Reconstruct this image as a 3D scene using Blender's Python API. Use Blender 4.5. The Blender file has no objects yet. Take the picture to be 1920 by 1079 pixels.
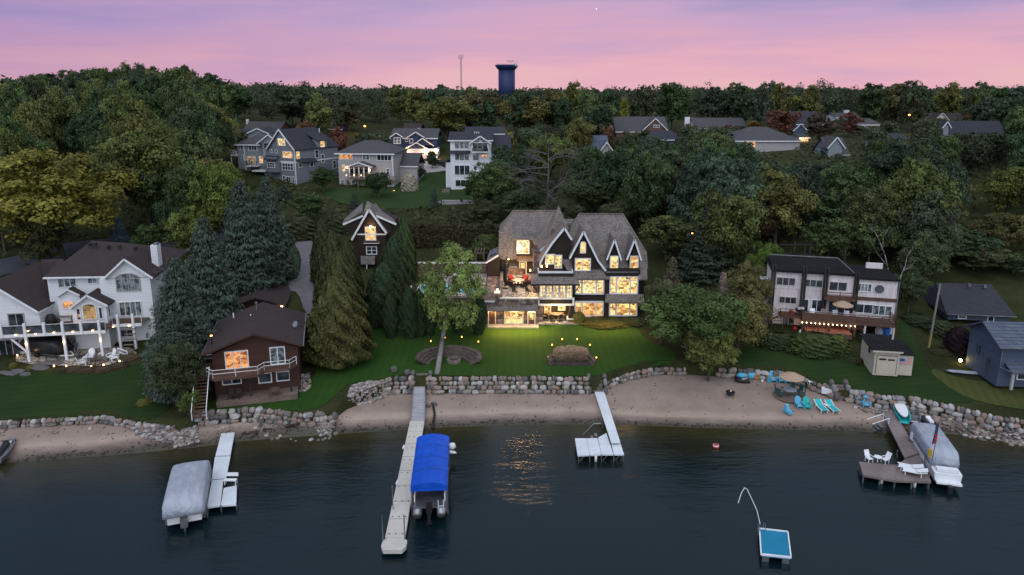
import bpy, math, random
import numpy as np
from mathutils import Vector, Matrix, Euler
R = math.radians
random.seed(7)
RNG = np.random.default_rng(7)
SC = bpy.context.scene
COL = SC.collection

# ---------------------------------------------------------------- camera
CH = 33.0; PITCH = R(12.0); SP, CP = math.sin(PITCH), math.cos(PITCH); FPX = 1280.0; PY0 = 441.5
cam_d = bpy.data.cameras.new('camera'); cam = bpy.data.objects.new('camera', cam_d); COL.objects.link(cam)
cam.location = (0, 0, CH); cam.rotation_euler = (R(90) - PITCH, 0, 0)
cam_d.sensor_width = 36; cam_d.lens = 24; cam_d.shift_y = -98 / 1920.0
cam_d.clip_start = 0.5; cam_d.clip_end = 20000
SC.camera = cam
SC.view_settings.view_transform = 'Standard'; SC.view_settings.look = 'None'
SC.view_settings.exposure = 0.08; SC.view_settings.gamma = 1
SC.cycles.max_bounces = 5; SC.cycles.diffuse_bounces = 2; SC.cycles.glossy_bounces = 3
SC.cycles.transparent_max_bounces = 6; SC.cycles.transmission_bounces = 2
SC.cycles.caustics_reflective = False; SC.cycles.caustics_refractive = False
SC.cycles.use_denoising = True
SC.cycles.sample_clamp_indirect = 4

# ---------------------------------------------------------------- dusk sky
world = bpy.data.worlds.new('World'); SC.world = world; world.use_nodes = True
wt = world.node_tree; wt.nodes.clear()
def wn(t, **k):
    n = wt.nodes.new(t)
    for a, b in k.items(): setattr(n, a, b)
    return n
wl = wt.links.new
tc = wn('ShaderNodeTexCoord'); sx = wn('ShaderNodeSeparateXYZ'); wl(tc.outputs['Generated'], sx.inputs[0])
# thin cloud streaks: noise squeezed along the horizon
mp = wn('ShaderNodeMapping'); mp.inputs['Scale'].default_value = (1.6, 1.6, 16); wl(tc.outputs['Generated'], mp.inputs[0])
nz = wn('ShaderNodeTexNoise'); nz.inputs['Scale'].default_value = 1.7; nz.inputs['Detail'].default_value = 6; nz.inputs['Roughness'].default_value = .55
wl(mp.outputs[0], nz.inputs[0])
off = wn('ShaderNodeMath', operation='MULTIPLY_ADD'); off.inputs[1].default_value = .20; off.inputs[2].default_value = -.098
wl(nz.outputs[0], off.inputs[0])
el = wn('ShaderNodeMath', operation='ADD'); wl(sx.outputs[2], el.inputs[0]); wl(off.outputs[0], el.inputs[1])
rp = wn('ShaderNodeValToRGB'); wl(el.outputs[0], rp.inputs[0])
def lin(*c):
    return tuple(((v/255)/12.92 if v/255 <= .04045 else ((v/255+.055)/1.055)**2.4) for v in c)
stops = [(0.0, lin(226,178,185)), (0.03, lin(223,171,187)), (0.062, lin(207,164,190)), (0.095, lin(196,162,196)), (0.14, lin(170,153,193)),
         (0.30, lin(128,146,180)), (0.5, lin(160,178,204)), (1.0, lin(232,236,248))]
cr = rp.color_ramp
while len(cr.elements) < len(stops): cr.elements.new(.5)
for e, (p, c) in zip(cr.elements, stops): e.position = p; e.color = (*c, 1)
# the half of the sky behind the camera is the brighter, bluer one
back = wn('ShaderNodeMapRange'); wl(sx.outputs[1], back.inputs[0])
back.inputs[1].default_value = .35; back.inputs[2].default_value = -1; back.inputs[3].default_value = 0; back.inputs[4].default_value = 1
bc = wn('ShaderNodeMix', data_type='RGBA'); wl(back.outputs[0], bc.inputs[0])
bc.inputs[7].default_value = (1.35, 1.45, 1.62, 1); wl(rp.outputs[0], bc.inputs[6])
grd = wn('ShaderNodeMapRange'); wl(sx.outputs[2], grd.inputs[0]); grd.inputs[1].default_value = -.02; grd.inputs[2].default_value = 0
gm = wn('ShaderNodeMix', data_type='RGBA'); wl(grd.outputs[0], gm.inputs[0]); gm.inputs[6].default_value = (.03, .04, .04, 1); wl(bc.outputs[2], gm.inputs[7])
lf = wn('ShaderNodeMapRange'); wl(sx.outputs[0], lf.inputs[0]); lf.inputs[1].default_value = -.62; lf.inputs[2].default_value = -.12
lm = wn('ShaderNodeMix', data_type='RGBA', blend_type='MULTIPLY'); lm.inputs[0].default_value = 1; lc = wn('ShaderNodeMix', data_type='RGBA'); wl(lf.outputs[0], lc.inputs[0]); lc.inputs[6].default_value = (.74,.78,.92,1); lc.inputs[7].default_value = (1,1,1,1); wl(gm.outputs[2], lm.inputs[6]); wl(lc.outputs[2], lm.inputs[7])
bg = wn('ShaderNodeBackground'); wl(lm.outputs[2], bg.inputs[0]); bg.inputs[1].default_value = 1.0
wo = wn('ShaderNodeOutputWorld'); wl(bg.outputs[0], wo.inputs[0])
# afterglow from behind the camera
sun_d = bpy.data.lights.new('sun', 'SUN'); sun = bpy.data.objects.new('sun', sun_d); COL.objects.link(sun)
sun_d.energy = 0.6; sun_d.angle = R(30); sun_d.color = (.92, .93, 1.0)
sun.rotation_euler = (R(38), 0, R(-20))

# ---------------------------------------------------------------- pixel <-> place helpers (photograph pixels, 1920 wide)
def ray(px, py):
    u = (px - 960) / FPX; v = (py - PY0) / FPX
    return u, CP - v * SP, -(SP + v * CP)
def P(px, py, Y):
    a, b, c = ray(px, py); t = Y / b
    return Vector((a * t, Y, CH + c * t))
def G(px, py, z=0.0):
    a, b, c = ray(px, py); t = (z - CH) / c
    return Vector((a * t, b * t, z))
def proj(x, y, z):
    d = y * CP + (CH - z) * SP; w = -y * SP + (CH - z) * CP
    return 960 + FPX * x / d, PY0 + FPX * w / d

# ---------------------------------------------------------------- terrain
S_PTS = [(-300,880),(-60,875),(0,870),(100,862),(200,855),(300,846),(380,838),(450,828),(560,819),(620,815),(730,808),(850,801),(1000,796),(1100,796),(1200,798),(1320,803),(1450,806),(1600,808),(1650,812),(1750,812),(1830,818),(1920,832),(2100,850)]
W_PTS = [(-300,806),(0,804),(100,798),(200,793),(260,806),(330,812),(372,797),(480,790),(560,800),(600,806),(630,790),(650,768),(690,752),(735,738),(900,738),(1120,738),(1150,724),(1180,712),(1230,703),(1290,703),(1340,706),(1400,710),(1460,714),(1500,722),(1545,741),(1580,752),(1650,766),(1700,768),(1750,778),(1800,790),(1850,800),(1920,812),(2100,830)]
_s = np.array([G(a, b, 0)[:2] for a, b in S_PTS]); _w = np.array([G(a, b, .9)[:2] for a, b in W_PTS])
def Sy(x): return np.interp(x, _s[:,0], _s[:,1])
def Wy(x): return np.maximum(np.interp(x, _w[:,0], _w[:,1]), Sy(x) + .6)
TX = [-400,-150,-100,-70,-48,-30,-16,0,20,32,45,60,80,110,150,400]
TY = [55,64,70,78,85,100,120,145,175,220,400,1000,6000]
TZ = {  #      55  64  70  78  85  100  120  145  175  220  400 1000 6000
 -400: [1.5,1.5,3,5,7,12,18,24,26,26,24,22,20],
 -150: [1.5,1.5,3,5,6.5,10,14,20,25,26,24,22,20],
 -100: [1.5,1.8,3,4.5,5.8,8,12,17,22,24,22,22,20],
 -70:  [1.4,1.8,2.8,3.6,4.8,6.8,9,14,19,22,21,22,20],
 -48:  [1.4,1.8,2.6,3.2,4.2,6.3,7.5,11.5,15,19,20,22,20],
 -30:  [1.6,1.9,2.6,3.6,4.6,6,7.5,10.8,13.5,18,19,22,20],
 -16:  [2,2,2.3,2.7,3.2,5.6,7.4,10.6,14,18,19,22,20],
 0:    [2,2,2.3,2.6,2.9,5.5,7.6,11,14,18,19,22,20],
 20:   [2,2,2.3,2.6,3.0,5.5,9,12,15,18,19,22,20],
 32:   [1.6,1.6,2.0,2.8,3.9,7,11,14,16,18,19,22,20],
 45:   [1.6,1.6,1.9,3.0,4.6,8.5,12.5,15,17,18,19,22,20],
 60:   [1.5,1.5,2.0,2.6,3.3,8,13,16,17,18,19,22,20],
 80:   [1.5,1.8,2.3,2.8,3.5,8.5,15,17,18,19,20,22,20],
 110:  [1.5,2,3.5,6,8,12,15,17,18,19,20,22,20],
 150:  [1.5,2,3.5,6,8,12,15,17,18,19,20,22,20],
 400:  [1.5,2,3.5,6,8,12,15,17,18,19,20,22,20]}
_T = np.array([TZ[x] for x in TX], float); TX = np.array(TX, float); TY = np.array(TY, float)
def _land(x, y):
    x = np.clip(x, TX[0], TX[-1]); y = np.clip(y, TY[0], TY[-1])
    i = np.clip(np.searchsorted(TX, x) - 1, 0, len(TX) - 2); j = np.clip(np.searchsorted(TY, y) - 1, 0, len(TY) - 2)
    fx = (x - TX[i]) / (TX[i+1] - TX[i]); fy = (y - TY[j]) / (TY[j+1] - TY[j])
    return (_T[i,j]*(1-fx)*(1-fy) + _T[i+1,j]*fx*(1-fy) + _T[i,j+1]*(1-fx)*fy + _T[i+1,j+1]*fx*fy)
def Hn(x, y):
    x = np.asarray(x, float); y = np.asarray(y, float)
    l = 0
    for dx, dy in ((-1.5,-1.5),(1.5,-1.5),(-1.5,1.5),(1.5,1.5),(0,0)): l = l + _land(x+dx, y+dy)
    l = l / 5
    l = l + .12*np.sin(x*.31+1)*np.sin(y*.27)*np.clip((y-88)/20, 0, 1)
    s = Sy(x); w = Wy(x)
    f = np.clip((y - s) / (w - s), 0, 1)
    beach = .9 * (1 - (1 - f)**1.6)
    step = np.clip((y - w) / .35, 0, 1)
    z = beach + (l - beach) * step
    return np.where(y < s, np.maximum(-(s - y) * .15, -3), z)
def H(x, y): return float(Hn(x, y))
def gp(px, py):
    a, b, c = ray(px, py); t = 45.0
    while t < 1500:
        if CH + c*t <= H(a*t, b*t): break
        t += .6 if t < 130 else 2
    lo, hi = t - 2, t
    for _ in range(18):
        m = (lo + hi) / 2
        if CH + c*m <= H(a*m, b*m): hi = m
        else: lo = m
    return Vector((a*hi, b*hi, H(a*hi, b*hi)))

# ---------------------------------------------------------------- mesh collector
class MB:
    def __init__(s): s.v = []; s.f = []
    def add(s, vs, fs):
        n = len(s.v); s.v += [tuple(p) for p in vs]; s.f += [tuple(i + n for i in f) for f in fs]; return s
    def box(s, x0, x1, y0, y1, z0, z1):
        if x0 > x1: x0, x1 = x1, x0
        if y0 > y1: y0, y1 = y1, y0
        if z0 > z1: z0, z1 = z1, z0
        return s.add([(x0,y0,z0),(x1,y0,z0),(x1,y1,z0),(x0,y1,z0),(x0,y0,z1),(x1,y0,z1),(x1,y1,z1),(x0,y1,z1)],
                     [(0,3,2,1),(4,5,6,7),(0,1,5,4),(1,2,6,5),(2,3,7,6),(3,0,4,7)])
    def obox(s, c, size, rx=0, ry=0, rz=0):
        m = Matrix.Translation(c) @ Euler((rx, ry, rz)).to_matrix().to_4x4(); a, b, d = (k/2 for k in size)
        vs = [m @ Vector(q) for q in [(-a,-b,-d),(a,-b,-d),(a,b,-d),(-a,b,-d),(-a,-b,d),(a,-b,d),(a,b,d),(-a,b,d)]]
        return s.add(vs, [(0,3,2,1),(4,5,6,7),(0,1,5,4),(1,2,6,5),(2,3,7,6),(3,0,4,7)])
    def bar(s, a, b, w, h=None):
        a, b = Vector(a), Vector(b); h = h or w; d = b - a
        if d.length < 1e-6: return s
        d.normalize(); up = Vector((0,0,1)) if abs(d.z) < .95 else Vector((0,1,0))
        e = d.cross(up).normalized(); u = e.cross(d).normalized(); e *= w/2; u *= h/2
        return s.add([a-e-u,a+e-u,a+e+u,a-e+u,b-e-u,b+e-u,b+e+u,b-e+u],
                     [(0,1,2,3),(7,6,5,4),(0,4,5,1),(1,5,6,2),(2,6,7,3),(3,7,4,0)])
    def tube(s, a, b, r0, r1=None, n=8, caps=True):
        a, b = Vector(a), Vector(b); r1 = r0 if r1 is None else r1; d = (b - a)
        if d.length < 1e-6: return s
        d.normalize(); up = Vector((0,0,1)) if abs(d.z) < .95 else Vector((0,1,0))
        e = d.cross(up).normalized(); u = e.cross(d).normalized(); vs = []
        for c, r in ((a, r0), (b, r1)):
            for k in range(n):
                t = 2*math.pi*k/n; vs.append(c + e*math.cos(t)*r + u*math.sin(t)*r)
        fs = [(k, (k+1)%n, n+(k+1)%n, n+k) for k in range(n)]
        if caps: fs += [tuple(range(n))[::-1], tuple(range(n, 2*n))]
        return s.add(vs, fs)
    def path(s, pts, r, n=6):
        for a, b in zip(pts[:-1], pts[1:]): s.tube(a, b, r, n=n)
        return s
    def prism(s, poly, y0, y1):      # polygon in x,z pushed along y
        n = len(poly)
        return s.add([(x,y0,z) for x,z in poly] + [(x,y1,z) for x,z in poly],
                     [tuple(range(n)), tuple(range(2*n-1, n-1, -1))] + [(k, k+n, (k+1)%n+n, (k+1)%n) for k in range(n)])
    def prismx(s, poly, x0, x1):     # polygon in y,z pushed along x
        n = len(poly)
        return s.add([(x0,y,z) for y,z in poly] + [(x1,y,z) for y,z in poly],
                     [tuple(range(n)), tuple(range(2*n-1, n-1, -1))] + [(k, k+n, (k+1)%n+n, (k+1)%n) for k in range(n)])
    def prismz(s, poly, z0, z1):     # polygon in x,y pushed along z
        n = len(poly)
        return s.add([(p[0],p[1],z0) for p in poly] + [(p[0],p[1],z1) for p in poly],
                     [tuple(range(n-1,-1,-1)), tuple(range(n, 2*n))] + [(k, (k+1)%n, (k+1)%n+n, k+n) for k in range(n)])
    def slab(s, pts, th=.15):        # planar or nearly planar polygon made th thick, downwards
        pts = [Vector(p) for p in pts]; n = len(pts)
        lo = [p - Vector((0,0,th)) for p in pts]
        return s.add(pts + lo, [tuple(range(n)), tuple(range(2*n-1, n-1, -1))] + [(k, k+n, (k+1)%n+n, (k+1)%n) for k in range(n)])
    def lathe(s, prof, n=16, c=(0,0,0)):
        vs = []; cx, cy, cz = c
        for r, z in prof:
            for k in range(n):
                t = 2*math.pi*k/n; vs.append((cx+r*math.cos(t), cy+r*math.sin(t), cz+z))
        fs = []
        for i in range(len(prof)-1):
            for k in range(n): fs.append((i*n+k, i*n+(k+1)%n, (i+1)*n+(k+1)%n, (i+1)*n+k))
        fs += [tuple(range(n))[::-1], tuple(range((len(prof)-1)*n, len(prof)*n))]
        return s.add(vs, fs)
    def rock(s, c, sz, seed=0, rz=0, flat=.0):
        rr = random.Random(seed); vs = []; n, m = 8, 5
        a = [rr.uniform(.85, 1.12) for _ in range(n*(m+1))]
        m4 = Matrix.Translation(c) @ Euler((rr.uniform(-.2,.2), rr.uniform(-.2,.2), rz)).to_matrix().to_4x4()
        for i in range(1, m):
            ph = math.pi*i/m - math.pi/2
            for k in range(n):
                t = 2*math.pi*k/n; q = a[i*n+k]
                cc = math.copysign(abs(math.cos(t))**.75, math.cos(t)); ss = math.copysign(abs(math.sin(t))**.75, math.sin(t))
                rad = math.cos(ph)**.7
                vs.append(m4 @ Vector((cc*rad*q*sz[0]/2, ss*rad*q*sz[1]/2, math.sin(ph)*q*sz[2]/2)))
        b = len(vs); vs += [m4 @ Vector((0,0,-sz[2]/2)), m4 @ Vector((0,0,sz[2]/2))]
        fs = []
        for i in range(m-2):
            for k in range(n): fs.append((i*n+k, i*n+(k+1)%n, (i+1)*n+(k+1)%n, (i+1)*n+k))
        for k in range(n): fs += [(b, (k+1)%n, k), (b+1, (m-2)*n+k, (m-2)*n+(k+1)%n)]
        return s.add(vs, fs)
    def arr(s, vs, fs): return s.add([tuple(v) for v in vs], [tuple(f) for f in fs])

def rnd(c, k=.8): return tuple(k*v for v in c)
def tagit(o, label=None, cat=None, group=None, kind=None):
    if label: o['label'] = label
    if cat: o['category'] = cat
    if group: o['group'] = group
    if kind: o['kind'] = kind
    return o
def thing(name, label, cat, loc=(0,0,0), rz=0, group=None):
    o = bpy.data.objects.new(name, None); COL.objects.link(o); o.empty_display_size = .3
    o.location = loc; o.rotation_euler = (0, 0, rz)
    return tagit(o, label, cat, group)
def part(name, mb, m, parent=None, label=None, smooth=False, loc=None):
    me = bpy.data.meshes.new(name); me.from_pydata(mb.v, [], mb.f); me.validate(); me.update()
    if smooth: me.polygons.foreach_set('use_smooth', [True]*len(me.polygons))
    me.materials.append(m)
    o = bpy.data.objects.new(name, me); COL.objects.link(o); o.parent = parent
    if loc is not None: o.location = loc
    if label: o['label'] = label
    return o
def solo(name, label, cat, mb, m, loc=(0,0,0), rz=0, group=None, smooth=False):
    o = part(name, mb, m, None, label, smooth, loc); o.rotation_euler = (0,0,rz)
    return tagit(o, label, cat, group)
def children(o): return [c for c in KIDS.get(o.name, [])]
def copy_tree(o, parent=None, kids=None):
    c = o.copy(); COL.objects.link(c); c.parent = parent
    for ch in [x for x in SC.objects if x.parent == o] if kids is None else kids: copy_tree(ch, c)
    return c
def lamp(loc, e, color=(1,.62,.28), r=.1, kind='POINT', size=1, rot=None, parent=None, size_y=None, spread=None):
    d = bpy.data.lights.new('lamp_light', kind); d.energy = e; d.color = color
    if kind == 'AREA':
        d.size = size
        if size_y: d.shape = 'RECTANGLE'; d.size_y = size_y
        if spread: d.spread = spread
    else: d.shadow_soft_size = r
    o = bpy.data.objects.new('lamp_light', d); COL.objects.link(o); o.location = loc; o.parent = parent
    if rot: o.rotation_euler = rot
    return o

_LEG = {}
def legs(parent, ax, ay, hgt, w=.05, m='dark', cx=0, cy=0, z0=0, n=4):
    key = (round(hgt,3), w, m)
    if key not in _LEG:
        mb = MB().box(-w/2,w/2,-w/2,w/2,0,hgt); me = bpy.data.meshes.new('leg'); me.from_pydata(mb.v, [], mb.f); me.update(); me.materials.append(MT[m]); _LEG[key] = me
    for a, b in [(-ax,-ay),(ax,-ay),(-ax,ay),(ax,ay)][:n]:
        o = bpy.data.objects.new('leg', _LEG[key]); COL.objects.link(o); o.parent = parent; o.location = (cx+a, cy+b, z0)
# ---------------------------------------------------------------- materials
def newmat(name):
    m = bpy.data.materials.new(name); m.use_nodes = True; t = m.node_tree; t.nodes.clear()
    o = t.nodes.new('ShaderNodeOutputMaterial'); b = t.nodes.new('ShaderNodeBsdfPrincipled'); t.links.new(b.outputs[0], o.inputs[0])
    return m, t, b, o
def nd(t, ty, **k):
    n = t.nodes.new(ty)
    for a, b in k.items(): setattr(n, a, b)
    return n
def coords(t, scale=(1,1,1), kind='Object'):
    c = nd(t, 'ShaderNodeTexCoord'); m = nd(t, 'ShaderNodeMapping'); m.inputs['Scale'].default_value = scale
    t.links.new(c.outputs[kind], m.inputs[0]); return m.outputs[0]
def flat_coords(t, s=1.0):     # (x+y, z): courses stay level on every wall and roof slope
    c = nd(t, 'ShaderNodeTexCoord'); x = nd(t, 'ShaderNodeSeparateXYZ'); t.links.new(c.outputs['Object'], x.inputs[0])
    a = nd(t, 'ShaderNodeMath', operation='MULTIPLY_ADD'); a.inputs[1].default_value = .93
    t.links.new(x.outputs[1], a.inputs[0]); t.links.new(x.outputs[0], a.inputs[2])
    k = nd(t, 'ShaderNodeCombineXYZ'); t.links.new(a.outputs[0], k.inputs[0]); t.links.new(x.outputs[2], k.inputs[1]); return k.outputs[0]
def mixc(t, f, a, b, bt='MIX'):
    m = nd(t, 'ShaderNodeMix', data_type='RGBA', blend_type=bt)
    for s, v in ((0, f), (6, a), (7, b)):
        if isinstance(v, (int, float)): m.inputs[s].default_value = v
        elif isinstance(v, tuple): m.inputs[s].default_value = (*v[:3], 1)
        else: t.links.new(v, m.inputs[s])
    return m.outputs[2]
def noise(t, vec, sc, detail=5, rough=.6):
    n = nd(t, 'ShaderNodeTexNoise'); n.inputs['Scale'].default_value = sc; n.inputs['Detail'].default_value = detail; n.inputs['Roughness'].default_value = rough
    if vec is not None: t.links.new(vec, n.inputs['Vector'])
    return n
def mrange(t, src, a, b, c=0, d=1):
    m = nd(t, 'ShaderNodeMapRange'); t.links.new(src, m.inputs[0])
    for i, v in enumerate((a, b, c, d)): m.inputs[i+1].default_value = v
    return m.outputs[0]
def bump(t, b, h, s=.3, d=.05):
    n = nd(t, 'ShaderNodeBump'); n.inputs['Strength'].default_value = s; n.inputs['Distance'].default_value = d
    t.links.new(h, n.inputs['Height']); t.links.new(n.outputs[0], b.inputs['Normal'])
def mat(name, c1, c2=None, sc=3, rough=.8, bmp=.2, metal=0, spec=.3, stretch=(1,1,1), big=.35, bd=.05):
    m, t, b, o = newmat(name); c2 = c2 or tuple(v*.72 for v in c1)
    v = coords(t, stretch); n = noise(t, v, sc, 6); n2 = noise(t, v, sc*.13, 3)
    f = mrange(t, n.outputs[0], .3, .7); c = mixc(t, f, c2, c1)
    g = mrange(t, n2.outputs[0], .3, .7, 1-big, 1+big*.3)
    h = nd(t, 'ShaderNodeVectorMath', operation='SCALE'); t.links.new(c, h.inputs[0]); t.links.new(g, h.inputs['Scale'])
    t.links.new(h.outputs[0], b.inputs['Base Color'])
    b.inputs['Roughness'].default_value = rough; b.inputs['Metallic'].default_value = metal; b.inputs['Specular IOR Level'].default_value = spec
    if bmp: bump(t, b, n.outputs[0], bmp, bd)
    return m
def coursed(name, c1, c2, c3, bw, bh, rough=.85, mort=.02, bmp=.5, offs=.5, wear=.5, spec=.2, wcol=None, vert=False):
    m, t, b, o = newmat(name); v = flat_coords(t)
    if vert:
        mp = nd(t, 'ShaderNodeMapping'); mp.inputs['Rotation'].default_value = (0,0,R(90)); t.links.new(v, mp.inputs[0]); v = mp.outputs[0]
    k = nd(t, 'ShaderNodeTexBrick'); t.links.new(v, k.inputs['Vector']); k.offset = offs
    k.inputs['Color1'].default_value = (*c1,1); k.inputs['Color2'].default_value = (*c2,1); k.inputs['Mortar'].default_value = (*c3,1)
    k.inputs['Scale'].default_value = 1; k.inputs['Mortar Size'].default_value = mort; k.inputs['Mortar Smooth'].default_value = .3
    k.inputs['Brick Width'].default_value = bw; k.inputs['Row Height'].default_value = bh; k.inputs['Bias'].default_value = 0
    ov = coords(t, (1,1,.45)); n = noise(t, ov, .9, 7, .7)
    n2 = noise(t, ov, 5, 5, .7)
    w = mrange(t, n.outputs[0], .38, .68); c = mixc(t, mrange(t, n.outputs[0], .3, .7, 0, wear), k.outputs['Color'], wcol or tuple(x*.45 for x in c1))
    c = mixc(t, mrange(t, n2.outputs[0], .45, .75, 0, wear), c, tuple(min(1, x*1.5) for x in c2))
    t.links.new(c, b.inputs['Base Color']); b.inputs['Roughness'].default_value = rough; b.inputs['Specular IOR Level'].default_value = spec
    bump(t, b, k.outputs['Fac'], -bmp, .04)
    return m
def stone_mat(name, cols, sc=2.2, rough=.8):
    m, t, b, o = newmat(name); v = coords(t, (1,1,1.3)); w = noise(t, v, 2, 3)
    vo = nd(t, 'ShaderNodeTexVoronoi'); vo.inputs['Scale'].default_value = sc; t.links.new(v, vo.inputs['Vector'])
    ed = nd(t, 'ShaderNodeTexVoronoi', feature='DISTANCE_TO_EDGE'); ed.inputs['Scale'].default_value = sc; t.links.new(v, ed.inputs['Vector'])
    r = nd(t, 'ShaderNodeValToRGB'); r.color_ramp.interpolation = 'CONSTANT'; sx = nd(t, 'ShaderNodeSeparateXYZ'); t.links.new(vo.outputs['Color'], sx.inputs[0]); t.links.new(sx.outputs[0], r.inputs[0])
    while len(r.color_ramp.elements) < len(cols): r.color_ramp.elements.new(.5)
    for i, c in enumerate(cols): r.color_ramp.elements[i].position = i/len(cols); r.color_ramp.elements[i].color = (*c,1)
    c = mixc(t, mrange(t, ed.outputs[0], .02, .09), (.03,.028,.025), r.outputs[0])
    c = mixc(t, mrange(t, w.outputs[0], .3, .8, 0, .4), c, (.1,.09,.08))
    t.links.new(c, b.inputs['Base Color']); b.inputs['Roughness'].default_value = rough
    bump(t, b, ed.outputs[0], .7, .1); return m
def rock_mat(name, sc=.9):      # boulders: each island its own tone
    m, t, b, o = newmat(name); g = nd(t, 'ShaderNodeNewGeometry'); r = nd(t, 'ShaderNodeValToRGB'); t.links.new(g.outputs['Random Per Island'], r.inputs[0])
    cs = [(.24,.205,.18),(.33,.29,.26),(.13,.12,.11),(.29,.21,.17),(.38,.355,.33),(.085,.08,.08),(.23,.225,.235),(.25,.17,.14),(.46,.43,.41),(.17,.145,.125)]
    r.color_ramp.interpolation = 'CONSTANT'
    while len(r.color_ramp.elements) < len(cs): r.color_ramp.elements.new(.5)
    for i, c in enumerate(cs): r.color_ramp.elements[i].position = i/len(cs); r.color_ramp.elements[i].color = (*c,1)
    n = noise(t, coords(t), 3, 8, .7); c = mixc(t, mrange(t, n.outputs[0], .35, .75, 0, .6), r.outputs[0], (.13,.12,.11))
    t.links.new(c, b.inputs['Base Color']); b.inputs['Roughness'].default_value = .85; bump(t, b, n.outputs[0], .5, .08); return m
def glow(name, c, s):
    m, t, b, o = newmat(name); e = nd(t, 'ShaderNodeEmission'); e.inputs[0].default_value = (*c,1); e.inputs[1].default_value = s
    t.links.new(e.outputs[0], o.inputs[0]); return m
def room(name, bright, mid, dark, s, seed=0, sc=1.0):   # a lit room seen through glass: blocks of wall, furniture, lamps
    m, t, b, o = newmat(name); v = flat_coords(t); mp = nd(t, 'ShaderNodeMapping'); mp.inputs['Location'].default_value = (seed*3.7, seed*1.3, 0); mp.inputs['Scale'].default_value = (1.1*sc,1.5*sc,1); t.links.new(v, mp.inputs[0])
    vo = nd(t, 'ShaderNodeTexVoronoi', distance='CHEBYCHEV'); vo.inputs['Scale'].default_value = 1.7; vo.inputs['Randomness'].default_value = .9; t.links.new(mp.outputs[0], vo.inputs['Vector'])
    sx = nd(t, 'ShaderNodeSeparateXYZ'); t.links.new(vo.outputs['Color'], sx.inputs[0])
    n = noise(t, mp.outputs[0], 2.6, 5, .65)
    a = nd(t, 'ShaderNodeMath', operation='MULTIPLY_ADD'); a.inputs[1].default_value = .78; t.links.new(sx.outputs[0], a.inputs[0])
    k = mrange(t, n.outputs[0], .3, .75, -.08, .36); t.links.new(k, a.inputs[2])
    r = nd(t, 'ShaderNodeValToRGB'); t.links.new(a.outputs[0], r.inputs[0]); el = r.color_ramp.elements; el.new(.5); el.new(.8)
    for e, (p, c) in zip(el, ((.05, dark), (.3, mid), (.62, bright), (.95, tuple(min(1, x*1.3) for x in bright)))): e.position = p; e.color = (*c,1)
    t.links.new(r.outputs[0], b.inputs['Emission Color']); b.inputs['Emission Strength'].default_value = s
    b.inputs['Base Color'].default_value = (.02,.02,.02,1); b.inputs['Roughness'].default_value = .08
    return m
def glassm(name, c=(.015,.02,.025), c2=(.06,.07,.08), sc=.8):
    m, t, b, o = newmat(name); n = noise(t, coords(t, (1,1,1)), sc, 2); 
    t.links.new(mixc(t, mrange(t, n.outputs[0], .42, .6), c, c2), b.inputs['Base Color'])
    b.inputs['Roughness'].default_value = .06; b.inputs['Specular IOR Level'].default_value = .7; return m

MT = {}
MT['white'] = mat('white_paint', (.74,.75,.76), (.66,.67,.69), 8, .6, .05, big=.12)
MT['trimwarm'] = mat('cream_trim', (.70,.66,.60), (.6,.56,.5), 8, .6, .05, big=.1)
MT['whitesiding'] = coursed('white_siding', (.70,.71,.73), (.66,.67,.69), (.42,.43,.45), 6, .2, .6, .012, .5, wear=.12, wcol=(.55,.56,.58))
MT['brownroof'] = coursed('brown_shingle_roof', (.050,.037,.036), (.042,.031,.031), (.036,.028,.028), .35, .16, .9, .01, .5, wear=.35)
MT['darkroof'] = coursed('charcoal_shingle_roof', (.045,.048,.058), (.034,.036,.046), (.02,.02,.026), .35, .16, .9, .015, .5, wear=.35)
MT['greyroof'] = coursed('grey_shingle_roof', (.085,.083,.088), (.065,.063,.07), (.04,.04,.045), .35, .16, .9, .015, .5, wear=.35)
MT['blueroof'] = coursed('blue_grey_shingle_roof', (.11,.13,.17), (.07,.085,.12), (.03,.035,.045), .5, .22, .9, .02, .6, wear=.5)
MT['cedar'] = coursed('weathered_cedar_shingles', (.27,.235,.215), (.17,.148,.132), (.07,.06,.055), .21, .2, .9, .02, .8, wear=1.0, wcol=(.07,.06,.055))
MT['blackwall'] = coursed('dark_stained_siding', (.036,.026,.021), (.026,.019,.016), (.010,.008,.007), 5, .2, .7, .015, .5, wear=.3)
MT['brownwall'] = coursed('brown_board_siding', (.070,.034,.025), (.056,.027,.02), (.02,.01,.008), 6, .22, .75, .015, .5, wear=.3)
MT['greysiding'] = coursed('slate_grey_siding', (.20,.215,.25), (.175,.19,.22), (.08,.085,.1), 5, .18, .7, .012, .4, wear=.15)
MT['sagesiding'] = coursed('sage_grey_siding', (.26,.30,.32), (.23,.27,.29), (.12,.14,.15), 5, .18, .7, .012, .4, wear=.15)
MT['tansiding'] = coursed('greige_siding', (.40,.375,.37), (.36,.335,.33), (.2,.19,.19), 5, .18, .7, .012, .4, wear=.12)
MT['bluesiding'] = coursed('slate_blue_siding', (.075,.10,.15), (.06,.085,.13), (.03,.04,.06), 5, .2, .7, .012, .4, wear=.2)
MT['navysiding'] = coursed('navy_siding', (.035,.06,.115), (.03,.05,.1), (.015,.02,.04), 5, .2, .7, .012, .4, wear=.2)
MT['stucco'] = mat('stained_white_stucco', (.74,.675,.665), (.53,.465,.455), 1.6, .9, .1, stretch=(2.5,2.5,.5), big=.25)
MT['beigewall'] = mat('beige_panel', (.50,.45,.36), (.44,.39,.31), 4, .8, .05, big=.15)
MT['stone'] = stone_mat('fieldstone', [(.20,.11,.08),(.27,.17,.12),(.12,.08,.07),(.21,.14,.11),(.28,.21,.17),(.09,.06,.05)], 1.7)
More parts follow.
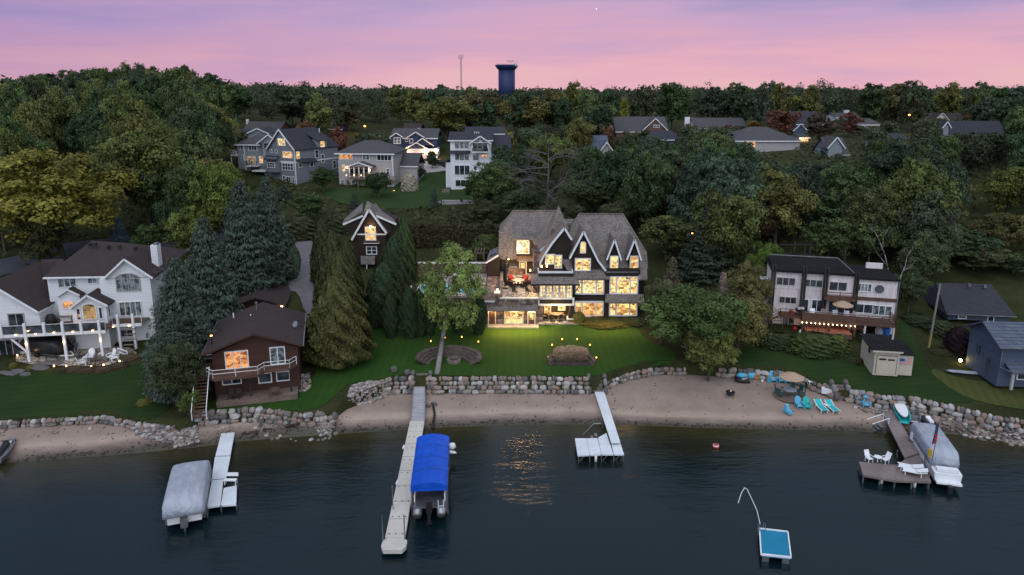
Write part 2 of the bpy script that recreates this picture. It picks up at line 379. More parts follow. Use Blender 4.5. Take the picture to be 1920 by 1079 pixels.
MT['paver'] = stone_mat('flagstone', [(.42,.36,.30),(.36,.31,.27),(.46,.40,.33),(.33,.28,.25)], 1.1)
MT['brick'] = coursed('red_brown_brick', (.17,.085,.065), (.12,.06,.05), (.1,.09,.08), .24, .09, .9, .012, .3)
MT['block'] = coursed('pale_block_wall', (.42,.42,.43), (.33,.33,.34), (.08,.08,.08), 1.3, .45, .9, .05, .7)
MT['wood'] = mat('weathered_wood', (.21,.155,.12), (.13,.095,.075), 5, .85, .2, stretch=(1,6,1))
MT['deckbrown'] = mat('brown_deck_boards', (.13,.068,.046), (.08,.043,.03), 4, .8, .2, stretch=(1,7,1))
MT['darkwood'] = mat('dark_timber', (.035,.03,.03), (.022,.018,.018), 4, .8, .2)
MT['door'] = mat('brown_door', (.13,.055,.035), (.09,.04,.025), 6, .5, .05)
MT['glass'] = glassm('dark_glass'); MT['glasscurt'] = glassm('curtained_glass', (.03,.04,.045), (.22,.25,.25), 1.8)
MT['lit1'] = room('lit_room_cream', (.96,.66,.27), (.56,.28,.075), (.09,.035,.01), 1.25, 1, 1.5)
MT['lit4'] = room('lit_room_gold', (.94,.60,.22), (.50,.22,.055), (.07,.028,.01), 1.25, 13, 1.15); MT['lit5'] = room('lit_room_pale', (.98,.74,.38), (.66,.38,.13), (.15,.07,.025), 1.15, 21, 1.9)
MT['lit2'] = room('lit_room_amber', (.95,.58,.22), (.55,.24,.06), (.12,.04,.012), 1.2, 4)
MT['lit3'] = room('lit_room_orange', (.85,.36,.12), (.42,.13,.04), (.08,.025,.01), 1.0, 7, 1.3)
MT['litdim'] = room('dim_lit_room', (.6,.38,.16), (.2,.11,.04), (.03,.02,.015), .6, 9)
MT['bulb'] = glow('lamp_bulb', (1,.6,.25), 9); MT['bulbhot'] = glow('bright_lamp_glass', (1,.72,.4), 14); MT['ember'] = glow('orange_path_light', (1,.34,.08), 6)
MT['metal'] = mat('galvanised_metal', (.35,.36,.38), (.25,.26,.28), 6, .4, .05, .8); MT['dark'] = mat('black_metal', (.02,.02,.022), None, 6, .5, .05); MT['flatroof'] = mat('black_membrane_roof', (.020,.019,.021), (.012,.012,.013), 1.5, .95, .1, spec=.1)
MT['plastwhite'] = mat('white_resin', (.75,.76,.78), (.68,.69,.71), 9, .45, .02, big=.08)
MT['dockwhite'] = mat('white_dock_panels', (.66,.70,.74), (.58,.62,.66), 3, .5, .05, big=.15)
MT['dockbeige'] = mat('beige_poly_dock', (.56,.53,.47), (.49,.46,.41), 3, .6, .08, big=.15)
MT['dockgrey'] = mat('grey_dock_planks', (.36,.35,.37), (.30,.29,.31), 4, .7, .1, stretch=(1,8,1))
MT['dockbrown'] = mat('taupe_composite_dock', (.235,.19,.175), (.19,.155,.145), 3, .75, .1, stretch=(1,1,1))
MT['covergrey'] = mat('grey_boat_cover', (.40,.43,.49), (.30,.33,.39), 1.1, .75, .9, big=.25, bd=.35, stretch=(1.6,.7,1))
MT['canvasblue'] = mat('blue_canopy_canvas', (.0,.085,.56), (.0,.06,.44), 1.6, .6, .6, big=.2, bd=.2)
MT['turq'] = mat('turquoise_plastic', (.02,.42,.42), (.02,.36,.37), 6, .5, .02, big=.1)
MT['skyblue'] = mat('light_blue_plastic', (.10,.42,.60), (.09,.37,.54), 6, .5, .02, big=.1)
MT['teal'] = mat('dark_teal_mesh', (.03,.11,.12), (.02,.08,.09), 6, .7, .02)
MT['raftblue'] = mat('raft_turf_blue', (.01,.20,.34), (.008,.17,.30), 5, .8, .1, big=.1)
MT['tan'] = mat('tan_canvas', (.42,.30,.20), (.36,.25,.17), 5, .8, .05, big=.12)
MT['red'] = mat('red_cushion', (.42,.03,.03), (.3,.02,.02), 5, .8, .05); MT['wicker'] = mat('dark_wicker', (.045,.03,.025), None, 14, .8, .3)
MT['blueplastic'] = mat('blue_bin_plastic', (.02,.12,.45), None, 5, .5, .02); MT['yellow'] = mat('yellow_plastic', (.6,.38,.03), None, 5, .5, .02)
MT['orangep'] = mat('orange_plastic', (.65,.2,.03), None, 5, .5, .02); MT['greenp'] = mat('green_plastic', (.03,.3,.08), None, 5, .5, .02)
MT['redp'] = mat('red_plastic', (.6,.03,.02), None, 5, .5, .02); MT['navy'] = mat('navy_tank_paint', (.022,.035,.115), (.018,.03,.1), .05, .5, .02, big=.2)
MT['concrete'] = mat('concrete', (.36,.34,.33), (.28,.265,.26), 2, .9, .1); MT['asphalt'] = mat('driveway_asphalt', (.155,.145,.16), (.12,.113,.125), 1.2, .9, .1, big=.2)
MT['road'] = mat('dark_road_asphalt', (.07,.075,.095), (.055,.06,.075), 1.2, .9, .1); MT['rock'] = rock_mat('boulder_stone')
MT['soil'] = mat('dark_garden_soil', (.07,.05,.04), (.04,.03,.022), 3, 1, .4); MT['gravel'] = rock_mat('river_gravel')
MT['limestone'] = mat('weathered_limestone', (.20,.165,.14), (.12,.10,.085), 2.5, .9, .4)
MT['darkstone'] = mat('dark_stacked_stone', (.13,.10,.085), (.06,.048,.042), 3.5, .95, .6)
MT['drygrass'] = mat('dry_ornamental_grass', (.30,.20,.11), (.16,.12,.05), 7, .9, .2)
MT['pool'] = glow('lit_pool_water', (.14,.44,.68), 1.4)

def ground_mat():
    m, t, b, o = newmat('woodland_ground'); v = coords(t); n = noise(t, v, .25, 8, .65); n2 = noise(t, v, 3, 8, .7)
    c = mixc(t, mrange(t, n.outputs[0], .35, .65), (.016,.026,.008), (.040,.047,.017)); c = mixc(t, mrange(t, n2.outputs[0], .45, .8), c, (.06,.048,.025))
    t.links.new(c, b.inputs['Base Color']); b.inputs['Roughness'].default_value = 1; b.inputs['Specular IOR Level'].default_value = .1; bump(t, b, n2.outputs[0], .8, .3); return m
def lawn_mat(name, a, b_, stripe=.12, ang=0, w=1.1):
    m, t, b, o = newmat(name); v = coords(t); n = noise(t, v, .22, 5, .6); n2 = noise(t, v, 9, 8, .8)
    mp = nd(t, 'ShaderNodeMapping'); mp.inputs['Rotation'].default_value = (0,0,ang); t.links.new(v, mp.inputs[0])
    wv = nd(t, 'ShaderNodeTexWave', wave_profile='SIN'); wv.inputs['Scale'].default_value = w*.31; wv.inputs['Distortion'].default_value = .6; wv.inputs['Detail Scale'].default_value = .3; t.links.new(mp.outputs[0], wv.inputs['Vector'])
    c = mixc(t, mrange(t, n.outputs[0], .3, .7), a, b_)
    k = nd(t, 'ShaderNodeMath', operation='MULTIPLY'); t.links.new(mrange(t, wv.outputs[0], 0, 1, 1-stripe, 1+stripe), k.inputs[0]); t.links.new(mrange(t, n2.outputs[0], .25, .75, .72, 1.25), k.inputs[1])
    h = nd(t, 'ShaderNodeVectorMath', operation='SCALE'); t.links.new(c, h.inputs[0]); t.links.new(k.outputs[0], h.inputs['Scale'])
    t.links.new(h.outputs[0], b.inputs['Base Color']); b.inputs['Roughness'].default_value = 1; b.inputs['Specular IOR Level'].default_value = .08; bump(t, b, n2.outputs[0], .6, .08); return m
def sand_mat():
    m, t, b, o = newmat('beach_sand'); v = coords(t); n = noise(t, v, .35, 7, .6); n2 = noise(t, v, 7, 8, .75); n3 = noise(t, coords(t, (.35,1.6,1)), .9, 6, .7)
    at = nd(t, 'ShaderNodeAttribute', attribute_name='shore')
    c = mixc(t, mrange(t, n.outputs[0], .3, .7), (.225,.165,.130), (.31,.24,.195)); c = mixc(t, mrange(t, n2.outputs[0], .45, .85, 0, .6), c, (.15,.11,.09))
    ad = nd(t, 'ShaderNodeMath', operation='MULTIPLY_ADD'); ad.inputs[1].default_value = 1.5; t.links.new(n3.outputs[0], ad.inputs[0]); t.links.new(at.outputs['Fac'], ad.inputs[2])
    band = nd(t, 'ShaderNodeValToRGB'); t.links.new(mrange(t, ad.outputs[0], 0, 6), band.inputs[0]); e = band.color_ramp.elements
    for _ in range(3): e.new(.5)
    for q, (p, k) in zip(e, ((.14, .13), (.22, .36), (.34, .78), (.46, 1.32), (.66, 1.0))): q.position = p; q.color = (k,k,k,1)
    c = mixc(t, 1.0, c, band.outputs[0], 'MULTIPLY')
    c = mixc(t, mrange(t, ad.outputs[0], 1.5, .7, 0, .9), c, (.045,.042,.018))
    t.links.new(c, b.inputs['Base Color']); t.links.new(mrange(t, ad.outputs[0], .6, 1.6, .35, .95), b.inputs['Roughness']); bump(t, b, n2.outputs[0], .5, .1); return m
def water_mat():
    m, t, b, o = newmat('lake_water'); at = nd(t, 'ShaderNodeAttribute', attribute_name='shore')
    n3 = noise(t, coords(t, (.25,.8,1)), .6, 6, .7)
    ad = nd(t, 'ShaderNodeMath', operation='MULTIPLY_ADD'); ad.inputs[1].default_value = 7; t.links.new(n3.outputs[0], ad.inputs[0]); t.links.new(at.outputs['Fac'], ad.inputs[2])
    r = nd(t, 'ShaderNodeValToRGB'); t.links.new(mrange(t, ad.outputs[0], 0, 24), r.inputs[0]); e = r.color_ramp.elements
    for _ in range(3): e.new(.5)
    for q, (p, c) in zip(e, ((.10,(.040,.034,.014)), (.19,(.028,.026,.012)), (.30,(.014,.016,.010)), (.5,(.0032,.0105,.0125)), (.95,(.0024,.0098,.0128)))): q.position = p; q.color = (*c,1)
    t.links.new(r.outputs[0], b.inputs['Base Color']); b.inputs['Roughness'].default_value = .07; b.inputs['IOR'].default_value = 1.33
    v = coords(t, (.55,1.5,1)); a = noise(t, v, 1.6, 5, .6); q = noise(t, coords(t, (.3,.9,1)), .35, 3, .5); k = nd(t, 'ShaderNodeMath', operation='MULTIPLY_ADD'); k.inputs[1].default_value = .35
    t.links.new(a.outputs[0], k.inputs[0]); t.links.new(q.outputs[0], k.inputs[2])
    amp = noise(t, coords(t, (.03,.09,1)), 1, 3, .5)
    n = nd(t, 'ShaderNodeBump'); n.inputs['Distance'].default_value = .20; t.links.new(mrange(t, amp.outputs[0], .35, .65, .5, 1.0), n.inputs['Strength'])
    t.links.new(k.outputs[0], n.inputs['Height']); t.links.new(n.outputs[0], b.inputs['Normal']); return m
def leaf_mat():
    m, t, b, o = newmat('foliage'); oi = nd(t, 'ShaderNodeObjectInfo'); at = nd(t, 'ShaderNodeAttribute', attribute_name='tone')
    n = noise(t, coords(t, (1,1,1), 'Object'), .35, 3, .6)
    hs = nd(t, 'ShaderNodeHueSaturation'); t.links.new(oi.outputs['Color'], hs.inputs['Color']); t.links.new(mrange(t, n.outputs[0], .3, .7, .478, .515), hs.inputs['Hue'])
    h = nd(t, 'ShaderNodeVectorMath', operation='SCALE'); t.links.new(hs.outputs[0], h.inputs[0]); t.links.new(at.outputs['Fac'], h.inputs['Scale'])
    t.links.new(h.outputs[0], b.inputs['Base Color']); b.inputs['Roughness'].default_value = .65; b.inputs['Specular IOR Level'].default_value = .18
    tr = nd(t, 'ShaderNodeBsdfTranslucent'); t.links.new(h.outputs[0], tr.inputs[0]); mx = nd(t, 'ShaderNodeMixShader'); mx.inputs[0].default_value = .22
    t.links.new(b.outputs[0], mx.inputs[1]); t.links.new(tr.outputs[0], mx.inputs[2]); t.links.new(mx.outputs[0], o.inputs[0]); return m
MT['leaf'] = leaf_mat(); MT['bark'] = mat('bark', (.11,.09,.075), (.06,.05,.042), 6, .95, .5, stretch=(3,3,.5)); MT['palebark'] = mat('pale_bark', (.27,.25,.23), (.17,.155,.14), 6, .95, .5, stretch=(3,3,.5))
MT['deadbark'] = mat('grey_dead_bark', (.15,.14,.135), (.09,.085,.08), 6, .95, .3)
MT['birch'] = mat('birch_bark', (.42,.40,.37), (.22,.2,.19), 6, .9, .3, stretch=(1,1,4))
# ---------------------------------------------------------------- trees
def leafmesh(name, pos, nrm, size, tone, aspect=1.0, up=None, extra=None, jit=.55, rng=None):
    """many small leaf-spray quads; pos,nrm (n,3), size (n,)"""
    rng = rng or RNG; n = len(pos)
    nrm = nrm + rng.normal(0, jit, (n,3)); nrm /= np.linalg.norm(nrm, axis=1)[:,None]+1e-9
    u = np.cross(nrm, rng.normal(0,1,(n,3))) if up is None else np.cross(nrm, up + rng.normal(0,.25,(n,3)))
    u /= np.linalg.norm(u, axis=1)[:,None]+1e-9; w = np.cross(nrm, u)
    su = (size*.5)[:,None]; sw = (size*.5*aspect)[:,None]; k = rng.uniform(.25,.6,(n,1)); k2 = rng.uniform(-.3,.3,(n,1))
    a = pos - u*su*1.0 + w*sw*k2; b = pos - w*sw; c = pos + u*su + w*sw*-k2; d = pos + w*sw*(k+.5)
    v = np.stack([a,b,c,d],1).reshape(-1,3); f = np.arange(4*n)
    me = bpy.data.meshes.new(name)
    ev, ef = (np.zeros((0,3)), []) if extra is None else (np.array(extra.v), extra.f)
    nf = len(ef); V = np.concatenate([v, ev]) if len(ev) else v
    loops = list(f) + [i+4*n for q in ef for i in q]; st = list(range(0,4*n,4)); c0 = 4*n
    for q in ef: st.append(c0); c0 += len(q)
    me.vertices.add(len(V)); me.vertices.foreach_set('co', V.ravel()); me.loops.add(len(loops)); me.loops.foreach_set('vertex_index', np.array(loops, np.int32))
    me.polygons.add(n+nf); me.polygons.foreach_set('loop_start', np.array(st, np.int32)); me.update(calc_edges=True)
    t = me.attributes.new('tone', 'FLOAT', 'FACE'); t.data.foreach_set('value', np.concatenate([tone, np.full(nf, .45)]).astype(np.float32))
    me.materials.append(MT['leaf']); return me
def unit(rng, n):
    v = rng.normal(0,1,(n,3)); return v/np.linalg.norm(v,axis=1)[:,None]
def crown_broad(seed, n, leaf, lobes=38, wid=.5, base=.18, shape='round', open_=0.0, droop=0.0, rs=(.11,.24)):
    """crown inside the unit box: width 1, height 1"""
    rng = np.random.default_rng(seed); P_, N_, T_ = [], [], []
    C = []
    cz = (1+base)/2; hz = (1-base)/2
    for k in range(lobes):
        for _ in range(60):
            d = unit(rng, 1)[0]; rr = rng.uniform(.35,.80)
            c = np.array([d[0]*wid*rr, d[1]*wid*rr, cz + d[2]*hz*rr])
            q = (c[2]-base)/(1-base)
            lim = {'round': 1, 'oval': 1, 'vase': .45+.6*q, 'cone': 1.15-.95*q, 'wide': 1}[shape]
            if math.hypot(c[0], c[1]) < wid*lim*.86: break
        r = rng.uniform(*rs)*(1-.25*abs(d[2])); C.append((c, r))
    per = int(n/lobes)
    for c, r in C:
        m = int(per*(r/.17)**2); ns = 9
        sd = unit(rng, ns); sd[:,2] = np.where(rng.random(ns)<.6, np.abs(sd[:,2]), sd[:,2]); sc_ = c + sd*[r*.72, r*.72, r*.6]; sr = r*rng.uniform(.28,.55,ns)
        k = rng.integers(0, ns, m); d = unit(rng, m); d[:,2] = np.where(rng.random(m)<.5, np.abs(d[:,2]), d[:,2])
        pos = sc_[k] + d*(sr[k]*rng.uniform(.35,1.15,m))[:,None]*[1,1,.72]
        if droop: pos[:,2] -= droop*rng.random(m)*.1
        tone = (rng.uniform(.72,1.28,ns)*rng.uniform(.72,1.3))[k]*rng.uniform(.8,1.22,m)
        P_.append(pos); N_.append(d*.6 + sd[k]*.6 + [0,0,.35]); T_.append(tone)
    pos = np.concatenate(P_); nr = np.concatenate(N_); tone = np.concatenate(T_)
    return pos, nr, rng.uniform(.6,1.35,len(pos))*leaf, tone, C
def make_broad(name, seed, n, leaf, **k):
    jit = k.pop('jit', .55); tr_r = k.pop('trunk', .022); bs = k.get('base', .18); pos, nr, sz, tone, C = crown_broad(seed, n, leaf, **k)
    me = leafmesh(name, pos, nr, sz, tone, .8, jit=jit, rng=np.random.default_rng(seed+5))
    tb = MB(); rr = random.Random(seed); p = [Vector((0,0,-.08)), Vector((rr.uniform(-.02,.02), rr.uniform(-.02,.02), bs+.05)), Vector((rr.uniform(-.04,.04), rr.uniform(-.04,.04), .55)), Vector((rr.uniform(-.05,.05),0,.85))]
    rs = [tr_r*1.25, tr_r*.9, tr_r*.5, tr_r*.15]
    for i in range(3): tb.tube(p[i], p[i+1], rs[i], rs[i+1], 7)
    for c, r in C[::2]:
        t = rr.uniform(.1,.85); a = p[1].lerp(p[2], t); c = Vector(c); mid = a.lerp(c, .5) + Vector((0,0,-.02)); tb.tube(a, mid, tr_r*.42, tr_r*.25, 5, False); tb.tube(mid, c, tr_r*.25, tr_r*.06, 5, False)
    tm = bpy.data.meshes.new('trunk'); tm.from_pydata(tb.v, [], tb.f); tm.update(); tm.polygons.foreach_set('use_smooth', [True]*len(tm.polygons)); tm.materials.append(MT['bark'])
    return me, tm
def make_spruce(name, seed, levels=26, brs=11, per=26, leaf=.06):
    rng = np.random.default_rng(seed); P_, N_, S_, T_, U_ = [], [], [], [], []
    tb = MB(); tb.tube((0,0,-.05), (0,0,.98), .018, .002, 7)
    for l in range(levels):
        z = .06 + .92*(l/levels)**.95; rad = .5*(1-(z-.04)/.98)**.68*rng.uniform(.8,1.1); nb = max(5, int(brs*(1-.45*l/levels)))
        a0 = rng.random()*6.28
        for k in range(nb):
            a = a0 + 6.283*k/nb + rng.normal(0,.12); R_ = rad*rng.uniform(.78,1.12); m = max(4, int(per*R_/.4)+4); t = rng.uniform(.12,1,m)**.75
            dirv = np.array([math.cos(a), math.sin(a)]); side = np.array([-dirv[1], dirv[0]]); sp = rng.normal(0,1,m)*.055*(1.15-t*.7)*(R_/.3+.3)
            zz = z + .02 - .16*R_*t*1.4 + .09*R_*t**3*2 + rng.normal(0,.006,m) - np.abs(sp)*.25
            pos = np.stack([dirv[0]*R_*t+side[0]*sp, dirv[1]*R_*t+side[1]*sp, zz],1)
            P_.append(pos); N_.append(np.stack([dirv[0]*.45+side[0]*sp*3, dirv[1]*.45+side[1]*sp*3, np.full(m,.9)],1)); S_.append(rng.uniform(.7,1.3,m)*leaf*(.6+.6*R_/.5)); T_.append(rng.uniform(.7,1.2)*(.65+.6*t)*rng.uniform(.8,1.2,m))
            U_.append(np.tile([side[0], side[1], 0.0], (m,1)))
            tb.tube((0,0,z+.01), (dirv[0]*R_*.9, dirv[1]*R_*.9, z+.01-.16*R_), .004, .001, 3, False)
    pos = np.concatenate(P_)
    me = leafmesh(name, pos, np.concatenate(N_), np.concatenate(S_), np.concatenate(T_), .45, up=np.concatenate(U_), jit=.28, rng=rng)
    tm = bpy.data.meshes.new('trunk'); tm.from_pydata(tb.v, [], tb.f); tm.update(); tm.materials.append(MT['bark']); return me, tm
def make_arbor(name, seed, n=7000, leaf=.05, prof='cone', lump=.12):
    """dense clipped evergreen, box width 1, height 1"""
    rng = np.random.default_rng(seed); z = rng.random(n)**.85
    def rad(z):
        if prof == 'cone': return .5*np.minimum(1, (z+.02)/.14)**.5*(1-np.clip((z-.1)/.92,0,1)**1.9)**.78
        if prof == 'egg': return .5*np.sin(np.clip(z*.93+.07,0,1)*math.pi)**.62
        if prof == 'dome': return .5*np.sqrt(np.clip(1-(z*.97)**2.6,0,1))
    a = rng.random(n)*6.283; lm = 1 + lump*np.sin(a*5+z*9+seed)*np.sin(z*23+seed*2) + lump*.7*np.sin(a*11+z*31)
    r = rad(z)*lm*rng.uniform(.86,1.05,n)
    pos = np.stack([r*np.cos(a), r*np.sin(a), z*.98],1); nr = np.stack([np.cos(a), np.sin(a), .15+.9*z],1)
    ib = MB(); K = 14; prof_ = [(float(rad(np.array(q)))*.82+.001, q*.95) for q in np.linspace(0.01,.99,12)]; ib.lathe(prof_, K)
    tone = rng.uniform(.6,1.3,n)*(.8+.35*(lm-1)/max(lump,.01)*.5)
    me = leafmesh(name, pos, nr, rng.uniform(.6,1.3,n)*leaf, tone, 1.15 if prof!='dome' else 1, up=None, extra=ib, jit=.4, rng=rng)
    return me
def dead_mesh(seed, n0=9, width=.5, depth=4, droop=.3):
    rr = random.Random(seed); tb = MB()
    def br(p, d, L, r, k):
        q = p + d*L*.5; d2 = (d + Vector((rr.uniform(-.25,.25), rr.uniform(-.25,.25), rr.uniform(-.1,.12)-droop*.15))).normalized(); e = q + d2*L*.5
        tb.tube(p, q, r, r*.75, 5 if k < 2 else 4, False); tb.tube(q, e, r*.75, r*.45, 4, False)
        if k >= depth: return
        for _ in range(3 if k else 4):
            s = rr.uniform(.3,1); b = p.lerp(q, s*2) if s < .5 else q.lerp(e, s*2-1)
            dd = (d2 + Vector((rr.gauss(0,.65), rr.gauss(0,.65), rr.gauss(-.05,.4)))).normalized(); br(b, dd, L*rr.uniform(.42,.68), r*.5, k+1)
    p = Vector((0,0,-.05)); d = Vector((0,0,1)); tb.tube(p, (0.01,0,.5), .02, .013, 7); tb.tube((.01,0,.5), (0,.01,.97), .013, .003, 6)
    for i in range(n0):
        z = rr.uniform(.22,.93); a = rr.random()*6.28
        br(Vector((0.005,0,z)), Vector((math.cos(a), math.sin(a), rr.uniform(-.25,.6))).normalized(), width*.55*(1.25-z*.7), .007, 1)
    tm = bpy.data.meshes.new('trunk'); tm.from_pydata(tb.v, [], tb.f); tm.update(); return tm
PB = {}
def proto(kind):
    if kind in PB: return PB[kind]
    t, i = kind[:-1], int(kind[-1])
    if t == 'near':  r = make_broad('crown', 100+i, 30000, .026, lobes=[60,52,66,46][i%4], shape=['round','oval','vase','wide'][i%4], base=.16)
    elif t == 'mid': r = make_broad('crown', 200+i, 14000, .036, lobes=[42,36,48,40,44,50][i%6], shape=['round','oval','vase','round','oval','wide'][i%6], base=.12)
    elif t == 'far': r = make_broad('crown', 300+i, 7000, .052, lobes=[26,32,28,36,24,30][i%6], shape=['round','oval','vase','round','oval','wide'][i%6], base=.08)
    elif t == 'airy': r = make_broad('crown', 400+i, 30000, .024, lobes=46, shape='wide', base=.04, rs=(.085,.19), jit=.4, trunk=.02)
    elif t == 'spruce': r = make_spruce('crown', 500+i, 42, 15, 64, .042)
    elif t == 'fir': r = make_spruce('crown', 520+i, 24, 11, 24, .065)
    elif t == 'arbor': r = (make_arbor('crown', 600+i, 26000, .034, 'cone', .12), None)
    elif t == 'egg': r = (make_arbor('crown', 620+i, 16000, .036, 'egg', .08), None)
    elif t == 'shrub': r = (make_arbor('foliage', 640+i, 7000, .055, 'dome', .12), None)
    elif t == 'dead': 
        r = (None, dead_mesh(700+i, 16, 1.0, 5)); r[1].materials.append(MT['deadbark'])
    elif t == 'bare':
        r = (None, dead_mesh(720+i, 8, .7, 3)); r[1].materials.append(MT['birch'])
    PB[kind] = r; return r
NTREE = 0
def tree(kind, label, px, ptop, w_px, Y, col, cat='tree', name=None, group=None, base_py=None, rz=None, zb=None, dep=1.0):
    """px = crown centre, ptop = top, w_px = crown width in the photograph, Y = distance"""
    global NTREE; NTREE += 1
    col = tuple(v*KB for v in col); me, tm = proto(kind); top = P(px, ptop, Y); z0 = H(top.x, Y) if zb is None else zb; h = max(.5, top.z - z0)
    d = Y*CP + (CH - z0)*SP; wd = w_px*d/FPX
    nm = name or {'spruce':'spruce_tree','fir':'spruce_tree','arbor':'cedar_tree','egg':'cedar_tree','shrub':'shrub','dead':'dead_tree','bare':'bare_tree'}.get(kind[:-1], 'deciduous_tree')
    rz = random.uniform(0, 6.28) if rz is None else rz
    if tm is None:
        o = bpy.data.objects.new(nm, me); COL.objects.link(o); o.location = (top.x, Y, z0-.1); o.scale = (wd, wd*dep, h+.1); o.rotation_euler = (0,0,rz if dep == 1 else 0); o.color = (*col, 1)
        return tagit(o, label, cat, group)
    t = thing(nm, label, cat, (top.x, Y, z0), 0, group)
    if me:
        c = bpy.data.objects.new('crown', me); COL.objects.link(c); c.parent = t; c.scale = (wd, wd, h); c.color = (*col, 1); c.rotation_euler = (0,0,rz)
    k = bpy.data.objects.new('trunk', tm); COL.objects.link(k); k.parent = t; k.scale = (wd, wd, h); k.rotation_euler = (0,0,rz)
    return t
# ---------------------------------------------------------------- ground, beach, lake
def grid_mesh(name, X, Y, Z, m, attr=None, smooth=True):
    r, c = X.shape; v = np.stack([X, Y, Z], -1).reshape(-1, 3)
    i = np.arange(r*c).reshape(r, c); f = np.stack([i[:-1,:-1], i[:-1,1:], i[1:,1:], i[1:,:-1]], -1).reshape(-1, 4)
    me = bpy.data.meshes.new(name); me.vertices.add(len(v)); me.vertices.foreach_set('co', v.ravel())
    me.loops.add(f.size); me.loops.foreach_set('vertex_index', f.ravel().astype(np.int32))
    me.polygons.add(len(f)); me.polygons.foreach_set('loop_start', np.arange(0, f.size, 4, dtype=np.int32))
    me.update(calc_edges=True); me.polygons.foreach_set('use_smooth', [smooth]*len(f))
    if attr is not None:
        a = me.attributes.new('shore', 'FLOAT', 'POINT'); a.data.foreach_set('value', attr.ravel().astype(np.float32))
    me.materials.append(m); o = bpy.data.objects.new(name, me); COL.objects.link(o); o['kind'] = 'structure'; return o
near = np.arange(-112, 112.1, 1.0); far = np.array([120,130,145,165,200,260,350,500,800,1500,3000,6000.])
xs = np.concatenate([-far[::-1], near, far])
w = Wy(xs); s = Sy(xs)
rows = [w - .02, w + .12, w + .36]
for k in np.arange(1.2, 75, 1.0): rows.append(w + k)
yy = rows[-1].max() + 0
for k in list(np.linspace(3, 260, 60)) + [330, 420, 600, 900, 1500, 2500, 4000, 6500]: rows.append(rows[76] + k)
Yg = np.array(rows); Xg = np.tile(xs, (len(rows), 1))
ground = grid_mesh('ground', Xg, Yg, Hn(Xg, Yg), ground_mat())
fr = np.concatenate([np.linspace(-4, 0, 5), np.linspace(.08, 1, 13)])
rowsb = [s + k if k <= 0 else s + (w - .02 - s)*k for k in fr]
Yb = np.array(rowsb); Xb = np.tile(xs, (len(rowsb), 1)); Zb = Hn(Xb, Yb)
Zb = Zb + np.where((Yb > s+.5) & (Yb < w-.5), .035*np.sin(Xb*1.7+np.sin(Yb*2))*np.cos(Yb*1.9), 0)
beach = grid_mesh('beach', Xb, Yb, Zb, sand_mat(), Yb - s)
offs = np.array([2.2, 1, 0, -.5, -1, -2, -3, -5, -8, -12, -18, -26, -40, -80, -300, -2000.])
Yw = np.array([s + k for k in offs])[::-1]; Xw = np.tile(xs, (len(offs), 1))
Yw[:3] = np.array([-3000, -300, -60])[:, None]
water = grid_mesh('lake_water', Xw, Yw, np.zeros_like(Xw), water_mat(), s - Yw)

def clip_cell(poly, x0, x1, y0, y1):
    for ax, lim, sg in ((0,x0,1),(0,x1,-1),(1,y0,1),(1,y1,-1)):
        out = []; n = len(poly)
        for i in range(n):
            a, b = poly[i], poly[(i+1)%n]; da = (a[ax]-lim)*sg; db = (b[ax]-lim)*sg
            if da >= 0: out.append(a)
            if (da >= 0) != (db >= 0):
                t = da/(da-db); out.append((a[0]+(b[0]-a[0])*t, a[1]+(b[1]-a[1])*t))
        poly = out
        if len(poly) < 3: return []
    return poly
def inpoly(poly, x, y):
    c = False; n = len(poly)
    for i in range(n):
        a, b = poly[i], poly[i-1]
        if (a[1] > y) != (b[1] > y) and x < (b[0]-a[0])*(y-a[1])/(b[1]-a[1])+a[0]: c = not c
    return c
def smooth_poly(p, it=2):
    for _ in range(it):
        q = []
        for a, b in zip(p, p[1:]+p[:1]): q += [(a[0]*.75+b[0]*.25, a[1]*.75+b[1]*.25), (a[0]*.25+b[0]*.75, a[1]*.25+b[1]*.75)]
        p = q
    return p
LAWNS = []
def drape(name, pts, m, off=.03, res=1.0, kind='structure', px=True, sm=1, th=0):
    poly = [tuple(gp(a, b)[:2]) for a, b in pts] if px else pts
    if sm: poly = smooth_poly(poly, sm)
    LAWNS.append(poly)
    X = [p[0] for p in poly]; Y = [p[1] for p in poly]; vs = {}; V = []; F = []
    def vid(p):
        k = (round(p[0], 3), round(p[1], 3))
        if k not in vs: vs[k] = len(V); V.append((k[0], k[1], H(*k) + off))
        return vs[k]
    for i in range(int(min(X)//res), int(max(X)//res)+1):
        for j in range(int(min(Y)//res), int(max(Y)//res)+1):
            c = clip_cell(poly, i*res, (i+1)*res, j*res, (j+1)*res)
            if len(c) >= 3:
                ids = []
                for p in c:
                    q = vid(p)
                    if q not in ids: ids.append(q)
                if len(ids) >= 3: F.append(tuple(ids))
    mb = MB(); mb.v = V; mb.f = F
    o = part(name, mb, m, None, smooth=True); o['kind'] = kind
    return o
MT['lawn'] = lawn_mat('estate_lawn_grass', (.020,.055,.010), (.031,.069,.012), .05, 0)
MT['lawnd'] = lawn_mat('mown_lawn_grass', (.016,.035,.010), (.025,.045,.012), .06, R(80), 1.0)
MT['lawnr'] = lawn_mat('dry_lawn_grass', (.075,.075,.025), (.045,.065,.018), .08, R(20))
MT['lawnh'] = lawn_mat('hill_lawn_grass', (.022,.044,.015), (.032,.056,.019), .07, R(-50), 1.0)
drape('lawn', [(572,655),(600,690),(565,735),(480,745),(385,752),(385,776),(480,771),(560,772),(600,766),(632,740),(652,718),(720,711),(735,703),(900,706),(1118,706),(1140,698),(1170,688),(1230,682),(1268,684),(1268,660),(1215,640),(1190,612),(1150,598),(1085,598),(1060,604),(900,606),(870,614),(770,614),(700,600),(686,560),(668,560),(640,600),(600,600)], MT['lawn'], .04)
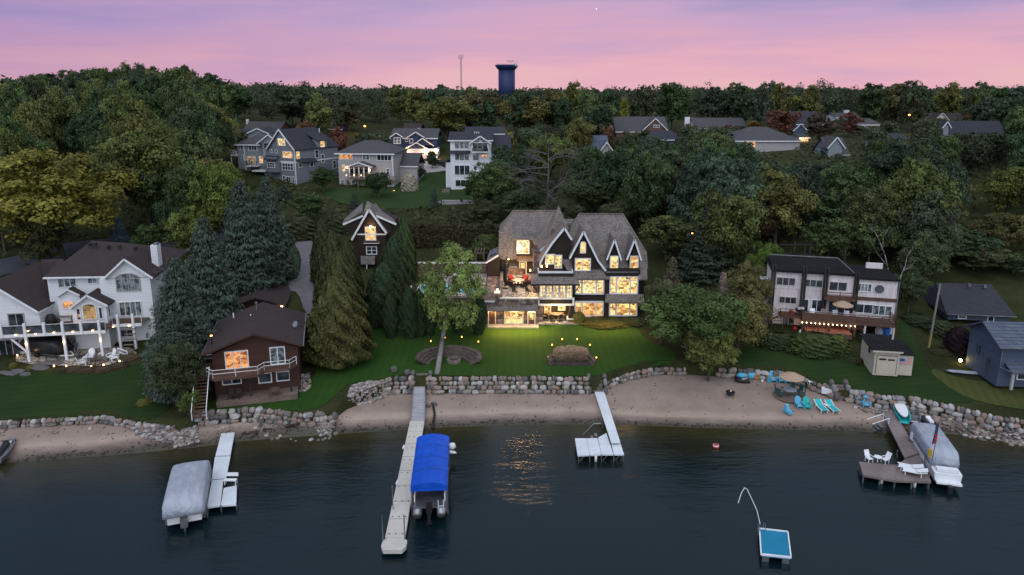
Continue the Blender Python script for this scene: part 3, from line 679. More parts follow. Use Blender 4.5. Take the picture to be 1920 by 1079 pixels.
drape('lawn', [(-60,690),(0,692),(60,698),(180,698),(240,690),(262,680),(300,690),(330,760),(280,790),(245,795),(190,779),(100,784),(0,790),(-60,795)], MT['lawnd'], .04)
drape('lawn', [(1300,660),(1340,678),(1400,690),(1470,695),(1540,720),(1600,742),(1660,752),(1750,756),(1840,756),(1790,735),(1745,700),(1722,660),(1700,600),(1685,600),(1690,640),(1620,690),(1590,680),(1610,655),(1500,648),(1420,650)], MT['lawnd'], .04)
drape('lawn', [(1840,756),(1925,770),(2000,780),(2000,725),(1925,722),(1830,715),(1780,705),(1750,690),(1745,700),(1790,735)], MT['lawnr'], .045)
drape('lawn', [(775,330),(835,322),(842,352),(960,366),(960,384),(850,378),(800,392),(700,392),(660,388),(610,370),(600,352),(700,352)], MT['lawnh'], .08, 2)
drape('lawn', [(520,470),(562,478),(560,535),(500,540),(470,520)], MT['lawnh'], .06, 2)
drape('lawn', [(830,470),(930,455),(960,470),(940,490),(830,490)], MT['lawnh'], .06, 2)
drape('driveway', [(548,452),(592,452),(596,480),(600,520),(594,560),(590,590),(572,590),(560,550),(540,545),(540,530),(562,520),(566,480)], MT['asphalt'], .09, 1, sm=1)
drape('road', [(470,438),(530,436),(596,440),(598,453),(540,455),(470,452),(300,470),(150,478),(60,500),(20,515),(-60,530),(-60,495),(20,485),(90,462),(200,448),(320,442)], MT['road'], .07, 2)
drape('driveway', [(742,312),(800,300),(836,316),(838,322),(775,328),(745,326)], MT['concrete'], .12, 2)
# ---------------------------------------------------------------- boulder walls
def boulder_wall(label, px, rows_, size=.75, seed=1, extra=0, lean=.28, group=None, name='boulder_wall', hscale=1.0, snap=True):
    pts = [G(a, b, .9) for a, b in px]; pts = [Vector((p.x, float(Wy(p.x)) if snap else p.y, 0)) for p in pts]; rr = random.Random(seed); mb = MB(); base = pts[0]
    L = [0]
    for a, b in zip(pts[:-1], pts[1:]): L.append(L[-1] + (b-a).length)
    for r in range(rows_):
        d = rr.uniform(0, size/2)
        while d < L[-1]:
            wdt = size*rr.choice([.5,.7,.9,1.1,1.35,1.7])*rr.uniform(.85,1.15)*(1 - .08*r); i = max(k for k in range(len(L)) if L[k] <= d); i = min(i, len(pts)-2)
            t = (d-L[i])/(L[i+1]-L[i]); p = pts[i].lerp(pts[i+1], t); dr = (pts[i+1]-pts[i]).normalized(); nr = Vector((-dr.y, dr.x, 0))
            if nr.y < 0: nr = -nr
            z = max(0, H(p.x, p.y - .3)) if r == 0 else None
            zz = max(.0, H(p.x, float(Wy(p.x))-.25) if snap else H(p.x, p.y-.4)) + (r+.45)*size*.66*hscale
            hgt = size*rr.uniform(.6, 1.08)*hscale
            q = p + nr*(r*size*lean + rr.uniform(-.1,.1)) 
            mb.rock((q.x-base.x, q.y-base.y, zz), (wdt, size*rr.uniform(.8,1.1), hgt), rr.random(), math.atan2(dr.y, dr.x)+rr.uniform(-.15,.15))
            d += wdt*.9
    for _ in range(extra):
        d = rr.uniform(0, L[-1]); i = min(max(k for k in range(len(L)) if L[k] <= d), len(pts)-2); p = pts[i].lerp(pts[i+1], (d-L[i])/(L[i+1]-L[i]))
        q = p + Vector((rr.uniform(-.3,.3), rr.uniform(-1.6, -.4), 0)); k = rr.uniform(.18,.4)
        mb.rock((q.x-base.x, q.y-base.y, H(q.x,q.y)+k*.2), (k*1.3,k,k*.8), rr.random(), rr.random()*3)
    return solo(name, label, 'boulder wall', mb, MT['rock'], (base.x, base.y, 0), group=group)
boulder_wall('long straight boulder wall below the estate lawn, between the two dock staircases', [(803,733),(900,735),(1000,735),(1108,735)], 4, .64, 3)
boulder_wall('short stretch of boulder wall left of the long grey gangway, beside the gravel bed', [(728,722),(742,733),(774,733)], 4, .64, 5)
boulder_wall('curving low boulder wall behind the sand right of the white dock stairs', [(1138,732),(1152,722),(1180,709),(1230,700),(1285,699)], 2, .62, 7)
boulder_wall('boulder wall behind the blue beach toys and chairs', [(1340,702),(1400,706),(1460,710),(1500,716),(1545,735),(1567,744)], 2, .8, 9)
boulder_wall('boulder wall below the right lawn, from the sand steps to the corner of the frame', [(1590,754),(1650,762),(1700,766),(1750,774),(1800,785),(1860,797),(1925,808),(2000,820)], 3, .66, 11, 120)
boulder_wall('single course of pale boulders along the sand at the foot of the left lawn', [(-60,800),(0,801),(100,795),(200,790),(240,797),(262,803),(330,808)], 2, .55, 13, 20, .1)
boulder_wall('boulder wall in front of the brown cabin', [(372,794),(420,790),(480,787),(520,789),(562,797),(600,803)], 3, .66, 15, 20)
boulder_wall('leaning boulder wall between the cabin lawn and the gravel bed', [(603,799),(630,785),(642,768),(650,752),(652,738)], 2, .7, 17, 20)
# loose boulders by the gangway stairs
for i, (px, py, k, lb) in enumerate([(764,703,.75,'single upright boulder on the lawn edge left of the dock stairs'), (739,698,.85,'topmost boulder at the corner of the gravel bed')]):
    mb = MB(); mb.rock((0,0,k*.35), (k,k*.8,k), i, .3); g = gp(px, py); solo('boulder', lb, 'boulder', mb, MT['rock'], g)
def pebbles(name, label, poly_px, n, k0, k1, seed=1, kind='stuff'):
    poly = [tuple(gp(a, b)[:2]) for a, b in poly_px]; rr = random.Random(seed); X = [p[0] for p in poly]; Y = [p[1] for p in poly]; mb = MB(); c = 0
    while c < n:
        x, y = rr.uniform(min(X), max(X)), rr.uniform(min(Y), max(Y))
        if inpoly(poly, x, y):
            k = rr.uniform(k0, k1); mb.rock((x, y, H(x,y)+k*.2), (k*1.2, k, k*.7), rr.random(), rr.random()*3); c += 1
    o = part(name, mb, MT['gravel']); o['kind'] = kind; o['label'] = label; return o
pebbles('gravel_bed', 'bed of pinkish river stones beside the estate lawn', [(652,752),(668,760),(700,755),(728,742),(735,728),(722,716),(690,716),(660,724)], 900, .16, .34, 2)
pebbles('gravel_strip', 'strip of pale pebbles beside the brown cabin', [(562,705),(580,700),(583,725),(572,735),(560,735)], 150, .14, .3, 3)
pebbles('gravel_bank', 'scattered cobbles on the bank in front of the leaning evergreen', [(240,800),(330,808),(370,800),(372,830),(330,840),(270,822)], 420, .14, .4, 4)
pebbles('gravel_bank', 'small cobbles spilling onto the sand by the cabin lawn', [(590,803),(625,795),(622,815),(600,815)], 130, .12, .26, 5)
pebbles('shore_stones', 'scattered pale stones on the weedy shore at the right corner', [(1800,800),(1925,815),(1925,838),(1840,820)], 160, .15, .4, 6)

def debris(name, label, n, f_, k0, k1, m, seed):
    rr = random.Random(seed); mb = MB()
    for _ in range(n):
        x, y = f_(rr); k = rr.uniform(k0, k1); z = H(x, y)
        a = rr.random()*3.14; mb.obox((x,y,z+.02),(k*rr.uniform(1,3.5),k,.05),rz=a)
    o = part(name, mb, m); o['kind'] = 'stuff'; o['label'] = label; return o
debris('shore_weed', 'dark weed and leaf scraps washed up along the waterline', 900, lambda rr: (lambda x: (x, float(Sy(x))+abs(rr.gauss(.0,.35))+.15))(rr.uniform(-60,62)), .03, .13, MT['soil'], 4)
debris('beach_litter', 'leaves and twigs scattered on the sand', 420, lambda rr: (lambda x: (x, float(Sy(x))+rr.uniform(.15,.97)*(float(Wy(x))-float(Sy(x)))))(rr.uniform(-60,62)), .03, .08, MT['bark'], 5)
debris('footprints', 'row of dark scuffs in the damp sand right of the short white dock', 16, lambda rr: (lambda x: (x, float(Sy(x))+.75+rr.uniform(-.1,.1)))(rr.uniform(-27,-19)), .25, .45, MT['soil'], 6)
# ---------------------------------------------------------------- building kit
class House:
    """local frame: x along the front, y back into the house, z up; f/s read a point of the photograph on a known wall plane"""
    def __init__(s, name, label, cat, px, py, z, Y=None, rz=0, crop=(0,0,1), group=None):
        p = G(px, py, z) if Y is None else Vector((P(px, py, Y).x, Y, z))
        s.root = thing(name, label, cat, p, rz, group); s.m = Matrix.Translation(p) @ Matrix.Rotation(rz, 4, 'Z'); s.mi = s.m.inverted(); s.c = crop; s.z = z; s.ref = (proj(p.x, p.y, p.z)[0]-crop[0])*crop[2]
    def _ray(s, cx, cy):
        cx = s.ref if cx == 0 else cx
        a, b, c = ray(s.c[0]+cx/s.c[2], s.c[1]+cy/s.c[2]); o = s.mi @ Vector((0,0,CH)); d = s.mi.to_3x3() @ Vector((a,b,c)); return o, d
    def f(s, cx, cy, yl=0):
        o, d = s._ray(cx, cy); t = (yl-o.y)/d.y; q = o+d*t; return Vector((q.x, yl, q.z))
    def s_(s, cx, cy, xl):
        o, d = s._ray(cx, cy); t = (xl-o.x)/d.x; return o+d*t
    def g(s, cx, cy, zl=0):
        o, d = s._ray(cx, cy); t = (zl-o.z)/d.z; return o+d*t
    def part(s, name, mb, m, label=None, parent=None, smooth=False): return part(name, mb, m, parent or s.root, label, smooth)
    def wbox(s, c0, c1, y0, y1, m, name='wall', parent=None, label=None):   # box whose front face spans two photo points
        a = s.f(*c0, y0); b = s.f(*c1, y0); return s.part(name, MB().box(a.x, b.x, y0, y1, b.z, a.z), m, label, parent)
    def win(s, c0, c1, yl, pane, nx=2, nz=1, fw=.11, fm=None, arch=False, name='window', tr=0, label=None, door=False):
        a = s.f(*c0, yl); b = s.f(*c1, yl); return window(s.root, a.x, b.x, b.z, a.z, yl, pane, nx, nz, fw, fm or MT['white'], arch, name, tr, label=label)
    def swin(s, c0, c1, xl, pane, nx=1, nz=1, fw=.1, fm=None, side=1):
        a = s.s_(*c0, xl); b = s.s_(*c1, xl); return window(s.root, min(a.y,b.y), max(a.y,b.y), b.z, a.z, xl, pane, nx, nz, fw, fm or MT['white'], False, 'window', 0, face='E' if side > 0 else 'W')
def window(root, x0, x1, z0, z1, yl, pane, nx=2, nz=1, fw=.11, fm=None, arch=False, name='window', tr=0, face='S', label=None):
    fr = MB(); pn = MB(); d0, d1 = yl-.09, yl+.02
    if x1 < x0: x0, x1 = x1, x0
    if z1 < z0: z0, z1 = z1, z0
    if arch:
        r = (x1-x0)/2; k = min(r*.55, (z1-z0)*.3); N = 8; top = [(x0+r-r*math.cos(math.pi*i/N), z1-k+k*math.sin(math.pi*i/N)) for i in range(N+1)]
        pn.prism([(x0,z0),(x1,z0)]+top[::-1], yl-.03, yl+.02)
        for p, q in zip(top[:-1], top[1:]): fr.bar((p[0],yl-.05,p[1]), (q[0],yl-.05,q[1]), .1, fw)
        fr.box(x0-fw/2,x0+fw/2,d0,d1,z0,z1-k); fr.box(x1-fw/2,x1+fw/2,d0,d1,z0,z1-k); fr.box(x0-fw/2,x1+fw/2,d0-.003,d1,z0-fw/2,z0+fw/2)
        for i in range(1, nx): fr.box(x0+(x1-x0)*i/nx-fw*.3, x0+(x1-x0)*i/nx+fw*.3, d0+.02, d1, z0, z1-.1)
        if tr: fr.box(x0,x1,d0+.025,d1,z1-k-.05,z1-k+.03)
    else:
        pn.box(x0,x1,yl-.03,yl+.02,z0,z1)
        fr.box(x0-fw,x0,d0,d1,z0-fw,z1+fw); fr.box(x1,x1+fw,d0,d1,z0-fw,z1+fw); fr.box(x0,x1,d0,d1,z1,z1+fw); fr.box(x0,x1,d0,d1,z0-fw,z0)
        for i in range(1, nx): fr.box(x0+(x1-x0)*i/nx-fw*.4, x0+(x1-x0)*i/nx+fw*.4, d0+.02, d1-.003, z0, z1)
        for i in range(1, nz): fr.box(x0,x1,d0+.03,d1-.006,z0+(z1-z0)*i/nz-fw*.25,z0+(z1-z0)*i/nz+fw*.25)
        if tr: fr.box(x0,x1,d0+.027,d1-.005,z0+(z1-z0)*tr-fw*.3,z0+(z1-z0)*tr+fw*.3)
    if face != 'S':
        for m in (fr, pn): m.v = [((v[1]-yl)*-1+yl, v[0], v[2]) if face == 'E' else (v[1], v[0], v[2]) for v in m.v]
    w = part(name, fr, fm, root, label); part('pane', pn, pane, w); return w
def rake(mb, a, b, w=.22, d=.12): mb.bar(a, b, d, w)
V3 = lambda x, y, z: Vector((x, y, z))
def mir(p, y): return V3(p.x, 2*y-p.y, p.z)

# ================================================================ the big shingled house
h = House('shingled_mansion', 'large dark house with weathered grey cedar roofs, steep white-trimmed gables and glowing windows', 'house', 1000, 612, 2.95, Y=85, crop=(880,380,4.317))
f = h.f
bw, cd, wh = MT['blackwall'], MT['cedar'], MT['white']
a0 = f(850,700,3).x; a1 = f(1425,700,3).x
ztop = f(900,600,3).z
h.part('wall', MB().box(a0-5.2, a1, 3.2, 13.5, -.6, ztop), bw)
h.wbox((850,560),(1093,950),2.0,3.4,bw,label='dark bay with two wide windows, left of the right bay'); h.wbox((1101,545),(1368,950),1.6,3.4,bw,label='dark bay at the right end')
# main roof
yl = lambda cy: float(np.interp(cy, [95,310,410,535,620], [8.0,5.0,3.7,2.2,1.2]))
q = lambda cx, cy: f(cx, cy, yl(cy))
rf = MB(); L_ = [(890,95),(775,310),(722,400),(730,435)]; R_ = [(1240,95),(1370,310),(1430,410),(1438,535)]
for i in range(3):
    pts = [q(*L_[i]), q(*R_[i]), q(*R_[i+1]), q(*L_[i+1])]; rf.slab(pts[::-1], .22); rf.slab([mir(p, 8) for p in pts], .22)
rf.slab([q(730,435), q(850,535), q(1135,535), q(1438,535)][::-1], .2) if False else None
rf.slab([q(1368,535), q(1368,618), q(1441,618), q(1438,535)], .2)
rf.slab([q(728,435), q(840,615), q(1138,615), q(1110,530), q(1110,435)], .2)
rf.slab([q(1110,435), q(1110,535), q(1368,535), q(1368,435)], .18)
side = [q(*p) for p in R_]+[q(1441,618)]
sd = side + [mir(p, 8) for p in side[::-1]]
for i in range(4): rf.slab([side[i]+V3(.1,0,.03), side[i+1]+V3(.1,0,.03), mir(side[i+1],8)+V3(.1,0,.03), mir(side[i],8)+V3(.1,0,.03)], .2)
sl = [q(*p) for p in L_]
for i in range(3): rf.slab([sl[i], mir(sl[i],8), mir(sl[i+1],8), sl[i+1]], .2)
rf.slab([q(890,95), q(1240,95), mir(q(1240,95),8)+V3(0,.2,0), mir(q(890,95),8)+V3(0,.2,0)], .2)
h.part('roof', rf, cd)
rc = MB(); rc.bar(q(890,92), q(1240,92), .3, .16); rc.bar(q(1240,93), q(1370,308), .22, .12); rc.bar(q(1370,308), q(1430,408), .22, .12); rc.bar(q(1430,408), q(1439,535), .2, .12); rc.bar(q(890,93), q(820,232), .2, .12)
h.part('ridge_cap', rc, MT['cedar'])
v = f(1025,272,5.3); h.part('roof_vent', MB().box(v.x-.35,v.x+.35,5.2,6.3,v.z-.5,v.z+.12), MT['metal'])
def dormer(rk, wl_, y0, yb, wins, over=.35, name='dormer', label=None, wt=.24):
    """rk: rake line left foot .. apex .. right foot (crop px); wl_: gable wall outline"""
    ap = min(range(len(rk)), key=lambda i: rk[i][1]); g = [f(*p, y0-over) for p in rk]; r = MB()
    for i in range(len(g)-1):
        a, b = g[i], g[i+1]; pts = [a, b, V3(b.x,yb,b.z), V3(a.x,yb,a.z)]; r.slab(pts, .18)
    d = h.part('dormer', MB().prism([(f(*p,y0).x, f(*p,y0).z) for p in wl_], y0, yb), bw, label)
    h.part('dormer_roof', r, cd, parent=d); t = MB()
    for i in range(len(g)-1): t.bar(g[i]+V3(0,-.06,-.06), g[i+1]+V3(0,-.06,-.06), .12, wt)
    h.part('barge_board', t, wh, parent=d)
    for w in wins:
        h.win(*w[:2], y0-.02, **w[2])
    return d
dormer([(812,450),(925,232),(985,352),(1042,468),(1105,550)], [(832,455),(925,262),(1030,480),(1060,530),(840,560)], 1.9, 7.2,
       [((900,318),(940,408),dict(pane=MT['lit2'],nx=1,arch=True,fw=.12)), ((862,458),(974,547),dict(pane=MT['lit1'],nx=2,nz=1,fw=.13))], label='tallest dormer, with an arched window above a double window')
for cx, lb in ((1172,'narrow steep dormer, the left of the small pair'), (1334,'narrow steep dormer at the right end of the roof')):
    dormer([(cx-60,462),(cx+4,298),(cx+58,464)], [(cx-34,470),(cx+4,330),(cx+36,470),(cx+36,538),(cx-34,538)], 1.75, 6.4, [((cx-27,438),(cx+26,530),dict(pane=MT['lit1'] if cx < 1200 else MT['lit2'],nx=1,nz=2,fw=.12))], label=lb, wt=.2)
h.wbox((1108,534),(1368,598),1.45,1.7,bw)
h.part('trim_band', MB().box(f(1108,560,1.4).x, f(1368,560,1.4).x, 1.36, 1.5, f(0,568,1.4).z, f(0,560,1.4).z), MT['metal'])
# windows of the two bays
def triple(c0, c1, y, pane, tr=.78):
    a = f(*c0,y); b = f(*c1,y); w = b.x-a.x; fr = MB(); pn = MB(); fw = .17
    xs_ = [a.x, a.x+w*.24, a.x+w*.74, b.x]
    fr.box(a.x-.05,b.x+.05,y-.13,y,a.z-.1,a.z+.16); fr.box(a.x-.05,b.x+.05,y-.13,y,b.z-.12,b.z+.06)
    for x in xs_: fr.box(x-fw/2,x+fw/2,y-.12,y,b.z+.06,a.z-.1)
    if tr: fr.box(a.x,b.x,y-.1,y,b.z+(a.z-b.z)*tr-.03,b.z+(a.z-b.z)*tr+.03)
    fr.box(xs_[1]-.14,xs_[1]-.06+.12,y-.11,y-.001,b.z+.061,a.z-.101)
    pn.box(a.x,b.x,y-.05,y+.01,b.z,a.z); o = h.part('window', fr, wh); h.part('pane', pn, pane, parent=o)
    # nothing stands inside: the room's glow is put into the pane
    return a, b
triple((1141,598),(1358,737),1.6,MT['lit1']); triple((1136,812),(1352,912),1.6,MT['lit4'],0)
triple((860,624),(1086,737),2.0,MT['lit5']); triple((860,806),(1080,918),2.0,MT['lit2'],0)
# pent roof between the storeys of the right bay
r = MB(); r.slab([f(1104,740,1.5), f(1098,805,.7), f(1416,808,.7), f(1412,742,1.5)], .14); h.part('pent_roof', r, cd)
# ---- centre: glazed balcony room over the open porch
sx0, sx1 = f(560,700,.3).x, f(845,700,.3).x; zA = f(0,660,.3).z; zB = f(0,780,.3).z; zC = f(0,834,.3).z; zD = f(0,575,.9).z
h.part('wall', MB().box(sx0, sx1, .6, 3.3, zC, zD), bw, 'glazed balcony room above the open porch')
sw = (sx1-sx0)
for i in range(5):
    x = sx0+.12+i*(sw-.24)/5; window(h.root, x+.14, x+(sw-.24)/5-.14, zB+.1, zA-.05, .6, MT['lit5'], 2, 3, .11, wh)
bb = MB(); bb.box(sx0-.1,sx1+.1,.2,.34,zB-.05,zB+.16); bb.box(sx0-.1,sx1+.1,.2,.34,zC,zC+.26); bb.box(sx0-.1,sx0+.14,.22,.33,zC+.26,zB-.05); bb.box(sx1-.14,sx1+.1,.22,.33,zC+.26,zB-.05)
for i in range(5): x = sx0+.12+i*(sw-.24)/5; bb.box(x-.05,x+.07,.23,.32,zB+.16,zB+.95)
h.part('balcony_front', bb, wh); h.part('balcony_panel', MB().box(sx0+.14,sx1-.14,.27,.6,zC+.26,zB-.05), bw)
r = MB(); T0, T1 = f(556,575,1.1), f(840,575,1.1); B0, B1 = f(500,658,-.5), f(895,660,-.5)
r.slab([B0,B1,T1,T0], .16); r.slab([B1, V3(B1.x,3.2,B1.z), V3(T1.x,3.2,T1.z), T1], .16); r.slab([T0, V3(T0.x,3.2,T0.z), V3(B0.x,3.2,B0.z), B0], .16); h.part('pent_roof', r, MT['cedar'])
h.part('eave_trim', MB().bar(B0+V3(0,-.05,-.14), B1+V3(0,-.05,-.14), .1, .16), MT['dark'])
for x, k in ((sx0-.15,-1),(sx1+.15,1)): h.part('bracket', MB().bar((x+k*.6,0,zA-.05),(x,.3,zA-1.1),.12), bw)
pk = MB(); pk.box(T0.x,T1.x,1.02,1.14,T0.z-.02,T0.z+.3); pk.box(T1.x-.12,T1.x,1.14,3.2,T0.z-.02,T0.z+.34); pk.box(T0.x,T0.x+.12,1.14,3.2,T0.z-.02,T0.z+.34); h.part('parapet', pk, wh)
h.part('roof_deck', MB().box(T0.x+.12,T1.x-.12,1.14,3.2,T0.z-.1,T0.z-.02), MT['paver'])
# porch below
h.part('porch_floor', MB().box(sx0-.3,sx1+.6,-.2,3.3,-.6,.26), MT['paver']); st = MB(); st.box(sx0-.2,sx1+.8,-.75,-.2,-.6,-.12); h.part('porch_step', st, MT['paver'])
c = f(562,900,.2); h.part('stone_pillar', MB().box(sx0-.05, f(597,900,.2).x, .25,1.1,-.3,zC), MT['stone'])
pr = MB(); xa, xb = f(808,900,.2).x, f(862,900,.2).x
pr.add([(xa-.1,.3,.75),(xb+.05,.3,.75),(xb+.05,1.3,.75),(xa-.1,1.3,.75),(xa+.22,.45,zC),(xb-.22,.45,zC),(xb-.22,1.1,zC),(xa+.22,1.1,zC)],[(0,3,2,1),(4,5,6,7),(0,1,5,4),(1,2,6,5),(2,3,7,6),(3,0,4,7)])
h.part('tapered_pier', pr, bw); h.part('pier_base', MB().box(xa-.2,xb+.15,.2,1.4,-.3,.66), MT['stone']); h.part('pier_cap', MB().box(xa-.28,xb+.23,.12,1.48,.66,.75), wh)
window(h.root, f(610,900,3.2).x, f(655,900,3.2).x, .1, 2.15, 3.2, MT['lit2'], 2, 1, .1, MT['trimwarm'], name='door')
window(h.root, f(722,900,3.2).x, f(770,900,3.2).x, 1.0, 2.1, 3.2, MT['lit1'], 1, 2, .1, MT['trimwarm'])
# ---- gable behind the roof deck
fg = lambda cx, cy: f(cx, cy, 3.2)
ap = fg(768,205)
gw = [fg(768,205), fg(826,290), fg(826,560), fg(560,560), fg(575,480), fg(640,385)]
h.part('gable_wall', MB().prism([(p.x,p.z) for p in gw], 3.1, 6), bw)
rk = [fg(560,505), fg(590,440), fg(665,325), fg(768,198), fg(827,292)]
r = MB(); 
for i in range(4):
    a, b = rk[i]+V3(0,-.4,0), rk[i+1]+V3(0,-.4,0); yb = 9 if i != 3 else 8; r.slab([a,b,V3(b.x,yb,b.z),V3(a.x,yb,a.z)], .2)
h.part('gable_roof', r, cd); t = MB()
for i in range(4): t.bar(rk[i]+V3(0,-.46,-.08), rk[i+1]+V3(0,-.46,-.08), .12, .26)
h.part('barge_board', t, wh)
h.win((622,425),(686,492),3.08,MT['lit1'],1,1,.14,wh); h.win((698,432),(742,525),3.08,MT['lit1'],1,1,.14,wh)
# stair tower with pyramid spire, and the link roof
tp = f(725,25,9); bz = f(690,215,6.8).z; X0, X1 = f(655,215,6.8).x, f(806,170,6.8).x
r = MB(); bse = [V3(X0,6.6,bz), V3(X1,6.6,bz), V3(X1,11.4,bz), V3(X0,11.4,bz)]
for i in range(4): a, b = bse[i], bse[(i+1)%4]; r.add([a,b,tp],[(0,1,2)])
r.box(X0+.05,X1-.05,6.65,11.35,bz-3,bz)
h.part('spire', r, cd)
r = MB(); a, b = f(535,330,9), f(690,190,9); r.slab([f(565,400,6.2), f(690,300,6.2), V3(b.x,11,b.z+.3), V3(a.x-.3,11,a.z)], .2); h.part('link_roof', r, cd)
h.part('barge_board', MB().bar(f(565,398,6.1), f(692,298,6.1), .12, .24), wh)
xq = f(570,400,6.4); h.part('wall', MB().box(f(528,400,6.4).x, f(700,400,6.4).x, 6.5, 13.4, 0, f(0,400,6.4).z), bw)
h.part('roof', MB().box(f(735,160,9).x, f(862,160,9).x, 8.4, 12, f(0,300,9).z, f(0,165,9).z), cd, 'low link roof between the spire and the right roof')
# ---- chimney
ch = h.part('chimney', MB().box(f(517,500,2.6).x, f(567,500,2.6).x, 2.6, 3.9, 0, f(0,402,2.6).z), MT['stone'])
h.part('chimney_cap', MB().box(f(512,400,2.5).x, f(572,400,2.5).x, 2.45, 4.0, f(0,404,2.5).z, f(0,392,2.5).z), MT['limestone'], parent=ch)
h.part('chimney_pot', MB().box(f(526,400,3).x, f(551,400,3).x, 2.9, 3.5, f(0,398,3).z, f(0,347,3).z), MT['brick'], parent=ch)
# ---- stone pool-level wing with the terrace on its roof
zT = f(0,771,.15).z - .12; tx0, tx1 = f(245,771,.1).x, sx0-.05
h.part('stone_wall', MB().box(f(125,900,0).x, tx1, 0, 12.6, -.6, zT-.15), MT['stone'], 'fieldstone lower wing under the terrace')
h.part('terrace_floor', MB().box(tx0, tx1+.6, .1, 12.6, zT-.15, zT), MT['paver'])
h.part('coping', MB().box(tx0-.1, tx1, -.12, .28, zT+.003, zT+.16), MT['trimwarm']); h.part('coping', MB().box(tx0-.1, tx0+.32, .28, 12.6, zT+.003, zT+.38), MT['limestone'])
h.part('parapet_wall', MB().box(f(215,800,-.1).x, tx1, -.15, 0, f(0,832,0).z, zT), MT['stone'])
r = MB(); r.slab([f(118,832,-.1), f(118,876,-1.0), f(556,876,-1.0), f(556,830,-.1)], .1); h.part('pent_roof', r, cd)
h.part('corner_pier', MB().box(f(206,800,-.3).x, f(246,800,-.3).x, -.35, .6, f(0,832,0).z, f(0,738,-.3).z), MT['stone']); h.part('pier_cap', MB().box(f(200,740,-.3).x, f(250,740,-.3).x, -.42, .68, f(0,740,-.3).z, f(0,728,-.3).z), MT['trimwarm'])
h.part('flat_roof', MB().box(f(112,800,0).x, f(206,800,0).x, -.2, 5.5, f(0,835,0).z, f(0,803,0).z), MT['cedar']); h.part('coping', MB().box(f(108,800,-.2).x, f(206,800,-.2).x, -.32, -.2, f(0,808,-.3).z, f(0,797,-.3).z), wh)
def door(c0, c1, y, pane=None, m=None):
    a, b = f(*c0,y), f(*c1,y); fr = MB(); w = .13
    fr.box(a.x-w,a.x,y-.12,y,b.z,a.z+w); fr.box(b.x,b.x+w,y-.12,y,b.z,a.z+w); fr.box(a.x,b.x,y-.12,y,a.z,a.z+w)
    d = h.part('door', MB().box(a.x,b.x,y-.06,y+.02,b.z,a.z), m or MT['door']); h.part('door_frame', fr, MT['trimwarm'], parent=d)
    if pane: zz = b.z+(a.z-b.z)*.48; h.part('door_pane', MB().box(a.x+.12,b.x-.12,y-.09,y-.055,zz,a.z-.12), pane, parent=d)
    return d
door((159,880),(208,990),0); door((479,888),(526,998),0,MT['lit1'])
h.win((291,882),(428,975),0,MT['lit4'],3,2,.17,MT['trimwarm'])
h.part('plinth_paving', MB().box(f(148,1000,-1).x, tx1+.05, -1.3, 0, -.6, .13), MT['concrete'])
# ---- rear left wing
ye = 12.6; rr_ = lambda cx, cy: f(cx, cy, float(np.interp(cy,[68,240,450],[17.5,14.6,12.2])))
wx0, wx1 = f(243,500,ye).x, f(528,500,ye).x
h.part('wall', MB().box(wx0, wx1, ye, 22, -.5, f(0,448,ye).z), MT['blackwall'], 'rear wing wall behind the terrace')
r = MB(); Lr = [(355,68),(240,240),(236,452)]; Rr = [(735,68),(700,240),(528,452)]
for i in range(2):
    pts = [rr_(*Lr[i]), rr_(*Lr[i+1]), rr_(*Rr[i+1]), rr_(*Rr[i])]; r.slab(pts, .2); r.slab([mir(p,17.5) for p in pts][::-1], .2); r.slab([rr_(*Lr[i]), mir(rr_(*Lr[i]),17.5), mir(rr_(*Lr[i+1]),17.5), rr_(*Lr[i+1])], .2)
h.part('roof', r, cd, 'big hipped cedar roof of the rear wing'); h.part('ridge_cap', MB().bar(rr_(355,66), rr_(733,66), .3, .15).bar(rr_(355,66), rr_(240,238), .25, .12), cd)
y2 = 12.0; a, b = f(382,302,y2), f(520,432,y2); h.part('dormer', MB().box(a.x,b.x,y2,16,b.z-.1,a.z), bw, 'square-topped dormer with a tall lit window')
h.part('dormer_roof', MB().box(a.x-.3,b.x+.1,y2-.3,17,a.z,a.z+.12), cd); h.win((390,310),(478,408),y2,MT['lit5'],2,1,.13,wh)
h.part('window_box', MB().box(a.x,b.x,y2-.45,y2,b.z-.2,b.z+.02), MT['deckbrown']); r = MB(); r.slab([f(382,436,12.2), f(386,472,11.7), f(522,472,11.7), f(520,436,12.2)], .12); h.part('pent_roof', r, cd)
door((409,484),(456,576),ye,MT['lit1'])
r = MB(); r.slab([f(135,490,11.5), f(236,425,11.5), f(236,355,15), f(165,390,15)], .15); h.part('lean_to_roof', r, cd); h.part('barge_board', MB().bar(f(133,490,11.4), f(236,428,11.4), .1, .22), wh)
sk = MB(); sk.slab([f(165,440,12.6)+V3(0,0,.1), f(225,405,12.6)+V3(0,0,.1), f(228,372,14.6)+V3(0,0,.1), f(178,400,14.6)+V3(0,0,.1)], .06); h.part('skylight', sk, MT['glass'])
h.part('wall', MB().prism([(f(140,490,11.7).x,zT-.3),(f(245,430,11.7).x,zT-.3),(f(245,430,11.7).x,f(245,432,11.7).z),(f(140,490,11.7).x,f(140,492,11.7).z)], 11.7, 16), bw)
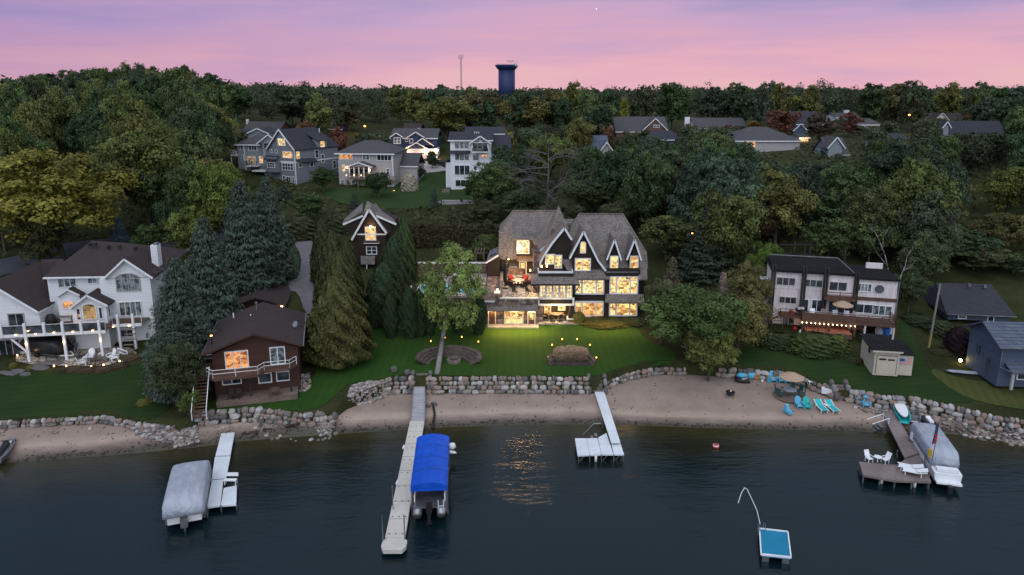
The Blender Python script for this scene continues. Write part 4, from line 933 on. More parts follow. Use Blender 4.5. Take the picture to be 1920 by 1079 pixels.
# lights of the big house
def sconce(px_l, cy, y, e=18, m='bulb', r_=.09, lab=None):
    p = f(px_l, cy, y); h.part('wall_lamp', MB().box(p.x-r_,p.x+r_,y-.22,y-.04,p.z-.14,p.z+.14), MT[m]); lamp(p+V3(0,-.5,.1), e, (1,.66,.30), .12, parent=h.root)
for cx in (182, 360, 503): 
    p = f(cx, 872, -.35); lamp((p.x, -.5, p.z-.15), 85, (1,.66,.28), .1, parent=h.root); h.part('soffit_lamp', MB().box(p.x-.12,p.x+.12,-.45,-.25,p.z-.06,p.z-.02), MT['bulbhot'])
lamp((f(400,900,-1).x, -2.0, 2.6), 700, (1,.52,.16), .6, 'AREA', 7, (R(-24),0,0), h.root, 1.2, R(125))  # unseen wide panel, added to wash the lawn with the house's warm spill
lamp((f(700,900,1.5).x, 1.6, zC-.25), 520, (1,.66,.30), .3, parent=h.root); lamp((f(700,900,1.5).x, -.3, zC-.6), 260, (1,.7,.3), .3, parent=h.root)
lamp((f(1100,900,-1).x, -1.6, 3.0), 300, (1,.54,.18), .6, 'AREA', 8, (R(-24),0,0), h.root, 1, R(125))  # second unseen panel, added to warm the lawn below the two bays
lamp((f(400,600,6).x, 8, zT+3.2), 1500, (1,.62,.30), .5, parent=h.root); lamp((f(520,700,3).x, 2.5, zT+2.2), 700, (1,.7,.34), .3, parent=h.root)
lamp((f(680,530,2).x, 2.2, T0.z+1.0), 10, (1,.6,.3), .2, parent=h.root)
p = f(315,458,12.2); lamp((p.x, 12.2, p.z-.15), 22, (1,.62,.18), .1, parent=h.root); h.part('soffit_lamp', MB().box(p.x-.15,p.x+.15,12.1,12.3,p.z-.06,p.z), MT['bulb'])
for cx, cy in ((228,708),): sconce(cx, cy, -.1, 14, 'bulbhot')
for cx, cy, y in ((493,548,12.3),(585,516,3.0),(627,512,3.0)): sconce(cx, cy, y, 5)
# terrace furniture
def zt(cx, cy, dz=0): return h.m @ (h.g(cx, cy, zT+.01)+V3(0,0,dz))
def patio_set(cx, cy):
    t = thing('dining_table', 'round patio dining table on the raised stone terrace', 'table', zt(cx, cy)); part('table_top', MB().lathe([(.85,.70),(.87,.73),(.85,.76)],20), MT['metal'], t); part('pedestal', MB().lathe([(.35,0),(.3,.05),(.12,.1),(.12,.7)],10), MT['wicker'], t)
    for i, (dx, dy, lb) in enumerate([(-1.5,.3,'red cushioned wicker armchair at the left of the terrace table'),(-.9,1.4,'red cushioned wicker armchair behind the terrace table, on the left'),(.9,1.4,'red cushioned wicker armchair behind the terrace table, on the right'),(1.5,.3,'red cushioned wicker armchair at the right of the terrace table'),(-.8,-1.1,'dark wicker armchair with its back to the lake, on the left of the table'),(.8,-1.1,'dark wicker armchair with its back to the lake, on the right of the table')]):
        k = thing('patio_armchair', lb, 'armchair', t.location+V3(dx,dy,0), math.atan2(dy,dx)-math.pi/2, 'armchairs round the terrace table')
        m = MB(); m.box(-.35,.35,-.3,.3,.12,.34); m.box(-.4,-.3,-.32,.34,.12,.6); m.box(.3,.4,-.32,.34,.12,.6); m.obox((0,.36,.58),(.8,.1,.72),rx=-.15); part('frame', m, MT['wicker'], k)
        m = MB(); m.box(-.3,.3,-.3,.24,.34,.46); m.obox((0,.29,.68),(.6,.12,.5),rx=-.15); part('cushion', m, MT['red'], k); legs(k, .33, .26, .12, .06)
patio_set(395,668)
u = thing('folded_umbrella', 'tall closed black parasol at the left edge of the terrace', 'parasol', zt(290,695)); part('pole', MB().tube((0,0,0),(0,0,3.9),.035), MT['dark'], u); part('canopy', MB().lathe([(.12,.9),(.26,1.2),(.24,2.4),(.12,3.6),(.03,3.85)],8), MT['dark'], u); part('base', MB().lathe([(.4,0),(.4,.08),(.1,.12)],12), MT['dark'], u)
u = thing('folded_umbrella', 'second closed black parasol, behind the first on the terrace', 'parasol', zt(303,600)); part('pole', MB().tube((0,0,0),(0,0,3.0),.035), MT['dark'], u); part('canopy', MB().lathe([(.1,.8),(.2,1.1),(.2,2),(.1,2.8),(.03,3.0)],8), MT['dark'], u)
gr = thing('grill_island', 'steel barbecue on a stone counter at the back of the terrace', 'barbecue', zt(355,577)); part('counter', MB().box(-1.4,1.4,-.4,.4,0,.85), MT['stone'], gr); part('grill', MB().box(-.6,.6,-.35,.35,.88,1.25), MT['metal'], gr); part('hood', MB().prismx([(-.35,1.26),(.35,1.26),(.3,1.5),(-.1,1.6)],-.58,.58), MT['dark'], gr)
for i, (cx, cy, lb) in enumerate([(365,745,'folding lounge chair near the front edge of the terrace'),(478,740,'dark side chair near the front edge of the terrace, beside the glazed room')]):
    k = thing('patio_chair', lb, 'chair', zt(cx,cy), .4+i*2); part('seat', MB().box(-.28,.28,-.28,.28,.38,.45), MT['wicker'], k); part('backrest', MB().obox((0,.3,.7),(.54,.05,.6),rx=-.2), MT['wicker'], k); legs(k, .25, .25, .4, .04)
# porch dining set
pb = h.m @ f(700,945,1.5); pb = V3(pb.x, 86.5, 3.22)
t = thing('porch_table', 'dining table on the open porch under the balcony room', 'table', pb); part('table_top', MB().box(-1.1,1.1,-.55,.55,.70,.76), MT['wood'], t); legs(t, 1, .45, .7, .1, 'wood')
for dx, dy, lb in [(-.45,-.95,'dark porch chair with its back to the lawn, on the left'),(.45,-.95,'dark porch chair with its back to the lawn, on the right'),(-1.5,0,'pale porch chair at the left end of the porch table'),(1.5,0,'pale porch chair at the right end of the porch table')]:
    k = thing('dining_chair', lb, 'chair', pb+V3(dx,dy,0), math.atan2(dy,dx)-math.pi/2, 'chairs at the porch table'); mm = MT['wicker'] if dy else MT['wood']; part('seat', MB().box(-.25,.25,-.25,.25,.4,.48), mm, k); part('backrest', MB().obox((0,.26,.75),(.5,.06,.6),rx=-.1), mm, k); legs(k, .22, .22, .42, .05)
# ================================================================ carriage house
def rail(root, pts, hgt=.9, m=None, step=1.6, w=.07, n=2, name='railing'):
    mb = MB()
    for a, b in zip(pts[:-1], pts[1:]):
        a, b = Vector(a), Vector(b); L = (b-a).length; k = max(1, round(L/step))
        for i in range(k+1): p = a.lerp(b, i/k); mb.bar(p, p+V3(0,0,hgt), w)
        for j in range(n): zz = hgt*(1-j*.45) if n < 4 else hgt*(1-j/n); mb.bar(a+V3(0,0,zz), b+V3(0,0,zz), w*.8)
    return part(name, mb, m or MT['white'], root)
h = House('carriage_house', 'small dark carriage house with a steep white-trimmed gable and one glowing upper window', 'house', 690, 505, 6.2, Y=103, crop=(560,370,4)); f = h.f
x0, x1, xm = f(416,400).x, f(655,400).x, f(527,90).x
zt_ = f(0,280).z
h.part('wall', MB().box(x0,x1,0,8,-1.5,zt_), bw); h.part('gable_wall', MB().prism([(f(440,275).x,zt_),(f(640,275).x,zt_),(xm,f(527,110).z)], .02, 6), bw)
k0 = [f(398,318,-.4), f(527,88,-.4), f(660,268,-.4)]
r = MB(); r.slab([k0[0],k0[1],V3(k0[1].x,5,k0[1].z),V3(k0[0].x,5,k0[0].z)],.2); r.slab([k0[1],k0[2],V3(k0[2].x,5,k0[2].z),V3(k0[1].x,5,k0[1].z)],.2); h.part('roof', r, cd)
t = MB(); t.bar(k0[0]+V3(0,-.08,-.08),k0[1]+V3(0,-.08,-.08),.12,.3); t.bar(k0[1]+V3(0,-.08,-.08),k0[2]+V3(0,-.08,-.08),.12,.3); h.part('barge_board', t, wh)
r = MB(); sp = f(515,27,4)
r.slab([f(330,190,.6), f(480,100,.6), f(482,50,5)+V3(0,0,.2), f(345,160,5)],.2); r.slab([f(730,195,.6), f(575,125,.6), f(560,70,5)+V3(0,0,.2), f(715,165,5)],.2)
for a, b in (((480,130),(585,130)),): 
    c0, c1 = f(*a,1.5), f(*b,1.5); c2, c3 = V3(c1.x,6,c1.z), V3(c0.x,6,c0.z)
    for p, q_ in ((c0,c1),(c1,c2),(c2,c3),(c3,c0)): r.add([p,q_,sp],[(0,1,2)])
h.part('side_roof', r, cd); h.part('side_barge_board', MB().bar(f(333,205,.5),f(482,140,.5),.12,.28), wh); h.part('side_barge_board', MB().bar(f(732,205,.5),f(580,140,.5),.12,.28), wh)
h.part('side_gable', MB().prism([(f(370,215,.7).x,f(0,285,.7).z),(f(700,215,.7).x,f(0,285,.7).z),(f(690,205,.7).x,f(0,210,.7).z),(xm,f(0,130,.7).z),(f(365,205,.7).x,f(0,210,.7).z)], .7, 7.5), bw)
h.part('trim_band', MB().box(f(425,0).x,f(645,0).x,-.1,0,f(0,284).z,f(0,274).z), wh)
h.win((503,228),(576,318),0,MT['lit2'],2,2,.14,wh); h.win((512,374),(583,424),0,MT['glass'],2,2,.14,wh)
a, b = f(486,332,-.7), f(600,350,-.7); h.part('balcony', MB().box(a.x,b.x,-.7,0,b.z,b.z+.1), wh); h.part('balcony_rail', MB().box(a.x,b.x,-.7,-.64,b.z+.101,b.z+.45), MT['deckbrown'])
r = MB(); r.slab([f(466,500,-.9),f(572,500,-.9),f(572,440),f(466,440)],.12); h.part('awning_roof', r, cd); h.part('corner_post', MB().bar(f(511,505,-.8),f(511,580,-.8),.14), wh)
lamp(f(540,215,-.6), 60, (1,.6,.25), .15, parent=h.root); p = f(540,222,-.2); h.part('wall_lamp', MB().box(p.x-.16,p.x+.16,-.25,-.1,p.z-.1,p.z+.1), MT['bulbhot'])

# ================================================================ white house on the left
h = House('white_house', 'white house at the left with a brown shingle roof, white chimney and long raised deck', 'house', 225, 640, 3.0, rz=R(8.5), crop=(0,430,3.722)); f = h.f
ws, br_, wt_ = MT['whitesiding'], MT['brownroof'], MT['white']
xl, xr = f(335,400).x, f(1053,400,-1).x; xc = f(727,400).x
ez = f(330,337).z
h.part('wall', MB().box(xl, xc+.2, 0, 9.5, -.6, ez), ws); h.part('wall', MB().box(xc, xr, -1, 9.5, -.6, f(0,345,-1).z), ws, 'white gabled block at the right end, under the chimney')
g0, g1, g2 = f(727,345,-1), f(865,212,-1), f(1056,335,-1)
h.part('gable_wall', MB().prism([(g0.x,g0.z),(g2.x-.3,g0.z),(g1.x,g1.z-.1)], -1, 4), ws)
rdg = lambda cx, cy: f(cx, cy, 6.0)
r = MB(); pA, pB = rdg(640,80), rdg(925,100); e0 = f(300,335,-.5); e1 = f(725,328,-.5)
e2 = f(1078,320,-1.3)
r.slab([e0, V3(e2.x,-.5,e1.z), pB, pA], .2); bk0, bk1 = mir(e0,6), mir(V3(e2.x,-.5,e1.z),6)
r.slab([pA,pB,bk1,bk0],.2); r.slab([e0,pA,bk0],.2); r.slab([V3(e2.x,-.5,e1.z),bk1,pB],.2); h.part('roof', r, br_)
r = MB(); ap = f(865,206,-1.5); lo0, lo1 = f(718,345,-1.5), f(1066,338,-1.5); yb = 5.2
r.slab([lo0,ap,V3(ap.x,yb,ap.z),V3(lo0.x,yb-3.5,lo0.z)],.18); r.slab([ap,lo1,V3(lo1.x,yb,lo1.z),V3(ap.x,yb,ap.z)],.18); h.part('gable_roof', r, br_)
t = MB(); t.bar(lo0+V3(0,-.06,-.1),ap+V3(0,-.06,-.1),.1,.2); t.bar(ap+V3(0,-.06,-.1),lo1+V3(0,-.06,-.1),.1,.2); t.bar(e0+V3(0,-.05,-.12),V3(lo0.x,-.55,e1.z-.12),.1,.2); h.part('fascia', t, wt_)
h.part('chimney', MB().box(f(1062,250,2).x, f(1108,250,2).x, 2, 3.3, 3, f(0,122,2).z), ws); h.part('chimney_cap', MB().box(f(1068,120,2.2).x, f(1098,120,2.2).x, 2.2, 3, f(0,122,2).z, f(0,110,2).z), MT['metal'])
mb = MB()
for cx, cy in ((628,104),(665,104),(755,120),(835,118),(912,195),(940,170),(945,130)): p = f(cx,cy,4.6); h.part('roof_vent', MB().box(p.x-.16,p.x+.16,4.4,4.8,p.z-.25,p.z+.12), MT['dark'])
h.win((405,340),(533,398),0,MT['glasscurt'],3,1,.08,wt_); h.win((612,332),(677,374),0,MT['glasscurt'],2,1,.08,wt_)
h.win((803,312),(983,428),-1,MT['glasscurt'],4,1,.11,MT['tansiding'],arch=True,tr=1); h.win((833,512),(992,604),-1,MT['glasscurt'],4,1,.08,wt_); h.win((843,705),(930,745),-1,MT['glass'],2,1,.07,wt_)
# entry bump with small arched gable
p0, p1 = f(397,470,-1.2), f(555,470,-1.2); h.part('bay_wall', MB().prism([(p0.x,0),(p1.x,0),(p1.x,p1.z),(f(470,425,-1.2).x,f(470,428,-1.2).z),(p0.x,p0.z)], -1.2, .3), ws)
r = MB(); a = f(470,420,-1.5); r.slab([f(394,468,-1.5),a,V3(a.x,2,a.z),V3(p0.x,2,p0.z)],.14); r.slab([a,f(560,462,-1.5),V3(p1.x,2,p1.z),V3(a.x,2,a.z)],.14); h.part('bay_roof', r, br_)
t = MB(); t.bar(f(396,470,-1.56),f(468,424,-1.56),.08,.16); t.bar(f(468,424,-1.56),f(556,464,-1.56),.08,.16); h.part('fascia', t, wt_)
h.win((435,500),(518,550),-1.2,MT['lit3'],2,1,.1,wt_,arch=True)
# sun room
y3 = -2.6; a0_, a1_ = f(498,545,y3), f(738,530,y3); apx = f(605,468,y3)
h.part('sunroom_wall', MB().prism([(a0_.x,0.0),(a1_.x,0.0),(a1_.x,a1_.z),(apx.x,apx.z),(a0_.x,a0_.z)], y3, .1), ws)
r = MB(); A = f(603,460,y3-.4); B = f(482,552,y3-.4); C = f(752,532,y3-.4); r.slab([B,A,V3(A.x,1,A.z),V3(B.x,1,B.z)],.16); r.slab([A,C,V3(C.x,1,C.z),V3(A.x,1,A.z)],.16); h.part('sunroom_roof', r, br_)
t = MB(); t.bar(B+V3(0,-.05,-.08),A+V3(0,-.05,-.08),.08,.2); t.bar(A+V3(0,-.05,-.08),C+V3(0,-.05,-.08),.08,.2); h.part('fascia', t, wt_)
h.win((535,556),(566,630),y3,MT['glass'],1,1,.09,wt_); h.win((572,522),(680,626),y3,MT['litdim'],1,1,.1,wt_,arch=True); h.win((690,548),(718,622),y3,MT['glass'],1,1,.09,wt_); h.swin((750,548),(768,605),a1_.x,MT['glass'])
# left wing
yw = -2.9; L0 = f(-260,590,yw); L1 = f(272,578,yw); apx = f(-70,385,yw)
h.part('wall', MB().box(L0.x,L1.x,yw,7,-.6,L1.z-.2), ws, 'white gabled wing at the left edge of the frame'); h.part('gable_wall', MB().prism([(L0.x,L1.z-.2),(L1.x,L1.z-.2),(apx.x,apx.z-.2)], yw, 7), ws)
A = f(-70,378,yw-.5); C = f(268,578,yw-.5); B = V3(2*A.x-C.x,C.y,C.z); yb = 6.5
r = MB(); r.slab([A,C,V3(C.x,yb,C.z),V3(A.x,yb,A.z)],.2); r.slab([B,A,V3(A.x,yb,A.z),V3(B.x,yb,B.z)],.2); q0 = V3(A.x,yb,A.z); q1 = f(285,212,9); q2 = f(445,208,9); r.slab([V3(C.x,yb,C.z), f(388,498,0), q2, q1, q0], .2); r.slab([f(268,578,yw-.5), f(388,498,.2), V3(C.x-.1,yb,C.z+.4)], .2); h.part('wing_roof', r, br_)
t = MB(); t.bar(A+V3(0,-.05,-.1),C+V3(0,-.05,-.1),.08,.22); t.bar(C+V3(.05,0,-.12),V3(C.x+.05,1.5,C.z-.12),.1,.2); h.part('fascia', t, wt_)
h.win((58,594),(176,688),yw,MT['glass'],2,1,.1,MT['tansiding'],name='patio_door'); h.win((-10,778),(145,878),yw,MT['glass'],3,1,.1,MT['tansiding'],name='patio_door')
# deck
yd = -5.2; dz = f(440,720,yd).z; d0, d1 = f(-300,745,yd).x, f(735,700,yd).x; d2 = f(985,620,-3.2).x
h.part('deck_floor', MB().box(d0,d1,yd,yw-.01,dz-.06,dz), MT['deckbrown']); h.part('deck_floor', MB().box(L1.x+.05,d2,yw,-.02,dz-.063,dz-.003), MT['deckbrown'])
h.part('deck_beam', MB().box(d0,d1,yd-.08,yd,dz-.32,dz+.02), wt_); h.part('deck_beam', MB().box(d1,d2,-3.3,-3.2,dz-.32,dz+.02), wt_)
rail(h.root, [(d0,yd+.05,dz),(d1,yd+.05,dz),(d1,-3.2,dz),(d2,-3.2,dz)], 1.0, wt_, 30, .05, 1, 'handrail'); h.part('rail_glass', MB().box(d0,d1,yd+.03,yd+.05,dz+.1,dz+.95), MT['glass'])
for i, cx in enumerate([5,172,308,438,568,695]):
    x = f(cx,690,yd).x; h.part('deck_post', MB().box(x-.13,x+.13,yd-.16,yd+.1,-.5 if i in (1,3,5) else dz-.3,dz+1.25), wt_)
    if i in (1,3,5): p = V3(x,yd-.2,dz-1.1); h.part('post_lamp', MB().box(x-.08,x+.08,yd-.24,yd-.16,p.z-.08,p.z+.08), MT['ember' if 0 else 'bulb']); lamp(p+V3(0,-.3,0), 6, (1,.6,.3), .1, parent=h.root)
for cx in (825,930): x = f(cx,650,-3.2).x; h.part('deck_post', MB().box(x-.12,x+.12,-3.38,-3.12,-.5,dz+1.2), wt_)
for cx in (548,655,745): x = f(cx,780,-2.2).x; h.part('deck_post', MB().box(x-.1,x+.1,-2.2,-2.0,-.5,dz-.1), wt_)
h.part('deck_brace', MB().bar(f(80,768,yd),f(205,870,yd),.16), wt_)
for cx, cy in ((108,738),(195,712),(248,732),(375,722),(507,716),(645,708)):
    p = f(cx,cy,yd-.14); h.part('step_lamp', MB().box(p.x-.07,p.x+.07,yd-.18,yd-.1,p.z-.05,p.z+.05), MT['bulb'])
for cx, cy in ((788,682),(900,676)): p = f(cx,cy,-3.4); h.part('step_lamp', MB().box(p.x-.07,p.x+.07,-3.42,-3.36,p.z-.05,p.z+.05), MT['bulb'])
lamp((f(480,700,-4).x, -4.2, dz+.6), 14, (1,.6,.3), .2, parent=h.root); lamp((f(250,800,-4).x,-4.4,.9),10,(1,.6,.35),.2,parent=h.root)
m = MB()
for i in range(5): m.box(d2-1.8,d2-.6,-3.6-i*.3,-3.3-i*.3,dz-.5-i*.55-.06,dz-.5-i*.55)
h.part('stairs', m, MT['wood']); rail(h.root, [(d2-2.2,-5,-.1),(d2-1.0,-5.6,-.3)], 1.0, wt_, 1, .12, 2, 'stair_railing')
def wpt(cx, cy, yl_): return h.m @ f(cx, cy, yl_)
dfl = lambda cx, cy: h.m @ h.g(cx, cy, dz)
t = thing('covered_grill', 'black covered grill on the deck of the white house', 'barbecue', dfl(360,660)); part('cover', MB().lathe([(.5,0),(.55,.3),(.5,.9),(.3,1.15),(.05,1.2)],10), MT['dark'], t, smooth=True)
t = thing('deck_table', 'outdoor table with clutter on the white house deck, beside the covered grill', 'table', dfl(470,640)); part('table_top', MB().box(-.9,.9,-.5,.5,.66,.72), MT['wood'], t); legs(t,.8,.4,.66,.08,'wood')
m = thing('hanging_chair', 'round black egg chair on the deck of the white house', 'chair', dfl(822,612)); c_ = MB()
for i in range(10):
    a = math.pi*i/10; c_.path([(.48*math.cos(a)*math.sin(b), .35*math.sin(a)*math.sin(b), .75-.6*math.cos(b)) for b in [j*math.pi/8 for j in range(9)]], .02, 4)
part('basket', c_, MT['dark'], m); part('stand', MB().path([(0,.5,0),(0,.5,1.6),(0,.2,1.75),(0,0,1.4)],.03), MT['dark'], m)
# patio below with the fire ring
pz = 3.05
pat = drape('patio', [(20,676),(60,660),(150,652),(240,650),(262,668),(240,680),(190,688),(120,688),(60,686)], MT['paver'], .10, 1)
# ================================================================ brown cabin
h = House('cabin', 'brown wooden cabin near the water with a shallow gable roof and a white-railed balcony', 'house', 559, 726, 2.55, rz=R(15), crop=(340,500,3.853)); f = h.f
bb_ = MT['brownwall']; x0, x1 = f(228,720).x, f(843,640).x; ze = f(520,610).z
h.part('wall', MB().box(x0,x1,0,9.6,-.6,f(843,575).z-.1), bb_); ap = f(520,492); A = f(520,484,-.6); B = f(178,628,-.6); C = f(876,566,-.6); h.part('gable_wall', MB().prism([(x0,f(843,575).z-.1),(x1,f(843,575).z-.1),(A.x,ap.z-.1)],0,9.6), bb_)
yb = 10.2; r = MB(); B = V3(2*A.x-C.x-.3, -.6, C.z-.1); r.slab([B,A,V3(A.x,yb,A.z),V3(B.x,yb,B.z)],.18); r.slab([A,C,V3(C.x,yb,C.z),V3(A.x,yb,A.z)],.18); h.part('roof', r, MT['brownroof'])
h.part('gutter', MB().bar(C+V3(.06,0,-.1), V3(C.x+.06,yb,C.z-.1), .1), MT['metal']); h.part('gutter', MB().bar(B+V3(-.06,0,-.1), V3(B.x-.06,yb,B.z-.1), .1), MT['metal'])
t = MB(); t.bar(B+V3(0,-.04,-.1),A+V3(0,-.04,-.1),.06,.2); t.bar(A+V3(0,-.04,-.1),C+V3(0,-.04,-.1),.06,.2); h.part('fascia', t, bb_)
p = f(545,325,7.4); h.part('flue_pipe', MB().tube(p+V3(0,0,-.4),p+V3(0,0,1.0),.09).tube(p+V3(0,0,.95),p+V3(0,0,1.1),.16), MT['metal'])
for cx, cy in ((376,352),(502,362)): p = f(cx,cy,6.5); h.part('vent_pipe', MB().tube(p-V3(0,0,.3),p+V3(0,0,.25),.06), MT['white'])
p = f(830,450,3.6); d = h.part('satellite_dish', MB().lathe([(.02,0),(.2,.05),(.34,.16)],12), MT['metal']); d.location = p+V3(0,0,.5); d.rotation_euler = (R(60),0,R(-40)); h.part('dish_mast', MB().tube(p-V3(0,0,.3),p+V3(0,0,.5),.03), MT['metal'])
def wins(c0,c1,pane,nx): a = f(*c0); b = f(*c1); return window(h.root,a.x,b.x,b.z,a.z,0,pane,nx,1,.1,MT['white'])
wins((318,622),(484,722),MT['lit3'],3); wins((643,590),(748,695),MT['glasscurt'],2); wins((560,778),(650,830),MT['glass'],1); wins((690,765),(780,815),MT['glass'],1); wins((300,812),(430,838),MT['glass'],2)
bz = f(560,768,-1.7).z; pl = [(f(180,770,-1.3).x,-1.2),(f(228,795,-2.1).x,-2.1),(f(553,765,-2.1).x,-2.1),(f(600,745,-1.2).x,-1.2),(f(782,725,-1.2).x,-1.2),(f(832,700,-.3).x,-.3),(x1-.05,-.02),(f(180,770,-1.3).x,-.02)]
h.part('balcony_floor', MB().prismz(pl, bz-.3, bz), MT['deckbrown']); rail(h.root, [(p[0],p[1],bz) for p in pl[:6]], .85, MT['white'], 2.2, .06, 2)
for cx in (495,790): x = f(cx,830,-1.1).x; h.part('balcony_post', MB().box(x-.08,x+.08,-1.15,-1.0,-.4,bz-.3), MT['darkwood'])
m = MB(); sx = f(150,800,-1.5).x
for i in range(13): m.box(sx-.6,sx+.6,-1.2-i*.28,-.92-i*.28,bz-.1-i*.23,bz-.04-i*.23)
m.bar((sx-.6,-1,bz-.15),(sx-.6,-4.6,bz-3.0),.06,.3); h.part('stairs', m, MT['deckbrown'])
for k in (-.65,.65):
    m = MB(); m.bar((sx+k,-1,bz+.85),(sx+k,-4.6,bz-2.1),.06); m.bar((sx+k,-4.6,bz-2.1),(sx+k,-4.6,bz-3),.06); m.bar((sx+k,-1,bz+.85),(sx+k,-1,bz),.06); h.part('stair_rail', m, MT['white'])
h.part('balcony_floor', MB().box(sx-.65,x0,-1.2,2.5,bz-.2,bz-.01), MT['deckbrown']); rail(h.root, [(sx+.6,-1.15,bz),(pl[0][0],pl[0][1],bz)], .85, MT['white'], 2, .06, 2); rail(h.root, [(sx-.65,-1,bz),(sx-.65,2.4,bz),(x0-.1,2.4,bz)], .85, MT['white'], 2, .06, 2)
h.part('patio_slab', MB().box(x0+.3,x1-.2,-1.9,0,-.5,.06), MT['wood'])
for i,(cx,cy,lb) in enumerate([(350,870,'dark patio chair under the cabin balcony, left'),(400,862,'dark patio chair under the cabin balcony, beside the glass door')]):
    c = thing('patio_chair', lb, 'chair', h.m @ V3(f(cx,cy,-1.4).x,-1.4,.06)); part('seat', MB().box(-.28,.28,-.28,.28,.38,.45), MT['wicker'], c); part('backrest', MB().obox((0,.3,.7),(.54,.05,.6),rx=-.2), MT['wicker'], c); legs(c,.25,.25,.38)
t = thing('patio_table', 'reddish round patio table with chairs folded against it, in front of the cabin', 'table', h.m @ V3(f(670,860,-1.6).x,-1.7,.06)); part('table_top', MB().lathe([(.55,.68),(.55,.73)],14), MT['deckbrown'], t); legs(t,.35,.35,.68,.05,'deckbrown')
# garage behind
g_ = House('garage', 'brown garage with a shallow gable roof behind the cabin', 'garage', 535, 600, 4.4, Y=86, rz=R(11), crop=(340,500,3.853)); f = g_.f
A = f(530,228); C = f(758,278); B = f(330,310); xa, xb = f(350,300).x, f(742,300).x
g_.part('wall', MB().box(xa,xb,.5,8.3,-1,C.z), bb_); g_.part('gable_wall', MB().prism([(xa,C.z-.05),(xb,C.z-.05),(A.x,A.z-.15)],.5,8.3), bb_); B = V3(2*A.x-C.x,0,C.z); r = MB(); r.slab([B,A,V3(A.x,8.8,A.z),V3(B.x,8.8,B.z)],.16); r.slab([A,C,V3(C.x,8.8,C.z),V3(A.x,8.8,A.z)],.16); g_.part('roof', r, MT['brownroof'])
g_.win((432,318),(490,350),.5,MT['glass'],2,1,.08); g_.win((575,302),(630,330),.5,MT['glass'],2,1,.08)
p = f(725,293,.3); g_.part('wall_lamp', MB().box(p.x-.12,p.x+.12,.15,.4,p.z-.12,p.z+.12), MT['bulbhot']); lamp(p+V3(0,-.5,0), 22, (1,.55,.25), .1, parent=g_.root)
# timber steps to the right of the cabin
m = MB(); p = gp(567,622)
for i in range(7): m.box(-.7,.7,i*.45,i*.45+.4,i*.17-.3,i*.17)
solo('garden_steps', 'timber steps between the cabin and the tall green hedge', 'steps', m, MT['wood'], p)
# ================================================================ modern stucco house
h = House('modern_house', 'flat-roofed three-storey stucco house with dark timber piers, brown decks and string lights', 'house', 1672.8, 619.5, 4.0, rz=R(-14), crop=(1380,440,4.15)); f = h.f
su, dw, dk = MT['stucco'], MT['darkwood'], MT['deckbrown']
X0, X1 = f(285,400).x, 0.0; zt3 = f(1250,362).z; zt2 = f(300,292).z; xm = f(930,400).x
h.part('wall', MB().box(X0,xm,0,7.5,-.5,max(zt2,zt3)+.1), su); h.part('wall', MB().box(xm,X1,-.1,7,f(0,690).z,zt3), su, 'right-hand stucco block with the octagonal window')
h.part('undercroft_wall', MB().box(xm,X1,3.5,7,-.5,f(0,690).z), MT['dark'])
h.part('wall', MB().box(X1-.3,X1-.02,-.1,3.5,-.5,f(0,690).z), su)
zr = max(zt2,zt3)+.1
r = MB(); r.box(X0-.3,xm+.2,.3,7.7,zr+.002,zr+.10); r.box(X0-.3,xm,-.35,.3,zr+.02,zr+.3); r.box(xm-.1,X1+.1,-.4,6.2,zt3+.003,zt3+.2); h.part('roof', r, MT['flatroof'])
sl = MB(); sl.slab([(X0,.3,zr+.2),(xm-.3,.3,zr+.2),(xm-.9,6.8,zr+.55),(X0,6.8,zr+.55)],.1); h.part('sloping_roof', sl, MT['flatroof']); h.part('roof_edge', MB().bar((X0,6.8,zr+.6),(xm-.9,6.8,zr+.6),.14).bar((xm-.9,6.8,zr+.6),(xm-.2,.3,zr+.25),.12), MT['metal'])
h.part('roof_parapet', MB().box(xm+2.2,X1-.5,5,5.3,zt3+.2,zt3+.9), su)
for cx in (285,525,695,935):
    for k in (-.16,.16):
        x = f(cx,400,-.35).x+k; h.part('pier', MB().box(x-.1,x+.1,-.6,-.2,-.4 if cx == 285 else (2.3 if cx < 900 else 2.3),zr+(.9 if cx < 900 else .5)), dw)
for cx in (278,540,860): x = f(cx,150,7).x; h.part('pier', MB().box(x-.1,x+.1,7.6,7.9,3,zr+1.6), dw)
x = f(1240,500,-.3).x; h.part('downpipe', MB().tube((X1+.1,-.3,0),(X1+.1,-.3,zt3),.05), MT['metal'])
W = h.win
W((320,333),(455,397),0,MT['glass'],3,1,.09,su); W((532,350),(668,410),0,MT['glass'],3,1,.08,su); W((730,368),(855,450),0,MT['glass'],2,1,.09,su,name='patio_door'); W((948,382),(1048,444),-.1,MT['glasscurt'],4,1,.09,wh)
a = f(1078,390,-.1); b = f(1152,460,-.1); cx_, cz_, rr_2 = (a.x+b.x)/2, (a.z+b.z)/2, (b.x-a.x)/2
o_ = MB().prism([(cx_+rr_2*1.12*math.cos(R(22.5+45*i)), cz_+rr_2*1.12*math.sin(R(22.5+45*i))) for i in range(8)], -.18,-.05); w_ = h.part('octagonal_window', o_, su); h.part('pane', MB().prism([(cx_+rr_2*.95*math.cos(R(22.5+45*i)), cz_+rr_2*.95*math.sin(R(22.5+45*i))) for i in range(8)], -.2,-.17), MT['glass'], parent=w_)
W((340,483),(465,538),0,MT['glass'],3,1,.07,su); W((525,505),(555,598),0,MT['glass'],1,1,.1,wh,name='door'); W((595,508),(660,600),0,MT['glass'],2,1,.08,wh,name='patio_door'); W((725,518),(905,612),0,MT['glass'],3,1,.08,su,name='patio_door')
W((932,540),(1055,612),-.1,MT['glass'],2,1,.08,wh,name='patio_door'); W((1068,552),(1203,630),-.1,MT['glasscurt'],3,1,.08,wh,name='patio_door')
